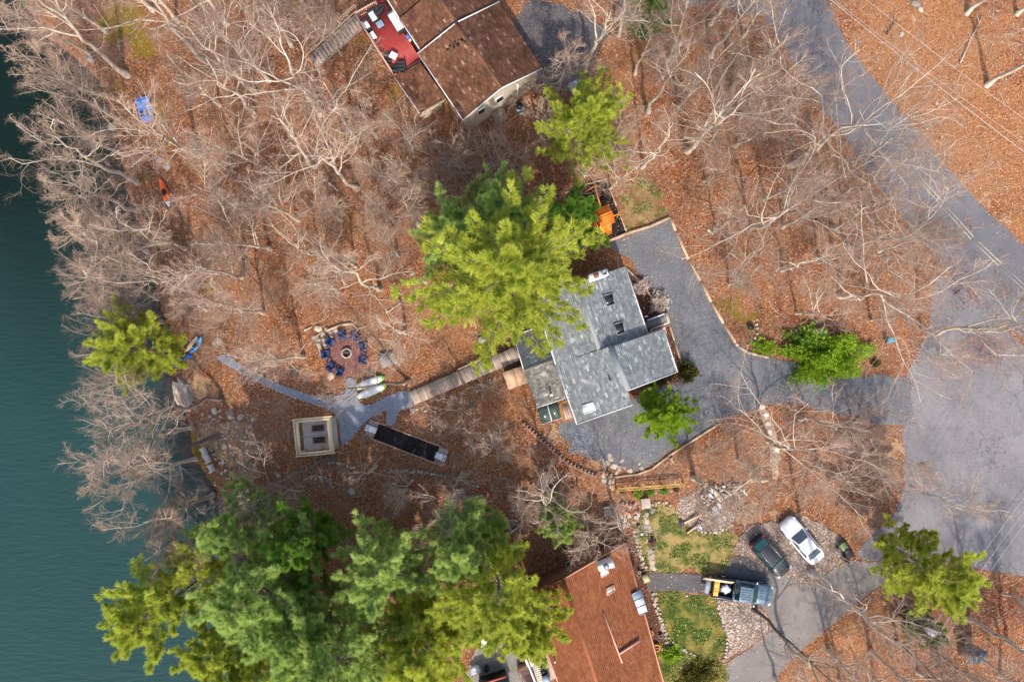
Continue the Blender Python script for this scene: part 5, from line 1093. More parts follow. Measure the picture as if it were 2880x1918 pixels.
# ---- brush, fallen leaves and twigs nobody could count
def brush():
    r = np.random.RandomState(12); n = 1500; x = r.uniform(-40, 50, n); y = r.uniform(-33, 33, n)
    k = open_ground(x, y) & (x < 34); x = x[k][:170]; y = y[k][:170]; m = len(x); st = 6
    P = np.zeros((m * st, 4, 3)); b = np.repeat(np.c_[x, y, gz(x, y) - 0.03], st, 0) + np.c_[r.randn(m * st, 2) * 0.25, np.zeros(m * st)]
    d = unit(np.c_[r.randn(m * st, 2) * 0.7, np.ones(m * st)]); L = np.repeat(r.uniform(0.7, 2.6, m), st) * r.uniform(0.6, 1.2, m * st); P[:, 0] = b
    for j in range(1, 4): d = unit(d + r.randn(m * st, 3) * 0.15); P[:, j] = P[:, j - 1] + d * (L / 3)[:, None]
    R0 = 0.011 * (1 - 0.6 * np.linspace(0, 1, 4))[None, :] * np.ones((m * st, 1))
    P1, R1, L1 = grow(r, P, R0, L, 5, 0.2, 1.0, 42, 0.5, 4, 0.16, 0.03, 0.8); P2, R2, L2 = grow(r, P1, R1, L1, 3, 0.2, 1.0, 42, 0.55, 3, 0.12, 0.03, 0.9)
    V, F, mi = join([(*tubes(P, R0, 3), 0), (*tubes(P1, np.maximum(R1, 0.006), 3), 0), (*tubes(P2, np.maximum(R2, 0.005), 3), 0)])
    link('undergrowth', mesh_from('undergrowth', V, F, [TWIG]))['kind'] = 'stuff'
    n = 60000; x = r.uniform(-42, 52, n); y = r.uniform(-34, 34, n); k = open_ground(x, y, HOUSEW + MISCW); 
    kp = np.zeros(n, bool)
    for p in PAVEDW: kp |= pts_in_poly(x, y, p)
    k &= (~kp) | (r.rand(n) < 0.035)
    ex = []; ey = []                   # leaves blown along the edges of paving, beds and lawns
    for poly in PAVEDW:
        for i in range(len(poly)):
            a, b = poly[i], poly[(i + 1) % len(poly)]; c = int((b - a).length * 9); u = r.rand(c); sp = np.abs(r.randn(c)) * 0.5 * np.sign(r.randn(c))
            nn = np.array([-(b - a).y, (b - a).x]) / max((b - a).length, 1e-3); ex.append(a.x + (b.x - a.x) * u + nn[0] * sp); ey.append(a.y + (b.y - a.y) * u + nn[1] * sp)
    ex = np.concatenate(ex); ey = np.concatenate(ey); ok = open_ground(ex, ey, HOUSEW + MISCW); x = np.r_[x[k], ex[ok]]; y = np.r_[y[k], ey[ok]]; n = len(x); k = np.ones(n, bool)
    p = np.c_[x, y, gz(x, y) + 0.065 + 0.02 * r.rand(n)][k]; d = unit(np.c_[r.randn(k.sum(), 2), r.randn(k.sum()) * 0.3])
    s = unit(np.cross(d, np.c_[r.randn(k.sum(), 2) * 0.35, np.ones(k.sum())])) * 0.045; L = (0.1 + 0.09 * r.rand(len(p)))[:, None]
    V = np.stack([p - d * L * 0.5, p + s, p + d * L * 0.5, p - s], 1).reshape(-1, 3)
    LM = M('dry_leaf', (0.4, 0.18, 0.08), None, rough=0.8, island=([(0, (0.13, 0.045, 0.02)), (0.45, (0.34, 0.13, 0.05)), (0.8, (0.5, 0.24, 0.1)), (1, (0.7, 0.5, 0.34))], 1.0))
    link('fallen_leaves', mesh_from('fallen_leaves', V, np.arange(len(V)).reshape(-1, 4), [LM]))['kind'] = 'stuff'
    n = 2600; x = r.uniform(-36, 48, n); y = r.uniform(-32, 32, n); k = open_ground(x, y); x = x[k]; y = y[k]; m = len(x)
    P = np.zeros((m, 4, 3)); d = unit(np.c_[r.randn(m, 2), np.zeros(m)]); L = r.uniform(0.4, 2.2, m); q = np.c_[x, y]
    for j in range(4):
        P[:, j, :2] = q; P[:, j, 2] = gz(q[:, 0], q[:, 1]) + 0.05; d = unit(d + np.c_[r.randn(m, 2) * 0.25, np.zeros(m)]); q = q + d[:, :2] * (L / 3)[:, None]
    v, f = tubes(P, np.repeat(r.uniform(0.01, 0.028, m)[:, None], 4, 1), 3)
    link('fallen_twigs', mesh_from('fallen_twigs', v, f, [LIMB]))['kind'] = 'stuff'
brush()
def turf():
    r = np.random.RandomState(31); V = []
    for poly, n in ((LAWN_A, 5200), (LAWN_B, 4200), (LAWN_C, 2500), (DRYLAWN, 1200)):
        wp = wpoly(poly); xs = [q.x for q in wp]; ys = [q.y for q in wp]; x = r.uniform(min(xs), max(xs), n * 2); y = r.uniform(min(ys), max(ys), n * 2); k = pts_in_poly(x, y, wp); x = x[k][:n]; y = y[k][:n]
        cl = np.sin(x * 2.1 + np.sin(y * 1.7) * 2) + np.sin(y * 2.6 + x) > 0.1; x = x[cl]; y = y[cl]; m = len(x)
        p = np.c_[x, y, gz(x, y) + .03]; a = r.rand(m) * 6.28; d = np.c_[np.cos(a), np.sin(a), np.zeros(m)] * .05; t = p + np.c_[r.randn(m, 2) * .13, .05 + .07 * r.rand(m)]
        V.append(np.stack([p - d, p + d, t + d * .4, t - d * .4], 1).reshape(-1, 3))
    V = np.concatenate(V); G = M('turf_blades', (.1, .13, .02), None, rough=.8, island=([(0, (.045, .09, .008)), (.5, (.085, .15, .016)), (.85, (.18, .22, .035)), (1, (.34, .29, .09))], 1.0))
    link('turf', mesh_from('turf', V, np.arange(len(V)).reshape(-1, 4), [G]))['kind'] = 'stuff'
turf()
# ---------------------------------------------------------------- vehicles
TYRE = M('tyre_rubber', (0.018, 0.018, 0.019), None, rough=.85); CHROME = M('chrome', (.62, .63, .65), None, rough=.2, metal=.9); LAMP = M('headlamp_glass', (.6, .62, .65), None, rough=.15); TAIL = M('tail_lamp', (.35, .02, .02), None, rough=.2)
def paint(name, c, rough=.3): return M(name, c, None, rough=rough, coat=.6, spec=.5)
def wheel(t, x, y, r, wd, rim=CHROME):
    s = 1 if y > 0 else -1
    o = MB().cyl((0, -wd / 2, 0), r, wd, 20, axis='y').build('wheel', TYRE, t); o.location = (x, y, r)
    MB().cyl((0, s * wd / 2 - (0 if s > 0 else .015), 0), r * .68, .015, 16, axis='y').build('rim', rim, o); MB().cyl((0, s * wd / 2 + (.012 if s > 0 else -.025), 0), r * .17, .012, 10, axis='y').build('hub', BLACK, o)
    for k in range(5):
        a = k * 1.2566; c = s * (wd / 2 + .012); MB().bar((math.cos(a) * r * .15, c, math.sin(a) * r * .15), (math.cos(a) * r * .64, c, math.sin(a) * r * .64), .012, r * .13).build('spoke', rim, o)
def hull(t, st, mat, zb=.22, name='body'):
    """st: (x, half width, shoulder height, deck height)"""
    rings = [[Vector(p) for p in ((x, -w * .88, zb), (x, -w, zb + .2), (x, -w * 1.0, zs), (x, -w * .86, zt), (x, -w * .4, zt + .035), (x, w * .4, zt + .035), (x, w * .86, zt), (x, w, zs), (x, w, zb + .2), (x, w * .88, zb))] for x, w, zs, zt in st]
    o = MB().loft(rings).build(name, mat, t, smooth=True)
    o.modifiers.new('edges', 'EDGE_SPLIT').split_angle = R_(50); return o
def greenhouse(t, mat, xa, xb, xc, xd, zb, zt, wb, wt, rear='rear_window', glass=GLASS):
    """xa windscreen foot, xb roof front, xc roof rear, xd rear glass foot"""
    rings = [[Vector((x, s * w, z)) for s, w, z in ((-1, wb_, zb - .12), (-1, w_, z_), (-.5, w_, z_ + .03), (.5, w_, z_ + .03), (1, w_, z_), (1, wb_, zb - .12))] for x, wb_, w_, z_ in ((xa, wb, wb * .93, zb - .05), (xb, wb, wt, zt - .02), ((xb + xc) / 2, wb, wt * 1.01, zt + .02), (xc, wb, wt, zt - .02), (xd, wb, wb * .93, zb - .03))]
    o = MB().loft(rings).build('cabin', mat, t, smooth=True); o.modifiers.new('edges', 'EDGE_SPLIT').split_angle = R_(32)
    def pane(name, a, b, wa, wbb, za, zb_, push):
        d = Vector((b - a, 0, zb_ - za)).normalized(); n = Vector((-d.z, 0, d.x)); n = n if n.z > 0 else -n; A = Vector((a, 0, za)) + d * .09 + n * push; B = Vector((b, 0, zb_)) - d * .05 + n * push
        m = MB(); ys = [-1, -.5, 0, .5, 1]
        for i in range(4):
            f = lambda P, w, y: (P.x, y * w, P.z + .028 * (1 - y * y))
            m.add([f(A, wa, ys[i]), f(A, wa, ys[i + 1]), f(B, wbb, ys[i + 1]), f(B, wbb, ys[i])], [(0, 1, 2, 3), (3, 2, 1, 0)])
        m.build(name, glass, t)
    pane('windscreen', xa, xb, wb * .84, wt * .88, zb - .04, zt, .03); pane(rear, xd, xc, wb * .82, wt * .86, zb - .02, zt, .03)
    for s in (-1, 1):
        y0, y1 = s * (wb * .985 + .012), s * (wt + .022); za, z1 = zb - .02, zt - .1
        for fa, fb in ((.02, .49), (.52, .97)):
            xl = xa - .25 + (xd + .3 - xa + .25) * fa; xr = xa - .25 + (xd + .3 - xa + .25) * fb; xu = xb + .02 + (xc - xb) * fa; xv = xb + (xc - xb) * fb
            MB().add([(xl, y0, za), (xr, y0, za), (xv, y1, z1), (xu, y1, z1)], [(0, 1, 2, 3), (3, 2, 1, 0)]).build('side_window', glass, t)
def lamps(t, xf, xr, y, zf, zr):
    for s in (-1, 1):
        MB().box((xf, s * y, zf), (.3, .3, .14), rz=-s * .5).build('headlight', LAMP, t, bevel=.04); MB().box((xr, s * y, zr), (.16, .34, .14), rz=s * .3).build('taillight', TAIL, t, bevel=.03)
def mirrors(t, x, y, z, mat):
    for s in (-1, 1): MB().box((x, s * (y + .1), z), (.14, .22, .14)).build('mirror', mat, t, bevel=.03)
def sedan():
    t = thing('white_sedan', 'white four door car parked on the pinkish gravel', 'car', W(2247, 1514, .05), prot(-106, -128)); m = paint('white_car_paint', (.78, .78, .79))
    hull(t, [(2.42, .55, .5, .55), (2.33, .76, .6, .68), (2.0, .87, .7, .8), (1.3, .915, .78, .9), (.9, .92, .84, .95), (0, .92, .86, .97), (-1.2, .92, .88, .99), (-1.7, .9, .9, 1.0), (-2.2, .83, .86, .97), (-2.4, .68, .75, .84)], m)
    greenhouse(t, m, 1.05, .22, -1.0, -1.85, .97, 1.43, .83, .62, glass=M('sky_reflection_glass', (.07, .095, .115), None, rough=.1, spec=.6)); lamps(t, 2.12, -2.26, .72, .68, .84); mirrors(t, .75, .9, 1.0, m)  # sky reflection painted into the glass as a paler base colour
    for x in (1.45, -1.4):
        for y in (-.82, .82): wheel(t, x, y, .33, .22)
    MB().bar((2.36, -.4, .52), (2.36, .4, .52), .04, .12).build('grille', BLACK, t); MB().bar((-2.38, -.26, .66), (-2.38, .26, .66), .03, .13).build('number_plate', WHITE, t)
    for s in (-1, 1): MB().bar((1.25, s * .55, .955), (2.1, s * .6, .84), .02, .012).build('bonnet_crease', m, t)
def suv():
    t = thing('black_hatchback', 'black car with green tinted glass parked across gravel and asphalt', 'car', W(2159, 1557, .05), prot(78, 88)); m = paint('black_car_paint', (.012, .014, .018), .25); g = M('green_glass', (.035, .13, .12), None, rough=.08, spec=.6)
    hull(t, [(2.15, .55, .62, .68), (2.05, .76, .72, .82), (1.7, .86, .82, .95), (1.15, .89, .9, 1.04), (.85, .9, .95, 1.08), (0, .9, .96, 1.08), (-1.2, .9, .98, 1.1), (-1.8, .87, .98, 1.1), (-2.08, .8, .92, 1.0)], m)
    greenhouse(t, m, 1.0, .45, -1.35, -1.98, 1.08, 1.6, .82, .64, glass=g); lamps(t, 1.9, -2.0, .7, .8, 1.0); mirrors(t, .7, .88, 1.12, m)
    for x in (1.3, -1.25):
        for y in (-.8, .8): wheel(t, x, y, .34, .22)
    for s in (-1, 1): MB().bar((.4, s * .6, 1.66), (-1.3, s * .6, 1.66), .04, .05).build('roof_rail', CHROME, t)
    MB().bar((2.1, -.45, .55), (2.1, .45, .55), .05, .14).build('grille', CHROME, t)
def pickup():
    t = thing('pickup_truck', 'slate blue pickup truck with open loaded bed on the dark walk', 'truck', W(2077, 1652, .05), prot(150, 23)); m = paint('slate_blue_paint', (.10, .165, .215)); dk = paint('shaded_blue_paint', (.02, .025, .03)); gl = M('teal_glass', (.01, .05, .045), None, rough=.06, spec=.6)
    hull(t, [(2.85, .7, .8, .88), (2.75, .86, .88, 1.0), (2.3, .95, 1.0, 1.12), (1.55, .97, 1.05, 1.17), (1.2, .97, 1.06, 1.16), (0, .97, 1.06, 1.15), (-.75, .97, 1.06, 1.15)], m, .4)
    greenhouse(t, m, 1.45, .75, -.45, -.72, 1.17, 1.83, .86, .68, glass=gl)
    # bed: floor, sides, tailgate folded down
    MB().box((-1.85, 0, .74), (2.1, 1.5, .06)).build('bed_floor', BLACK, t); MB().box((-.85, 0, .95), (.08, 1.7, .5)).build('bed_front', dk, t)
    for s in (-1, 1):
        MB().box((-1.85, s * .86, .8), (2.1, .22, .62)).build('bed_side', m if s < 0 else dk, t, bevel=.03); MB().box((-1.85, s * .86, 1.13), (2.1, .12, .04)).build('bed_rail', BLACK, t)  # shade of the side away from the sun painted into one bed panel
    MB().box((-3.18, 0, .76), (.5, 1.5, .07)).build('tailgate', M('tailgate_grey', (.22, .24, .27), None, rough=.5), t); MB().bar((-2.95, -.85, .5), (-2.95, .85, .5), .16, .18).build('bumper', CHROME, t); MB().bar((2.88, -.8, .55), (2.88, .8, .55), .14, .2).build('bumper', CHROME, t)
    for k in range(5): MB().bar((.55, -.42 + .21 * k, 1.885), (-.35, -.42 + .21 * k, 1.885), .05, .02).build('roof_rib', m, t)
    for k in (-.42, -.15, .15, .42): MB().bar((1.65, k, 1.225), (2.6, k * 1.05, 1.11), .03, .014).build('bonnet_ridge', m, t)
    for k in range(2):
        MB().box((.25 - .75 * k, .985, 1.0), (.2, .03, .05)).build('door_handle', CHROME, t); MB().box((.25 - .75 * k, -.985, 1.0), (.2, .03, .05)).build('door_handle', CHROME, t)
    MB().box((-.86, .35, 1.5), (.04, .2, .06)).build('brake_light', TAIL, t); lamps(t, 2.72, -2.88, .76, .92, .95); mirrors(t, 1.2, .98, 1.22, CHROME)
    for x in (1.85, -1.75):
        for y in (-.88, .88): wheel(t, x, y, .4, .26)
    for s in (-1, 1): MB().box((.2, s * .98, .42), (1.9, .12, .05)).build('running_board', BLACK, t)
    # load, each thing its own
    M3 = Matrix.Rotation(prot(150, 23), 3, 'Z'); B = W(2077, 1652, .05)
    def at(x, y, z): return B + M3 @ Vector((x, y, z))
    tb = thing('yellow_tool_box', 'pair of yellow storage crates near the pickup tailgate', 'crate', at(-2.5, .05, .77), prot(150, 23))
    YB = M('yellow_plastic', (.72, .36, .04), (.6, .28, .03), 3, .5)
    for s in (-1, 1): b = MB().box((0, s * .38, .22), (.42, .72, .44)).build('bin', YB, tb, bevel=.03); MB().box((0, s * .38, .46), (.46, .76, .05)).build('lid', YB, b, bevel=.02); MB().box((0, s * .38, .5), (.3, .08, .03)).build('handle', YB, b)
    bag = thing('plastic_sack', 'crumpled pale plastic sheeting in the pickup bed', 'sack', at(-1.55, .0, .77), prot(150, 23)); r = random.Random(2); rings = []
    for i in range(9):
        a = []
        for k in range(10):
            th = 6.283 * k / 10; w = .34 * math.sin(math.pi * (i + .5) / 9) ** .5 * (.55 + .45 * abs(math.cos(i * .7))); a.append(Vector((-.42 + .105 * i, math.cos(th) * w * 1.5 + r.uniform(-.05, .05), .2 + math.sin(th) * .2 + r.uniform(-.03, .03))))
        rings.append(a)
    MB().loft(rings).build('sheeting', M('pale_plastic', (.55, .6, .66), (.42, .46, .52), 5, .35), bag)
    lum = thing('lumber_stack', 'pale lumber boards sticking out of the pickup bed side', 'lumber', at(-2.2, .78, 1.17), prot(150, 23))
    for k in range(4): MB().box((-.15 * k, .02 - .09 * (k % 2), .03 + .05 * (k // 2)), (2.5, .085, .045)).build('board', WOODY, lum)
sedan(); suv(); pickup()
def covered_buggy():
    t = thing('covered_golf_cart', 'brown nosed cart with cream roof at the bottom edge by the white railing', 'cart', W(1487, 1905, .03), prot(-18, -48)); bm = paint('dusty_brown_paint', (.3, .16, .11), .5)
    hull(t, [(1.6, .45, .45, .5), (1.45, .62, .55, .68), (.9, .68, .65, .85), (.3, .68, .6, .7), (-1.4, .68, .65, .75), (-1.6, .6, .6, .65)], bm, .25); MB().box((-.65, 0, 1.75), (1.9, 1.25, .08)).build('roof', M('cream_roof', (.74, .68, .6), None, rough=.5), t, bevel=.04)
    for x in (.2, -1.5):
        for s in (-1, 1): MB().bar((x, s * .55, .7), (x * .95, s * .55, 1.72), .05, .05).build('roof_post', BLACK, t)
    MB().box((-.6, 0, .85), (.5, 1.1, .15)).build('seat', CUSHION, t, bevel=.03)
    for x in (1.0, -1.1):
        for y in (-.58, .58): wheel(t, x, y, .25, .2)
covered_buggy()
# ---------------------------------------------------------------- boats and boards by the lake
def kayak(name, label, px, py, rz, L, wd, mats, sit=True, group=None, cat='kayak', h=.3):
    t = thing(name, label, cat, W(px, py, .02), rz, group); n = 15; m, m2 = mats
    def ring(f): 
        w = wd / 2 * max(.04, math.sin(math.pi * (.02 + .96 * f)) ** .75); up = .16 * (2 * f - 1) ** 4; x = (f - .5) * L
        return [Vector(p) for p in ((x, -w * .55, up), (x, -w, .16 + up), (x, -w * .93, h + up), (x, -w * .4, h + .05 + up), (x, w * .4, h + .05 + up), (x, w * .93, h + up), (x, w, .16 + up), (x, w * .55, up))]
    fs = [i / n for i in range(n + 1)]; k = 3 if m2 is not m else 0
    MB().loft([ring(f) for f in fs[k:]]).build('hull', m, t, smooth=True)
    if k: MB().loft([ring(f) for f in fs[:k + 1]]).build('stern', m2, t, smooth=True)
    if sit:
        w = wd * .36
        MB().cyl((0, 0, h + .045), w, .02, 16).build('cockpit', BLACK, t).scale = (1.5, 1, 1); MB().ring((0, 0, h + .04), w * 1.12, w * .95, .05, 20).build('coaming', m, t).scale = (1.5, 1, 1)
        MB().box((-.2, 0, h + .2), (.08, w * 1.5, .3)).build('seat', BLACK, t, bevel=.02); MB().cyl((-L * .3, 0, h + .045), wd * .18, .03, 12).build('hatch', BLACK, t)
    return t
ORG = M('orange_hull', (.72, .1, .015), (.62, .14, .03), 2, .35); BLUEK = M('blue_hull', (.03, .28, .62), (.05, .36, .68), 2, .35); PALEH = M('white_hull', (.66, .66, .66), None, rough=.4)
kayak('orange_kayak', 'orange kayak with pale stern lying in the shore woods', 467, 543, prot(-28, -80), 2.9, .72, (ORG, PALEH))
kayak('blue_kayak', 'bright blue kayak closest to the gravel path end', 556, 970, prot(30, -44), 1.9, .6, (BLUEK, BLUEK), group='blue kayaks by the shore pine')
kayak('blue_kayak', 'bright blue kayak half under the star shaped pine', 497, 1022, prot(60, -12), 2.3, .65, (BLUEK, BLUEK), group='blue kayaks by the shore pine')
kayak('blue_kayak', 'darker blue kayak lying between two other blue kayaks', 520, 1003, prot(60, -8), 1.9, .6, (M('deep_blue_hull', (.02, .12, .42), None, rough=.4),) * 2, group='blue kayaks by the shore pine')
kayak('tan_canoe', 'tan canoe lying beside the bright blue kayak', 542, 968, prot(30, -38), 2.0, .45, (WOODT, WOODT), False, cat='canoe')
def pedal_boat():
    t = thing('pedal_boat', 'blue two seat pedal boat pulled up among the trees', 'pedal boat', W(413, 312, .02), prot(14, 62)); b = M('pedal_blue', (.02, .17, .68), (.04, .26, .75), 2, .35); lt = M('pedal_light_blue', (.09, .3, .72), None, rough=.4)
    st = [(1.2, .42), (1.05, .6), (.4, .68), (-.8, .68), (-1.1, .62), (-1.2, .5)]
    MB().loft([[Vector(p) for p in ((x, -w * .8, 0), (x, -w, .3), (x, -w * .95, .45), (x, w * .95, .45), (x, w, .3), (x, w * .8, 0))] for x, w in st]).build('hull', b, t, bevel=.03)
    for s in (-1, 1):
        MB().box((-.35, s * .3, .52), (.5, .46, .16)).build('seat', lt, t, bevel=.05); MB().box((-.62, s * .3, .72), (.14, .46, .42)).build('backrest', lt, t, bevel=.05); MB().box((.4, s * .28, .46), (.6, .34, .05)).build('footwell', BLACK, t)
        MB().tube([(.45, s * .28 - .1, .55), (.45, s * .28 + .1, .55)], .03).build('pedal', STEEL, t)
    MB().box((.0, 0, .5), (.9, .1, .12)).build('console', lt, t, bevel=.03); MB().tube([(.05, 0, .55), (.05, 0, .8)], .02).build('tiller', STEEL, t)
pedal_boat()
def paddle_board(label, px, py, rz, L, green):
    t = thing('paddle_board', label, 'paddle board', W(px, py, .3), rz, 'paddle boards on the rack'); n = 20
    def ol(k, f): return [((-.5 + i / n) * L * f, k * .4 * f * (1 - abs(2 * (i / n) - 1) ** 2.6) ** .5) for i in range(n + 1)]
    def poly(f): a = ol(1, f); b = ol(-1, f)[::-1]; return a + b[1:-1]
    MB().prism(poly(1.0), 0, .1).build('hull', green, t); MB().prism([(x - .06, y + .0) for x, y in poly(.9)], .1, .115).build('deck_pad', M('board_white', (.76, .77, .8), None, rough=.4), t); MB().cyl((L * .42, 0, .1), .04, .02, 8).build('handle', BLACK, t)
paddle_board('paddle board with green rim nearer the fire pit', 1041, 1076, prot(80, -32), 3.0, M('leaf_green', (.2, .58, .03), None, rough=.4)); paddle_board('paddle board with lime nose nearer the gravel path', 1046, 1100, prot(82, -34), 3.05, M('lime_green', (.42, .66, .05), None, rough=.4))
def board_rack():
    O = W(1046, 1090); t = thing('board_rack', 'low timber rack holding the two paddle boards', 'rack', O, prot(80, -32))
    for x in (-.8, .8):
        MB().box((x, 0, .22), (.08, 1.7, .08)).build('bearer', WOODG, t)
        for y in (-.8, 0, .8): MB().box((x, y, .03), (.08, .08, .45)).build('leg', WOODG, t)
board_rack()
pot('teal_bucket', 'small teal bucket at the tail of the paddle boards', 1017, 1120, W(1017, 1120).z, .14, .2, M('teal_plastic', (.05, .32, .38), None, rough=.4), cat='bucket')
def jon_boat():
    t = thing('metal_boat', 'weathered white metal boat with clutter beside the green pine', 'boat', W(1428, 1478), prot(60, -22)); w_ = M('chalky_aluminium', (.52, .55, .58), (.36, .38, .4), 3, .5)
    m = MB(); st = [(-1.1, .5), (-.5, .58), (.3, .58), (.8, .45), (1.1, .2)]
    for s in (-1, 1): m.loft([[Vector((x, s * (w - .06), .05)), Vector((x, s * w, .5)), Vector((x, s * (w - .08), .5)), Vector((x, s * (w - .12), .08))] for x, w in st])
    m.build('hull', w_, t); MB().prism([(x, w - .1) for x, w in st] + [(x, -w + .1) for x, w in st[::-1]], .03, .08).build('bottom', M('boat_red_brown', (.25, .12, .09), None, rough=.7), t); MB().box((-1.08, 0, .28), (.06, .95, .46)).build('transom', w_, t)
    for x in (-.6, .15): MB().box((x, 0, .42), (.26, 1.05, .04)).build('bench', WOODG, t)
    MB().bar((.2, -.3, .52), (-.2, .9, .56), .2, .05).build('oar_board', WOODG, t)
jon_boat()
# ---------------------------------------------------------------- fire pit patio
def patio():
    O = W(974, 992); o = MB().cyl((0, 0, -.5), 2.28, .53, 48).build('brick_patio', M('patio_mortar', (.12, .07, .06), (.16, .09, .08), 3, .9)); o.location = O; o['kind'] = 'structure'
    PV = M('patio_brick', (.25, .1, .085), None, rough=.85, island=([(0, (.15, .06, .055)), (.5, (.235, .1, .085)), (1, (.31, .145, .12))], 1.0)); m = MB()
    for k in range(18):
        r0 = .48 + k * .1; n = max(8, int(6.283 * r0 / .21))
        for i in range(n):
            a0, a1 = 6.283 * (i + .04) / n + k, 6.283 * (i + .96) / n + k; q = [(math.cos(a) * r, math.sin(a) * r) for r, a in ((r0, a0), (r0, a1), (r0 + .09, a1), (r0 + .09, a0))]
            m.add([(x, y, .045) for x, y in q] + [(x, y, .02) for x, y in q], [(3, 2, 1, 0), (0, 1, 5, 4), (1, 2, 6, 5), (2, 3, 7, 6), (3, 0, 4, 7)])
    p = m.build('pavers', PV, o); p['kind'] = 'stuff'
    me = p.data; me.calc_loop_triangles()
    t = thing('fire_ring', 'round pale stone fire ring in the middle of the brick patio', 'fire pit', O + Vector((0.1, -.05, .05)))
    STN = M('ring_stone', (.5, .42, .34), (.4, .33, .27), 4, .85, objr=.15)
    for i in range(14):
        a0, a1 = 6.283 * i / 14 + .02, 6.283 * (i + 1) / 14 - .02; MB().prism([(math.cos(a) * r, math.sin(a) * r) for r, a in ((.36, a0), (.36, a1), (.5, a1), (.5, a0))], 0, .32).build('stone', STN, t)
    MB().cyl((0, 0, 0), .36, .06, 20).build('ash_bed', M('ash', (.11, .06, .055), (.05, .03, .03), 8, .95), t)
    MB().ring((0, 0, .28), .37, .34, .05, 20).build('steel_liner', BLACK, t)
patio()
def adirondack(name, label, loc, rz, mat, group):
    t = thing(name, label, 'chair', loc, rz, group)
    for k in range(5): MB().bar((.32, -.24 + .12 * k, .36), (-.22, -.24 + .12 * k, .24), .11, .025).build('seat_slat', mat, t)
    for k in range(5): MB().bar((-.2, -.24 + .12 * k, .22), (-.52, -.3 + .15 * k, .95 - .03 * (k - 2) ** 2), .105, .025).build('back_slat', mat, t)
    for s in (-1, 1):
        MB().box((.0, s * .36, .56), (.72, .13, .03)).build('armrest', mat, t); MB().box((.3, s * .34, .28), (.08, .04, .55)).build('front_leg', mat, t); MB().bar((.3, s * .31, .34), (-.6, s * .31, .03), .04, .11).build('rear_leg', mat, t)
    t.scale = (.88, .88, .9)
    MB().bar((-.42, -.36, .6), (-.42, .36, .6), .05, .06).build('back_brace', mat, t); return t
BLUEC = M('navy_blue_resin', (.008, .035, .12), (.012, .05, .15), 3, .45); WHC = M('weathered_white_paint', (.68, .64, .6), (.52, .47, .43), 4, .7)
ac = W(974, 992); CH = [(932, 963, 'blue chair upper on the lake side of the fire ring, over stones'), (921, 996, 'blue chair level with the fire ring on its lake side'), (935, 1029, 'blue chair under branches below the lake side of the fire ring'), (960, 1044, 'lowest blue chair on the patio near the gravel path'),
     (965, 945, 'blue chair at the top of the patio below the log edging'), (1001, 948, 'blue chair at the top of the patio under the pale tree limbs'), (1022, 975, 'blue chair upper on the house side of the fire ring'), (1021, 1010, 'blue chair on the house side nearest the square hatch cover')]
for px, py, lab in CH:
    p = W(px, py); p.z = ac.z + .05; adirondack('adirondack_chair', lab, p, math.atan2(ac.y - p.y, ac.x - p.x), BLUEC, 'blue chairs round the fire pit')
for px, py, lab in ((578, 1268, 'white slatted chair farthest from the pines, facing the lake'), (588, 1289, 'white slatted chair in the middle of the lake row'), (599, 1315, 'white slatted chair nearest the pines, facing the lake')):
    adirondack('lake_chair', lab, W(px, py), prot(-50, 22), WHC, 'white chairs at the lake edge')
# ---- stones
STONE_MATS = [M('grey_stone', (.36, .32, .28), (.25, .22, .19), 2, .9, objr=.25, bmp=.4, bscale=8), M('tan_stone', (.5, .4, .3), (.36, .27, .19), 2, .9, objr=.25, bmp=.4, bscale=8), M('pale_stone_rough', (.48, .4, .33), (.34, .27, .21), 2, .9, objr=.2, bmp=.4, bscale=8)]
ROCKS = [[rock_mesh(10 * j + i, m, 2 if i < 2 else 1, .55) for i in range(4)] for j, m in enumerate(STONE_MATS)]
rk = random.Random(77)
def stone(parent, p, s, kind=0, name='stone', off=None, sx=1.0, sy=1.0, sz=1.0):
    o = link(name, rk.choice(ROCKS[kind]), parent, Vector(p) - Vector(off or (0, 0, 0)), rk.uniform(0, 6.28)); o.scale = (s * sx * rk.uniform(.8, 1.2), s * sy * rk.uniform(.8, 1.2), s * sz * rk.uniform(.8, 1.15)); return o
def stone_wall(name, label, px, cat='stone wall', size=.2, step=.34, rows=1, kind=0, h=.25, kinds=None):
    wp = [W(a, b) for a, b in px]; O = wp[len(wp) // 2]; t = thing(name, label, cat, O)
    for a, b in zip(wp[:-1], wp[1:]):
        n = max(1, int((b - a).length / step))
        for k in range(n):
            p = a.lerp(b, (k + .5) / n)
            for r in range(rows): 
                q = p + Vector((rk.uniform(-.08, .08) + (r * .22 if rows > 1 else 0), rk.uniform(-.08, .08), h * .4)); stone(t, q, size, rk.choice(kinds) if kinds else kind, off=O)
    return t
def lone(label, px, py, s, kind=0, name='boulder', sz=1.0, group='loose boulders', sx=1, sy=1, h=0.0, cat='boulder'):
    o = stone(None, W(px, py, s * .1 + h), s, kind, name, sz=sz, sx=sx, sy=sy); tag(o, label, cat, group); return o
STOPP = [(905, 940), (895, 960), (912, 955), (930, 940), (900, 975), (920, 930), (908, 990), (940, 930), (888, 948), (912, 970)]
t = thing('stone_bank', 'heap of grey fieldstones between log edging and brick patio', 'stone bank', W(908, 955))
for px, py in STOPP:
    for k in range(3): stone(t, W(px + rk.uniform(-6, 6), py + rk.uniform(-6, 6), .1), rk.uniform(.14, .26), 0, off=t.location)
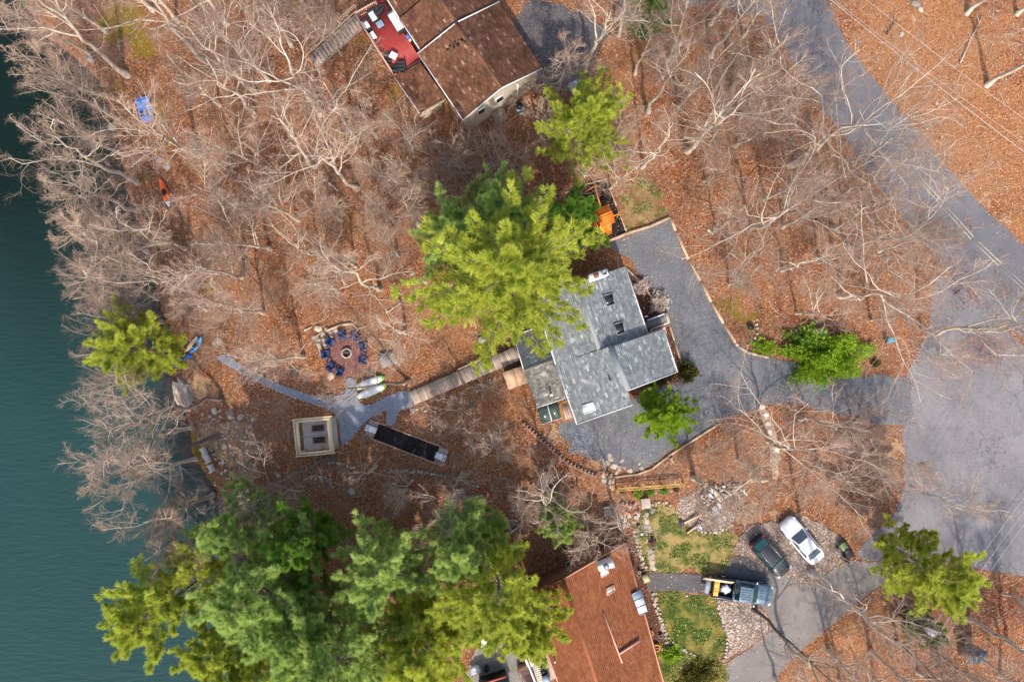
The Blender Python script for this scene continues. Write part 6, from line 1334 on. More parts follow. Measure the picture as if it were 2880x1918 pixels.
def timbers(name, label, px, w=.2, h=.2, mat=WOODT, part='timber', seg=2.4, cat='edging', lift=.06, kindname=None):
    wp = [W(a, b, lift) for a, b in px]; O = wp[0].copy(); t = thing(name, label, cat, O)
    for a, b in zip(wp[:-1], wp[1:]):
        n = max(1, round((b - a).length / seg))
        for k in range(n):
            p, q = a.lerp(b, k / n), a.lerp(b, (k + 1) / n); d = (q - p).normalized() * .012; MB(O).bar(p + d, q - d, w * rk.uniform(.92, 1.06), h).build(part, mat, t)
    return t
timbers('log_edging', 'pale log edging along the upper rim of the brick patio', [(918, 931), (955, 915), (992, 910)], .22, .3); timbers('plank_edging', 'thin pale plank edging on the lake side of the patio stones', [(911, 930), (888, 948), (905, 1003)], .07, .3)
timbers('driveway_edging', 'long pale timber edging curving along the far side of the gravel driveway', [(1886, 614), (1900, 650), (1936, 730), (1970, 790), (2000, 850), (2035, 910), (2068, 964), (2076, 973), (2100, 990), (2130, 998), (2162, 1005)], .24, .22)
timbers('yard_edging', 'timber edging along the lower side of the gravel driveway', [(2024, 1190), (1945, 1240), (1880, 1282), (1833, 1318), (1792, 1333), (1727, 1341), (1722, 1360), (1722, 1378)], .16, .24)
timbers('playground_beam', 'double timber beam between playground mulch and gravel driveway', [(1690, 688), (1765, 656), (1830, 636), (1884, 612)], .26, .3, lift=.1); timbers('play_edging', 'thin pale edging round the playground mulch', [(1590, 543), (1650, 518), (1704, 505), (1763, 656)], .08, .2)
timbers('bed_edging', 'pale edging of the narrow bed beside the gravel driveway', [(1880, 906), (1896, 958), (1912, 1008), (1918, 1030)], .1, .2); timbers('entry_edging', 'dark timber edging of the entry mulch bed', [(1755, 748), (1782, 775), (1815, 810), (1838, 845)], .12, .18, WOODG)
timbers('wall_cap', 'flat board edging below the pine by the brown boards', [(1320, 860), (1340, 925), (1355, 985), (1362, 1000)], .1, .2)
def block_wall(label, px, rows=1):
    BL = M('pink_block', (.42, .25, .19), (.33, .19, .14), 3, .9, objr=.15); wp = [W(a, b, .1) for a, b in px]; O = wp[0].copy(); t = thing('block_wall', label, 'retaining wall', O); me = None
    for a, b in zip(wp[:-1], wp[1:]):
        d = b - a; n = max(1, int(d.length / .36)); ang = math.atan2(d.y, d.x); s = Vector((-d.y, d.x, 0)).normalized()
        for k in range(n):
            for r, (yo, wd) in enumerate(((-.09, .36), (.09, .2))):
                p = a.lerp(b, (k + .5) / n) + s * yo - O
                if r == 0:
                    if me is None: o = MB().box((0, 0, 0), (.345, .15, .42)).build('block', BL, t, bevel=0.0); me = o.data
                    else: o = link('block', me, t)
                    o.location = p; o.rotation_euler = (0, 0, ang + rk.uniform(-.04, .04))
                else:
                    o = link('block', me, t); o.scale = (.55, 1, .98); o.location = p; o.rotation_euler = (0, 0, ang)
block_wall('pinkish hollow block wall below the worn gravel yard', [(1470, 1187), (1510, 1225), (1560, 1270), (1600, 1302), (1640, 1322), (1680, 1338)]); block_wall('short pinkish block wall beside the rock heap', [(1692, 1322), (1722, 1338)])
block_wall('short pinkish block wall above the stepping stone lawn', [(1745, 1413), (1788, 1423)])
# ---- horseshoe court and pergola
def court():
    O = W(1145, 1245); a0, a1, b0, b1 = W(1057, 1186, .1), W(1042, 1232, .1), W(1244, 1257, .1), W(1226, 1303, .1)
    sheet('court_mulch', [(1057, 1188), (1242, 1258), (1226, 1301), (1043, 1230)], MULCH, .05, .4, .01, smooth=False)
    t = thing('court_frame', 'pale plank frame round the long black mulch game court', 'frame', O)
    gap0, gap1 = a0.lerp(b0, .13), a0.lerp(b0, .24)
    for p, q in ((a0, gap0), (gap1, a0.lerp(b0, .62)), (a0.lerp(b0, .62), b0), (a1, a1.lerp(b1, .5)), (a1.lerp(b1, .5), b1)): MB(O).bar(p, q, .09, .24).build('plank', WOODT, t)
    for i, (px, py, lab) in enumerate(((1045, 1206, 'pale grey wooden pitching platform at the pergola end of the court'), (1241, 1284, 'pale grey wooden pitching platform at the house end of the court'))):
        L = 1.55; d = thing('pitching_platform', lab, 'platform', W(px, py, .1), prot(185, 70), 'platforms of the game court'); w = .95
        for k in range(8): MB().box((0, -.72 + .2057 * k, .05), (w, .19, .05)).build('board', WOODG, d)
        MB().box((0, 0, -.02), (w, 1.55, .08)).build('base', WOODG, d)
        g = thing('cornhole_board', 'white tilted game board with ' + ('red dots' if i == 0 else 'black dots') + ' on its platform', 'game board', W(px - 1, py, .2), prot(185, 70) + (0 if i == 0 else math.pi), 'white game boards'); sl = .14
        A, B = Vector((-.55, 0, .3)), Vector((.55, 0, .1)); MB().bar(A, B, .6, .03).build('panel', M('board_white', (.76, .77, .8), None, rough=.4), g)
        for s in (-1, 1): MB().bar(A + Vector((0, .28 * s, -.08)), B + Vector((0, .28 * s, -.06)), .03, .09).build('side_frame', WHITE, g); MB().box((-.5, .25 * s, .14), (.05, .05, .28)).build('leg', WHITE, g)
        hue = M('red_mark', (.6, .02, .08), None, rough=.6) if i == 0 else BLACK; mm = Matrix.Rotation(math.atan2(.2, 1.1), 3, 'Y')
        for x, y in ((-.36, 0), (-.5, -.13), (-.5, .13), (-.22, -.13), (-.22, .13)): MB().box((x, y, .3 - (x + .55) * .1818 + .022), (.11, .11, .008), m=mm).build('dot', BLACK if (x == -.36) else hue, g)
court()
def pergola():
    O = W(901, 1218); rz = prot(105, -10); t = thing('square_pergola', 'square pale lumber swing pergola over a stone pad', 'pergola', O, rz); h = 2.1; k = (CAMH - h - 0) / CAMH; s = 1.72
    MB().box((0, 0, .0), (3.3, 3.1, .16)).build('pad', M('pale_pad', (.5, .43, .4), (.42, .36, .33), 1.5, .9), t)
    for a in (-1, 1):
        for b in (-1, 1): MB().box((a * 1.5, b * 1.45, h / 2), (.14, .14, h)).build('post', WOODY, t)
    for b in (-1, 1):
        MB().box((0, b * 1.5, h + .06), (3.5, .2, .14)).build('beam', WOODY, t); MB().box((0, b * 1.72, h + .1), (3.74, .1, .22)).build('fascia_board', WOODY, t); MB().box((b * 1.72, 0, h + .1), (.12, 3.3, .22)).build('fascia_board', WOODY, t); MB().box((b * 1.48, 0, h + .06), (.3, 2.78, .1)).build('beam', WOODY, t)
    MB().box((0, .0, h + .04), (2.6, .09, .12)).build('swing_beam', STEEL, t)
    for b, lab in ((.6, 'black slatted swing seat nearer the gravel path junction in the pergola'), (-.6, 'black slatted swing seat on the lower side of the pergola')):
        g = thing('swing_seat', lab, 'swing', O + Matrix.Rotation(rz, 3, 'Z') @ Vector((0, b, .5)), rz, 'swing seats under the pergola')
        for q in range(4): MB().box((0, -.21 + .14 * q, 0), (1.2, .125, .03)).build('slat', BLACK, g)
        for q in range(3): MB().box((0, (.3 if b > 0 else -.3) * -1, .1 + .14 * q), (1.2, .03, .12)).build('back_slat', BLACK, g)
        for s in (-1, 1): MB().bar((-.66, s * .3, .25), (.66, s * .3, .25), .05, .04).build('rail', CEDAR, g); MB().tube([(s * .62, 0, .02), (s * .62, 0, h - .52)], .012, 5).build('chain', STEEL, g); MB().bar((s * .62, -.3, .22), (s * .62, .3, .22), .05, .05).build('armrest', CEDAR, g)
pergola()
# ---- playset
def playset():
    O = W(1690, 622); rz = prot(18, 44); t = thing('orange_playset', 'orange cedar swing set tower with slatted gable roof on black mulch', 'playset', O, rz)   # local +x points down the photo
    w = 1.15; zc = 1.45
    for a in (-1, 1):
        for b in (-1, 1): MB().box((a * .62, b * w / 2, 1.2), (.1, .1, 2.4)).build('post', CEDAR, t)
    for k in range(8): MB().box((-.55 + .157 * k, 0, zc), (.15, w, .04)).build('floor_board', CEDAR, t)
    for s in (-1, 1):
        for k in range(5):
            f0 = k / 5; x0, x1 = s * (.03 + .17 * k), s * (.03 + .17 * (k + 1)); z0, z1 = 3.05 - .115 * k, 3.05 - .115 * (k + 1); MB().bar(((x0 + x1) / 2, -.72, (z0 + z1) / 2), ((x0 + x1) / 2, .72, (z0 + z1) / 2), .19, .03).build('roof_slat', CEDAR, t).rotation_euler = (0, 0, 0)
        MB().bar((0, s * .6, 3.0), (.85, s * .6, 2.42), .06, .06).build('rafter', CEDAR, t); MB().bar((0, s * .6, 3.0), (-.85, s * .6, 2.42), .06, .06).build('rafter', CEDAR, t)
    A = Vector((.75, 0, 1.5)); B = Vector((1.5, 0, .05))
    for y in (-.27, .27):
        p = MB().bar(A + Vector((0, y, 0)), B + Vector((0, y, 0)), .52, .04).build('climbing_panel', CEDAR, t)
        for f, yy in ((.25, .1), (.5, -.1), (.75, .08)): q = A.lerp(B, f) + Vector((.04, y + yy, .03)); MB().box(q, (.08, .09, .07)).build('hold', BLACK, p)
    MB().bar((-.6, .0, 2.3), (-3.0, .25, 2.3), .12, .16).build('swing_beam', CEDAR, t)
    for s in (-1, 1): MB().bar((-2.95, .25, 2.3), (-3.1, .25 + s * .85, 0), .1, .1).build('a_frame_leg', CEDAR, t)
    for x in (-1.3, -2.2):
        st = MB().box((x, .12, .5), (.2, .45, .04)).build('swing', BLACK, t)
        for s in (-1, 1): MB().tube([(x, .12 + s * .2, .5), (x, .12 + s * .2, 2.24)], .012, 4).build('rope', WOODT, st)
    for k in range(6): MB().box((.3, -.75 - .16 * k, 1.4 - .22 * k), (.8, .08, .05)).build('ladder_rung', CEDAR, t)
    for s in (-1, 1): MB().bar((.3 + s * .4, -.65, 1.5), (.3 + s * .4, -1.7, 0), .06, .1).build('ladder_rail', CEDAR, t)
    MB().bar((.25, .6, 2.2), (.25, 1.5, 2.05), .1, .1).build('monkey_bar', CEDAR, t); MB().box((.25, 1.45, 1.02), (.09, .09, 2.05)).build('support_post', CEDAR, t)
playset()
# ---------------------------------------------------------------- rocks at the shore
o = link('shore_slab', rock_mesh(501, M('pale_ledge', (.6, .5, .4), (.24, .16, .11), 2.6, .85, stretch=(.4, 2.5, 1), bmp=.6, bscale=5), 3, .25, .6), None, W(510, 1112, .1), prot(70, 130)); o.scale = (1.9, .8, 1.1); tag(o, 'large pale cracked rock slab at the water edge', 'rock')
o = link('shore_slab', rock_mesh(502, STONE_MATS[0], 3, .4, .6), None, W(527, 1096, .1), prot(60, 120)); o.scale = (1.7, .6, 1.1); tag(o, 'brownish grey rock ledge behind the pale cracked slab', 'rock')
BLD = [(677, 1174, .36, 2, 'large round pale boulder at the top of the rocky clearing'), (646, 1165, .42, 0, 'grey angular boulder above the tan rocky clearing'), (604, 1155, .36, 2, 'white broken rock near the dark leaning trunk'), (643, 1193, .26, 0, 'flat grey rock below the angular grey boulder'), (667, 1199, .26, 1, 'tan rock beside the flat grey rock'), (637, 1213, .24, 2, 'pale rock in the middle of the rocky clearing'),
       (620, 1212, .2, 1, 'small tan rock next to the pale middle rock'), (702, 1200, .26, 1, 'upright tan rock on the house side of the rocky clearing'), (697, 1214, .28, 2, 'broad pale rock on the house side of the rocky clearing'), (670, 1224, .2, 0, 'small grey rock under the tan rocks'), (712, 1180, .24, 1, 'brown rock highest on the house side of the clearing'), (570, 1165, .3, 2, 'pale flat rock at the dark trunk crossing'), (590, 1172, .22, 0, 'grey rock just above the mossy bank'), (548, 1150, .26, 2, 'small pale rock below the cracked slab'),
       (632, 1255, .3, 1, 'tan rock in the lower rocky clearing'), (660, 1270, .25, 1, 'yellowish rock beside the lower pale rock'), (655, 1280, .2, 2, 'pale rock near the lake chairs path'), (678, 1288, .18, 2, 'small pale rock farthest from the lake chairs'), (690, 1255, .24, 1, 'tan rock towards the pergola side'),
       (318, 355, .65, 0, 'big grey boulder at the shore under the pedal boat trees'), (255, 168, .5, 0, 'grey boulder beneath the top shore tree'), (470, 470, .45, 0, 'grey boulder just above the orange kayak'), (450, 452, .35, 2, 'pale boulder above the orange kayak near the grey one'), (612, 962, .5, 0, 'flat grey rock above the gravel path end'), (1134, 1076, .3, 2, 'pale boulder where the boardwalk meets the path'), (1160, 770, .3, 0, 'upper grey stone by the big roof pine'), (1196, 793, .22, 2, 'lower pale stone by the big roof pine'),
       (878, 105 + 0, .2, 2, 'pale stone below the wooden stairs'), (864, 107, .22, 2, 'rounder pale stone below the wooden stairs'), (1050, 432, .2, 2, 'white stone in the leaf litter between tall trees'), (1172, 531, .26, 0, 'grey stone near the multi stemmed shrub'), (2536, 98, .3, 2, 'pale stone on the roadside bank'), (2575, 12, .5, 0, 'dark ledge rock at the top edge beyond the road'), (2590, 26, .3, 2, 'pale rock under the top edge ledge'), (2635, 290, .25, 2, 'tan stone under the roadside wires'), (2396, 1194, .36, 2, 'pale pink boulder beside the driveway mouth'),
       (2492, 730, .45, 0, 'grey boulder among trees near the side road tip'), (2297, 540, .4, 0, 'grey boulder at the foot of the pale oak'), (990, 1382, .38, 0, 'grey boulder above the dark pines'), (784, 1336, .35, 0, 'grey boulder at the end of the stone row'), (1160, 1155, .28, 0, 'grey stone under the lower boardwalk end'), (930, 1058, .4, 1, 'big tan stone beside the lower patio chairs'), (895, 925, .5, 1, 'flat tan stone above the patio planks')]
for px, py, s, k, lab in BLD: lone(lab, px, py, s, k, sz=.9)
WALLS = [('low row of pale stones in the woods below the game court', [(920, 1300), (945, 1300), (975, 1308), (1000, 1318)], 2), ('curved row of pale stones beside the dark pine tips', [(872, 1345), (895, 1343), (920, 1352), (940, 1370)], 2), ('long low stone row below the house end of the court', [(1095, 1325), (1150, 1325), (1200, 1330), (1255, 1340)], 2), ('short row of stones at the white boat side of the woods', [(1300, 1352), (1325, 1364), (1350, 1368)], 2), ('stone row above the green pine by the metal boat', [(1265, 1410), (1300, 1396), (1340, 1395), (1368, 1397)], 2), ('short stone row between dark trunks in the woods', [(1090, 1388), (1120, 1376), (1180, 1384), (1215, 1404)], 0),
         ('dry stone wall along the upper lawn and rusty house bed', [(1778, 1490), (1790, 1530), (1800, 1570), (1812, 1606)], 1), ('dry stone wall along the lower lawn and rusty house bed', [(1832, 1666), (1842, 1700), (1852, 1740), (1866, 1775), (1874, 1800), (1862, 1832)], 1), ('mossy stone line in the grass below the corner of the lower lawn', [(1888, 1800), (1910, 1822), (1935, 1832), (1958, 1842)], 0),
         ('stone border round the black fire bowl yard', [(2126, 895), (2128, 920), (2126, 945), (2112, 965), (2100, 975)], 0), ('pale stone edging along the curved rim of the stone bed', [(2017, 1684), (2022, 1715), (2032, 1745), (2046, 1790), (2040, 1840), (2034, 1858)], 2), ('pale rounded rim of stones under the debris pile', [(1965, 1490), (1990, 1496), (2020, 1497), (2045, 1485), (2062, 1470)], 2), ('pinkish stone border above the upper lawn', [(1800, 1412), (1830, 1418), (1870, 1410), (1890, 1425)], 1)]
for lab, px, k in WALLS: stone_wall('stone_row' if 'wall' not in lab else 'dry_stone_wall', lab, px, size=.17, step=.3, rows=2 if 'wall' in lab else 1, kinds=[k, 0, 2])
for lab, px in (('flat grey flagstones scattered at the rim of the gravel driveway', [(1718, 1290), (1705, 1300), (1726, 1312), (1748, 1296), (1741, 1316), (1756, 1314), (1735, 1330), (1772, 1325), (1798, 1303), (1806, 1316), (1715, 1280), (1700, 1315)]), ('heap of angular rocks at the bottom of the hollow block wall', [(1697, 1338), (1704, 1350), (1712, 1342), (1716, 1355), (1708, 1362), (1718, 1368), (1699, 1352)]), ('rocky rim with flat stones beside the wheelbarrow lawn', [(1745, 1455), (1757, 1462), (1770, 1452), (1782, 1468), (1752, 1478), (1766, 1475), (1790, 1455)])):
    t = thing('stone_heap', lab, 'stones', W(*px[0]))
    for a, b in px: stone(t, W(a, b, .04), rk.uniform(.22, .36), rk.choice([0, 2]), off=t.location, sz=.5)
def edging_stones():
    m_v = []; r = random.Random(8); me = rock_mesh(900, STONE_MATS[1], 1, .7); V = np.array([v.co[:] for v in me.vertices]); F = np.array([p.vertices[:] for p in me.polygons]); vs = []; fs = []; n = 0
    def line(px, s, step, jit=.05):
        nonlocal n
        wp = [W(a, b, .05) for a, b in px]
        for a, b in zip(wp[:-1], wp[1:]):
            k = max(1, int((b - a).length / step))
            for i in range(k):
                p = a.lerp(b, (i + .5) / k); q = V * s * r.uniform(.7, 1.3) + np.array([p.x + r.gauss(0, jit), p.y + r.gauss(0, jit), p.z]); vs.append(q); fs.append(F + n); n += len(V)
    for px in ([(632, 1003), (700, 1040), (790, 1083), (870, 1110), (930, 1118), (956, 1110)], [(615, 1010), (700, 1062), (800, 1108), (880, 1136), (930, 1150), (950, 1168)], [(1003, 1100), (1010, 1135), (1040, 1140), (1100, 1110), (1150, 1095)], [(962, 1257), (985, 1237), (1010, 1207), (1040, 1175), (1092, 1150), (1084, 1196)], [(1108, 1200), (1122, 1156), (1166, 1140)]): line(px, .1, .2)
    def area(poly, cnt, s0, s1):
        nonlocal n
        wp = wpoly(poly); xs = [p.x for p in wp]; ys = [p.y for p in wp]; k = 0
        while k < cnt:
            x, y = r.uniform(min(xs), max(xs)), r.uniform(min(ys), max(ys))
            if not pts_in_poly(np.array([x]), np.array([y]), wp)[0]: continue
            s = s0 + (s1 - s0) * r.random() ** 3; vs.append(V * s * np.array([1, r.uniform(.6, 1), .8]) + np.array([x, y, float(gz(x, y)) + .06])); fs.append(F + n); n += len(V); k += 1
    line([(1840, 1660), (1848, 1680)], .1, .2)
    area([(2017, 1684), (2060, 1690), (2075, 1730), (2080, 1800), (2036, 1858), (2048, 1800), (2030, 1740)], 420, .05, .2); area(RUBBLE_BED, 500, .04, .16); area([(590, 1150), (720, 1160), (740, 1300), (640, 1350), (570, 1280), (540, 1190)], 420, .05, .24); area(STONEBED, 300, .04, .09); area([(1135, 1110), (1330, 1035), (1335, 1050), (1150, 1120)], 60, .06, .18); area([(1165, 1150), (1340, 1080), (1440, 1040), (1440, 1060), (1200, 1160)], 80, .06, .2)
    o = link('loose_stones', mesh_from('loose_stones', np.concatenate(vs), np.concatenate(fs), [M('mixed_stones', (.45, .36, .28), None, rough=.9, island=([(0, (.26, .17, .12)), (.5, (.42, .32, .25)), (1, (.62, .55, .48))], 1.0))])); o['kind'] = 'stuff'
edging_stones()
SS = [((1836, 1436), 'stepping stone by the rusty bucket, first of the lawn line'), ((1815, 1449), 'stepping stone second from the rusty bucket'), ((1817, 1466), 'stepping stone third from the rusty bucket'), ((1820, 1482), 'stepping stone beside the white topped black pot'), ((1822, 1499), 'stepping stone just below the white topped black pot'), ((1824, 1517), 'stepping stone touching the wheelbarrow'), ((1828, 1549), 'pale stepping stone nearest below the wheelbarrow'), ((1832, 1565), 'pinkish stepping stone second below the wheelbarrow'), ((1834, 1582), 'white stepping stone next to last before the walk'), ((1836, 1597), 'stepping stone next to the dark asphalt walk')]
for i, ((px, py), lab) in enumerate(SS):
    o = link('stepping_stone', ROCKS[(0, 2, 1)[i % 3]][i % 2], None, W(px, py, .02), i); o.scale = (.4, .33, .1); tag(o, lab, 'stepping stone', 'stepping stones across the upper lawn')
for i, ((px, py), lab) in enumerate((((2144, 1144), 'round pale stepping stone touching the gravel driveway'), ((2155, 1165), 'round pale stepping stone second from the driveway'), ((2160, 1191), 'round pale stepping stone third from the driveway'), ((2164, 1213), 'round pale stepping stone fourth from the driveway'), ((2185, 1262), 'round pale stepping stone lowest under the pale oak limbs'))):
    t = thing('round_stepping_stone', lab, 'stepping stone', W(px, py, .03), 0, 'round stepping stones below the driveway'); rs_ = M('pale_round_stone', (.72, .6, .52), (.6, .48, .4), 3, .85)
    MB().cyl((0, 0, -.03), .28, .1, 24, .265).build('slab', rs_, t); MB().ring((0, 0, .066), .25, .235, .012, 24).build('rim', rs_, t)
# ---- fallen logs
def log(label, p0, p1, r0, mat=BARK, h=.12, branch=True):
    a, b = W(*p0), W(*p1); a.z += h + r0; b.z += h * 1.3 + r0 * .5; O = a.copy(); t = thing('fallen_log', label, 'log', O, 0, 'fallen logs in the woods'); rr = random.Random(int(p0[0]))
    pts = [a.lerp(b, k / 6) + Vector((rr.uniform(-.06, .06), rr.uniform(-.06, .06), 0)) for k in range(7)]; MB(O).tube(pts, [r0 * (1 - .5 * k / 6) for k in range(7)], 8).build('trunk', mat, t, smooth=True)
    if branch:
        for k in (3, 4, 5):
            d = (b - a).normalized(); s = Vector((-d.y, d.x, .1)) * (1 if k % 2 else -1); MB(O).tube([pts[k], pts[k] + d * .5 + s * .5, pts[k] + d * 1.1 + s * .8], [r0 * .4, r0 * .3, r0 * .15], 5).build('branch', mat, t)
log('grey log lying in leaf litter between shore woods and pines', (700, 585), (768, 578), .16); log('short pale broken log in the upper woods', (926, 518), (952, 536), .13, branch=False); log('dark log near the paired trees above the woods', (775, 215), (800, 250), .1, DARKBARK); log('broken log beside the tree at the porch roof side', (890, 312), (912, 288), .13, branch=False)
log('pale log on the roadside bank beyond the wires', (2696, 180), (2760, 45), .07, branch=True); log('two grey planks like log beyond the gravel driveway', (2020, 650), (2058, 690), .12, WOODG, branch=False); log('short pale log by the driveway woods', (1990, 645), (2003, 662), .15, branch=False); log('grey square post lying in the far driveway woods', (2048, 712), (2068, 725), .14, WOODG, branch=False)
log('grey log in the woods below the gravel yard', (1884, 1285), (1892, 1300), .16, WOODG, branch=False); log('dark log across the leaf bank at the top of the road', (2492, 100), (2520, 60), .08, DARKBARK); log('thin pale log between patio and boardwalk', (1087, 880), (1140, 842), .05, branch=False); log('pale log above the lake side of the patio', (858, 930), (880, 920), .08, branch=False)
# ---- square hatch cover, pallet, shed, bins
def square_cover():
    t = thing('square_platform', 'grey square wooden cover between patio and boardwalk', 'platform', W(1091, 1010, .03), prot(42, -14)); g = M('grey_cover', (.23, .2, .19), (.3, .265, .25), 3, .85, objr=.15)
    for x in (-.38, .38): MB().box((x, 0, .12), (.74, 1.35, .05)).build('board', g, t)
    MB().box((0, 0, .03), (1.4, 1.25, .13)).build('base', WOODG, t)
square_cover()
def pallet(label, px, py, rz, s=1.15):
    t = thing('wooden_pallet', label, 'pallet', W(px, py, .02), rz); pm = M('pallet_wood', (.5, .3, .2), (.4, .24, .16), 3, .85, objr=.15)
    for k in range(6): MB().box((0, -.5 + .2 * k, .13), (s, .13, .025)).build('slat', pm, t)
    for x in (-.5, 0, .5): MB().box((x * s / 1.1, 0, .06), (.09, 1.15, .1)).build('runner', pm, t)
pallet('weathered brown pallet beside the dark tipped green pine', 1176, 1489, .2); pallet('pinkish pallet lying among the debris pile boards', 2032, 1395, .9, 1.0)
def dark_shed():
    t = thing('dark_shed', 'small dark grey roofed shed among leaves at the bottom corner', 'shed', W(2716, 1824), .05); d = M('shed_roof_grey', (.13, .135, .15), (.09, .095, .105), 3, .7)
    MB().box((0, 0, .8), (1.5, .95, 1.6)).build('wall', WOODG, t)
    for k in range(9):
        x = -.76 + .19 * k; MB().bar((x, -.6, 1.68), (x, .6, 1.86), .17, .035).build('roof_panel', d, t)
    MB().box((0, -.485, .7), (.6, .02, 1.3)).build('door', DARKBARK, t)
dark_shed()
def red_shed():
    t = thing('red_trimmed_shed', 'dark roofed shed with red trim edge at the bottom of the photo', 'shed', W(1385, 1905), prot(82, -26)); rt = M('red_trim', (.34, .06, .04), None, rough=.6)
    MB().box((.1, -.5, .9), (2.6, 1.9, 1.8)).build('wall', BLACK, t); MB().box((.1, -.5, 1.85), (2.9, 2.2, .08)).build('roof', M('blue_black_roof', (.03, .035, .05), None, rough=.5), t); MB().box((.1, .62, 1.88), (2.95, .16, .16)).build('fascia', rt, t)
red_shed()
def bin_(name, label, px, py, rz, body, lidm, s=1.0, cat='bin'):
    t = thing(name, label, cat, W(px, py, .02), rz); MB().loft([[Vector((x * w * s, y * w * s, z * s)) for x, y in ((-.28, -.28), (.28, -.28), (.28, .28), (-.28, .28))] for z, w in ((.05, .82), (.95, 1.05))]).build('body', body, t); MB().box((0, 0, .99 * s), (.64 * s, .64 * s, .07)).build('lid', lidm, t, bevel=.02); MB().tube([(-.34 * s, -.22 * s, .95 * s), (-.34 * s, .22 * s, .95 * s)], .02).build('handle', body, t)
    for y in (-.22, .22): MB().cyl((-.28 * s, y * s - .03, .1), .1, .06, 10, axis='y').build('wheel', BLACK, t)
    return t
bin_('waste_bin', 'grey bin with bright blue lid near the red flowering tree', 2494, 957, .3, M('bin_grey', (.28, .31, .33), None, rough=.5), M('bin_blue', (.06, .26, .36), None, rough=.6), .75); 
def mower():
    t = thing('garden_cart', 'small green and black garden tractor at the gravel island edge', 'tractor', W(2372, 1542, .04), prot(30, 42)); gm = M('dull_green_paint', (.1, .15, .06), (.16, .2, .1), 3, .5)
    MB().box((-.45, 0, .5), (.75, .6, .4)).build('hood', gm, t, bevel=.06); MB().box((.5, 0, .4), (.85, .7, .12)).build('cargo_bed', BLACK, t, bevel=.03)
    for s in (-1, 1): MB().box((.5, s * .36, .55), (.85, .05, .3)).build('bed_side', BLACK, t)
    MB().box((.02, 0, .72), (.3, .45, .12)).build('seat', BLACK, t, bevel=.03); MB().ring((-.2, 0, .9), .16, .13, .03, 14).build('steering_wheel', BLACK, t)
    for x in (-.5, .55):
        for y in (-.42, .42): MB().cyl((x, y - .07, .2), .2, .14, 14, axis='y').build('wheel', TYRE, t)
mower()
def wheelbarrow():
    t = thing('wheelbarrow', 'wheelbarrow with brown tray and yellow handles beside the stepping stones', 'wheelbarrow', W(1834, 1523, .02), prot(4, 40)); y = M('yellow_handle', (.6, .42, .06), None, rough=.5); tr = M('brown_tray', (.12, .09, .075), (.2, .15, .12), 5, .6)
    rings = [[Vector((x * w, yy * w, z)) for x, yy in ((-.4, -.32), (.45, -.32), (.45, .32), (-.4, .32))] for z, w in ((.3, .7), (.55, 1.0))]; MB().loft(rings).build('tray', tr, t); MB().box((.02, 0, .53), (.66, .48, .05)).build('soil_load', BEDSOIL, t)
    for s in (-1, 1): MB().tube([(.5, s * .16, .2), (-.1, s * .24, .34), (-.95, s * .28, .58)], .022).build('handle', y, t); MB().tube([(-.3, s * .2, .32), (-.35, s * .25, 0)], .02).build('leg', BLACK, t)
    MB().cyl((.6, -.05, .18), .18, .1, 16, axis='y').build('wheel', TYRE, t)
wheelbarrow()
pot('rusty_bucket', 'rusty brown bucket at the top of the stepping stone line', 1820, 1434, W(1820, 1434).z, .19, .3, M('rust', (.14, .07, .05), (.2, .1, .06), 5, .8), cat='bucket'); pot('black_pot', 'black pot with a white ball top on the lawn edge', 1804, 1500, W(1804, 1500).z, .17, .22, BLACK, soil=PALEH); pot('ring_pot', 'dark ring shaped pot on the lawn edge above the white topped one', 1796, 1478, W(1796, 1478).z, .16, .18, BLACK, soil=STEEL); pot('fire_bowl', 'round black metal fire bowl on the mossy ground beyond the driveway', 2109, 919, W(2109, 919).z, .3, .28, BLACK, cat='fire bowl')
pot('blue_pot', 'blue grey round pot in the bed by the rusty house wall', 1857, 1786, W(1857, 1786).z, .16, .3, M('blue_grey_glaze', (.12, .2, .3), None, rough=.3)); pot('white_urn', 'white urn at the end of the dark asphalt walk', 1797, 1606, W(1797, 1606).z, .13, .35, WHITE, cat='urn'); pot('green_pail', 'pale green pail by the water edge rocks at the stone heap', 1748, 1468, W(1748, 1468).z, .2, .2, M('pale_blue_green', (.3, .38, .38), None, rough=.5), cat='pail')
def ring_chair(label, px, py, r):
    t = thing('orange_planter', label, 'planter', W(px, py, .02), 0, 'orange planters in the house bed'); om = M('orange_planter_mat', (.6, .28, .05), (.5, .22, .04), 3, .6); MB().ring((0, 0, 0), r, r * .7, .35, 18).build('wall', om, t); MB().cyl((0, 0, .0), r * .7, .22, 16).build('soil', BEDSOIL, t); MB().bar((-r * .8, 0, .36), (r * .8, 0, .36), .06, .05).build('handle', om, t)
ring_chair('small round orange planter beside the rusty roof', 1829, 1777, .25); ring_chair('larger orange planter lower beside the rusty roof', 1845, 1818, .36)
def mat_table():
    t = thing('door_mat_bench', 'greenish patterned bench at the end of the dark asphalt walk', 'bench', W(1814, 1622, .06), prot(10, 22)); MB().box((0, 0, .42), (.75, .6, .05)).build('seat', M('green_cloth', (.3, .36, .17), (.45, .36, .2), 4, .8), t)
    for a in (-1, 1):
        for b in (-1, 1): MB().box((a * .33, b * .26, .2), (.05, .05, .4)).build('leg', WOODT, t)
    MB().box((.3, 0, .3), (.04, .5, .06)).build('stretcher', WOODT, t)
mat_table()
table('stone_table', 'weathered square garden table beside the round green bushes', 1813, 1412, W(1813, 1412).z, .1, .85, .95, .6, M('worn_table_top', (.42, .35, .29), (.34, .28, .23), 3, .85), WOODG); table('weathered_table', 'grey slatted table in the woods near the block walls', 1707, 1434, W(1707, 1434).z, .05, .7, .9, .5, WOODG, WOODG)
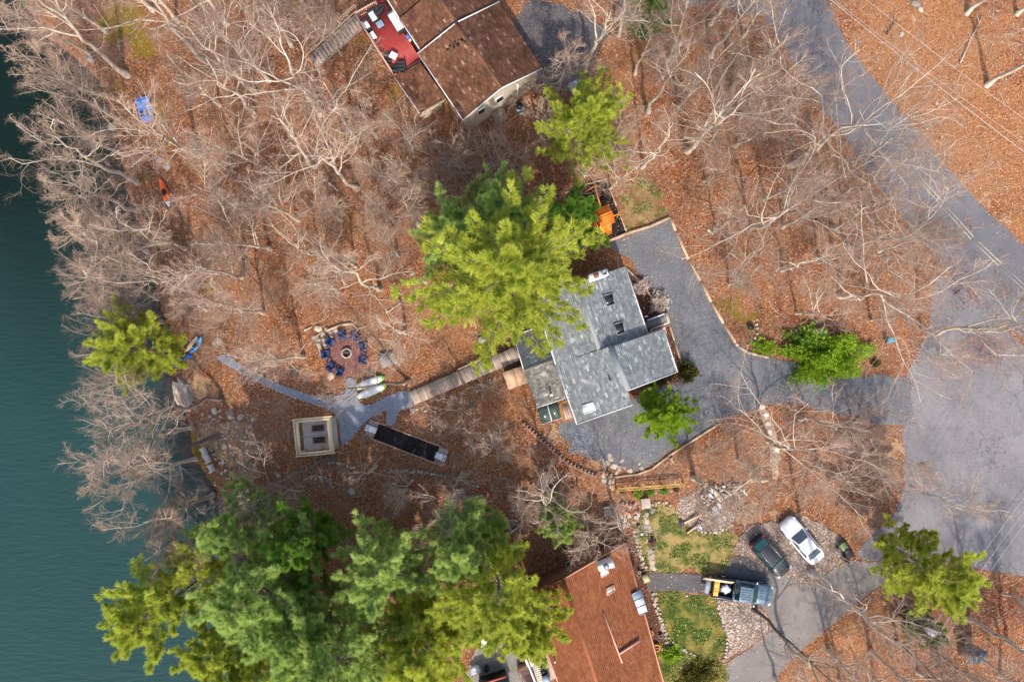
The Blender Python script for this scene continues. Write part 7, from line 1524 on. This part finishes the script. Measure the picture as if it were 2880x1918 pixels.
def sprinkler():
    t = thing('lawn_sprinkler', 'small white lawn sprinkler on the lower lawn', 'sprinkler', W(1931, 1673, .02)); MB().cyl((0, 0, 0), .12, .08, 10).build('base', WHITE, t); MB().tube([(-.1, 0, .12), (.12, .02, .16)], .03).build('arm', BLACK, t)
sprinkler()
# ---- yellow rail fence
def rails():
    a, b = W(1733, 1372), W(1920, 1358); O = a.copy(); t = thing('rail_fence', 'yellow double rail fence above the row of round green bushes', 'fence', O); ym = M('yellow_lumber', (.5, .32, .1), (.42, .25, .08), 3, .7, objr=.1); d = b - a; s = Vector((-d.y, d.x, 0)).normalized() * .16
    for k in range(4): p = a.lerp(b, k / 3); MB(O).box((p.x, p.y, p.z + .45), (.1, .1, 1.0)).build('post', ym, t); MB(O).bar(p + Vector((0, 0, .5)), p - s * 4 + Vector((0, 0, 0.02)), .07, .07).build('brace', ym, t)
    for k in range(3):
        for h, q in ((.92, -1), (.92, 1), (.5, 1)): MB(O).bar(a.lerp(b, k / 3 + .003) + s * q * .5 + Vector((0, 0, h)), a.lerp(b, (k + 1) / 3 - .003) + s * q * .5 + Vector((0, 0, h)), .08, .05).build('rail', ym, t)
rails()
# ---- debris pile
PL = [((2003, 1372), (2020, 1402), 'thick orange timber at the top of the debris pile', .3, .2, WOODT), ((2018, 1418), (2070, 1370), 'long pale board across the debris pile', .16, .06, WOODT), ((2058, 1402), (2088, 1374), 'pale board at the road side of the debris pile', .2, .06, WOODT), ((2066, 1396), (2100, 1366), 'long tan board at the road edge of the debris pile', .18, .06, WOODG), ((2020, 1380), (2012, 1400), 'upright looking board in the upper debris pile', .14, .1, WOODT), ((1980, 1402), (2010, 1424), 'thin board on the lake side of the debris pile', .08, .06, WOODG), ((1924, 1470), (1968, 1448), 'pinkish beam at the lower lake side of the pile', .16, .14, WOODT), ((1932, 1499), (1968, 1472), 'pinkish beam nearest the lawn below the pile', .16, .14, WOODT), ((1964, 1462), (1992, 1482), 'short board between the two pinkish beams', .1, .08, WOODG), ((2075, 1362), (2095, 1380), 'white board piece at the top road side of the pile', .2, .05, WHITE), ((2084, 1376), (2102, 1392), 'second white board piece lower at the pile edge', .16, .05, WHITE), ((2110, 1352), (2138, 1350), 'cream plank beam left of the stepping path', .26, .24, WOODT), ((2136, 1352), (2162, 1350), 'cream plank beam touching the stepping path', .28, .26, WOODT), ((1873, 1425), (1884, 1430), 'small pale stick on the upper lawn rim', .07, .05, WOODT), ((1787, 1438), (1799, 1452), 'pair of white sticks by the stepping stones', .1, .05, WHITE), ((1796, 1436), (1800, 1446), 'short reddish block by the stepping stones', .2, .15, M('brick_red', (.4, .2, .14), None, rough=.9)), ((1762, 1445), (1772, 1442), 'reddish block above the flat stones', .22, .15, M('brick_red', (.4, .2, .14))), ((2074, 1706), (2088, 1722), 'thin dark stick on the pinkish stone bed', .06, .06, DARKBARK), ((1706, 1362), (1714, 1372), 'reddish block pair by the post line', .2, .15, M('brick_red', (.4, .2, .14)))]
for a, b, lab, w_, h_, mt in PL:
    p, q = W(a[0], a[1], .18), W(b[0], b[1], .3 if 'pile' in lab else .16); c = (p + q) / 2; o = MB(c).bar(p, q, w_, h_).build('timber_board', mt); o.location = c; tag(o, lab, 'board', 'loose boards and timbers')
def tarp(name, label, px, mat, z=.35, cat='sheet'):
    q = [W(a, b, z + (.12 if i % 2 else 0)) for i, (a, b) in enumerate(px)]; c = q[0].copy(); r = random.Random(5); n = 6; V = []; F = []
    for i in range(n + 1):
        for j in range(n + 1): V.append(q[0].lerp(q[1], i / n).lerp(q[3].lerp(q[2], i / n), j / n) - c + Vector((0, 0, r.uniform(-.05, .05))))
    for i in range(n):
        for j in range(n): F.append((i * (n + 1) + j, (i + 1) * (n + 1) + j, (i + 1) * (n + 1) + j + 1, i * (n + 1) + j + 1))
    o = MB().add(V, F).build(name, mat); o.location = c; o.modifiers.new('thick', 'SOLIDIFY').thickness = .03; tag(o, label, cat); return o
GT = M('grey_blue_tarp', (.3, .34, .39), (.4, .42, .45), 3, .4); tarp('metal_sheet', 'blue grey sheet lying on the lower debris pile', [(2000, 1424), (2017, 1420), (2022, 1444), (2005, 1452)], GT); tarp('pale_sheet', 'pale bluish sheet in the upper debris pile', [(1984, 1390), (1999, 1384), (2008, 1402), (1992, 1398)], GT); tarp('broken_sheet', 'white broken panel in the middle of the debris pile', [(2014, 1418), (2022, 1410), (2034, 1426), (2024, 1430)], WHITE); tarp('paving_slab', 'grey flat slab at the lawn rim below the debris pile', [(1956, 1478), (1972, 1472), (1978, 1488), (1964, 1494)], STEEL, .06); tarp('black_liner', 'black plastic liner spilling from the debris pile', [(1986, 1428), (2012, 1410), (2018, 1420), (1992, 1440)], BLACK, .2); tarp('blue_tub', 'crumpled dark blue plastic at the lawn side of the pile', [(1910, 1466), (1920, 1464), (1924, 1478), (1914, 1482)], M('navy_plastic', (.015, .03, .09), None, rough=.4), .2)
tarp('patio_tarp', 'crumpled pale blue tarp on clutter by the paved yard', [(1322, 1880), (1345, 1868), (1356, 1888), (1326, 1898)], GT, .5); tarp('white_sheeting', 'white crumpled sheet at the pine edge above the paved yard', [(1348, 1806), (1360, 1790), (1374, 1804), (1352, 1820)], WHITE, .4); tarp('orange_board', 'tan board square on the paved yard under the pine', [(1360, 1836), (1378, 1828), (1384, 1846), (1366, 1852)], WOODT, .1)
pot('black_barrel', 'black barrel cluster at the paved yard beside the tarp', 1368, 1874, W(1368, 1874).z, .25, .6, BLACK, cat='barrel')
pot('water_barrel', 'dark barrel with pale lid at the lake side of the boardwalk house end', 1357, 980, W(1357, 980).z, .24, .7, BLACK, soil=GT, cat='barrel'); pot('grey_drum', 'grey covered drum above the dark barrel', 1356, 958, W(1356, 958).z, .36, .5, STEEL, soil=GT, cat='drum'); pot('clay_pot', 'brown clay pot near the boardwalk house end', 1367, 987, W(1367, 987).z, .2, .35, M('rust', (.14, .07, .05)))
def rubble():
    r = random.Random(21); m = MB(); n = 0; wp = wpoly([(1985, 1372), (2030, 1360), (2085, 1366), (2080, 1400), (2050, 1420), (2020, 1440), (1990, 1425), (1975, 1395)]); xs = [p.x for p in wp]; ys = [p.y for p in wp]
    while n < 110:
        x, y = r.uniform(min(xs), max(xs)), r.uniform(min(ys), max(ys))
        if not pts_in_poly(np.array([x]), np.array([y]), wp)[0]: continue
        a = r.choice([.3, 1.9, .9, -.6]) + r.gauss(0, .2); L = r.uniform(.3, 1.3); d = Vector((math.cos(a), math.sin(a), r.uniform(-.12, .12))) * L / 2; c = Vector((x, y, float(gz(x, y)) + r.uniform(.1, .4))); m.bar(c - d, c + d, r.uniform(.06, .22), r.uniform(.03, .1)); n += 1
    m.build('rubble', M('broken_wood', (.4, .3, .22), None, rough=.9, island=([(0, (.16, .07, .045)), (.4, (.36, .22, .15)), (.75, (.48, .4, .33)), (1, (.7, .66, .62))], 1.0)))['kind'] = 'stuff'
rubble()
# ---- pole and wires
def pole():
    O = W(2515, 1668); t = thing('utility_pole', 'dark wooden utility pole beneath the bright pine at the road', 'pole', O); top = Z(2640, 1776, 7.4) - O
    MB().tube([(0, 0, -.3), tuple(top)], [.17, .12], 10).build('shaft', DARKBARK, t, smooth=True); d = Vector((-.55, .65, 0)).normalized(); MB().bar(top + d * 1.2 - Vector((0, 0, .5)), top - d * 1.2 - Vector((0, 0, .5)), .1, .12).build('crossarm', DARKBARK, t)
    for k in (-1.1, -.4, .4, 1.1): MB().cyl(top + d * k - Vector((0, 0, .44)), .05, .16, 8).build('insulator', STEEL, t)
    p = top * .93 + Vector((-.35, -.25, 0)); b = MB().cyl(p - Vector((0, 0, .4)), .3, .75, 16, .3).build('transformer', M('pale_transformer', (.62, .62, .66), None, rough=.45), t); MB().ring(p + Vector((0, 0, .33)), .32, .25, .05, 16).build('lid_rim', STEEL, b); MB().cyl(p + Vector((0.1, 0, .35)), .05, .18, 8).build('bushing', BLACK, b)
    return O + top, d
TOP, CD = pole()
WIRE = M('bright_wire', (.48, .45, .44), None, rough=.4); WIRED = M('dark_wire', (.05, .05, .055), None, rough=.5)
def wire(label, a, b, sag, mat, r=.014, group='overhead wires'):
    c = a.copy(); pts = [a.lerp(b, k / 20) - c - Vector((0, 0, sag * 4 * (k / 20) * (1 - k / 20))) for k in range(21)]; o = MB().tube(pts, r, 5).build('wire', mat); o.location = c; tag(o, label, 'wire', group)
for k, (q, far, lab, mt) in enumerate(((-1.1, (3060, 1148), 'dark overhead wire farthest up over the side road', WIRED), (-.4, (3060, 1180), 'pale overhead wire just below the dark one', WIRE), (.4, (3060, 1215), 'pale overhead wire third over the side road', WIRE), (1.1, (3080, 1226), 'pale overhead wire lowest over the side road', WIRE))):
    wire(lab, TOP + CD * -q - Vector((0, 0, .3)), Z(far[0], far[1], 8.5), .5, mt)
for a, b, lab, r in (((2240, -80), (3060, 560), 'brightest thick overhead wire along the leafy roadside bank', .02), ((2270, -60), (3060, 528), 'thin overhead wire close beside the brightest one', .01), ((2330, -86), (3060, 460), 'overhead wire farthest from the road over the leafy bank', .012)):
    wire(lab, Z(a[0], a[1], 8.5), Z(b[0], b[1], 8.5), .4, WIRE, r, 'roadside wires')
# small marker post at the drive corner
def post_():
    t = thing('marker_post', 'short dark post leaning at the gravel island corner', 'post', W(2364, 1568, .03)); MB().tube([(0, 0, -.1), (.35, -.2, 1.1)], .05, 8).build('shaft', BLACK, t); MB().box((.36, -.2, 1.12), (.12, .12, .05)).build('cap', STEEL, t)
post_()
def red_bud():
    m = foliage_material('red_buds', [(0, (.24, .03, .03)), (.6, (.42, .06, .06)), (1, (.6, .16, .14))], .2)
    for (px, py), (rx, ry, h), n, lab in (((2755, 985), (2.6, 2.0, 2.4), 420, 'red budding bush under the bare oak over the side road'), ((2690, 820), (2.8, 2.4, 2.4), 170, 'thin pinkish red bush at the tip of the side road'), ((2850, 1690), (2.6, 2.2, .6), 260, 'low red ground shrub at the bottom corner by the road')):
        a, b = leafy(int(px), rx, ry, h, n, .1, m); t = thing('red_bush', lab, 'shrub', W(px, py)); link('foliage', a, t); link('stems', b, t)
red_bud()
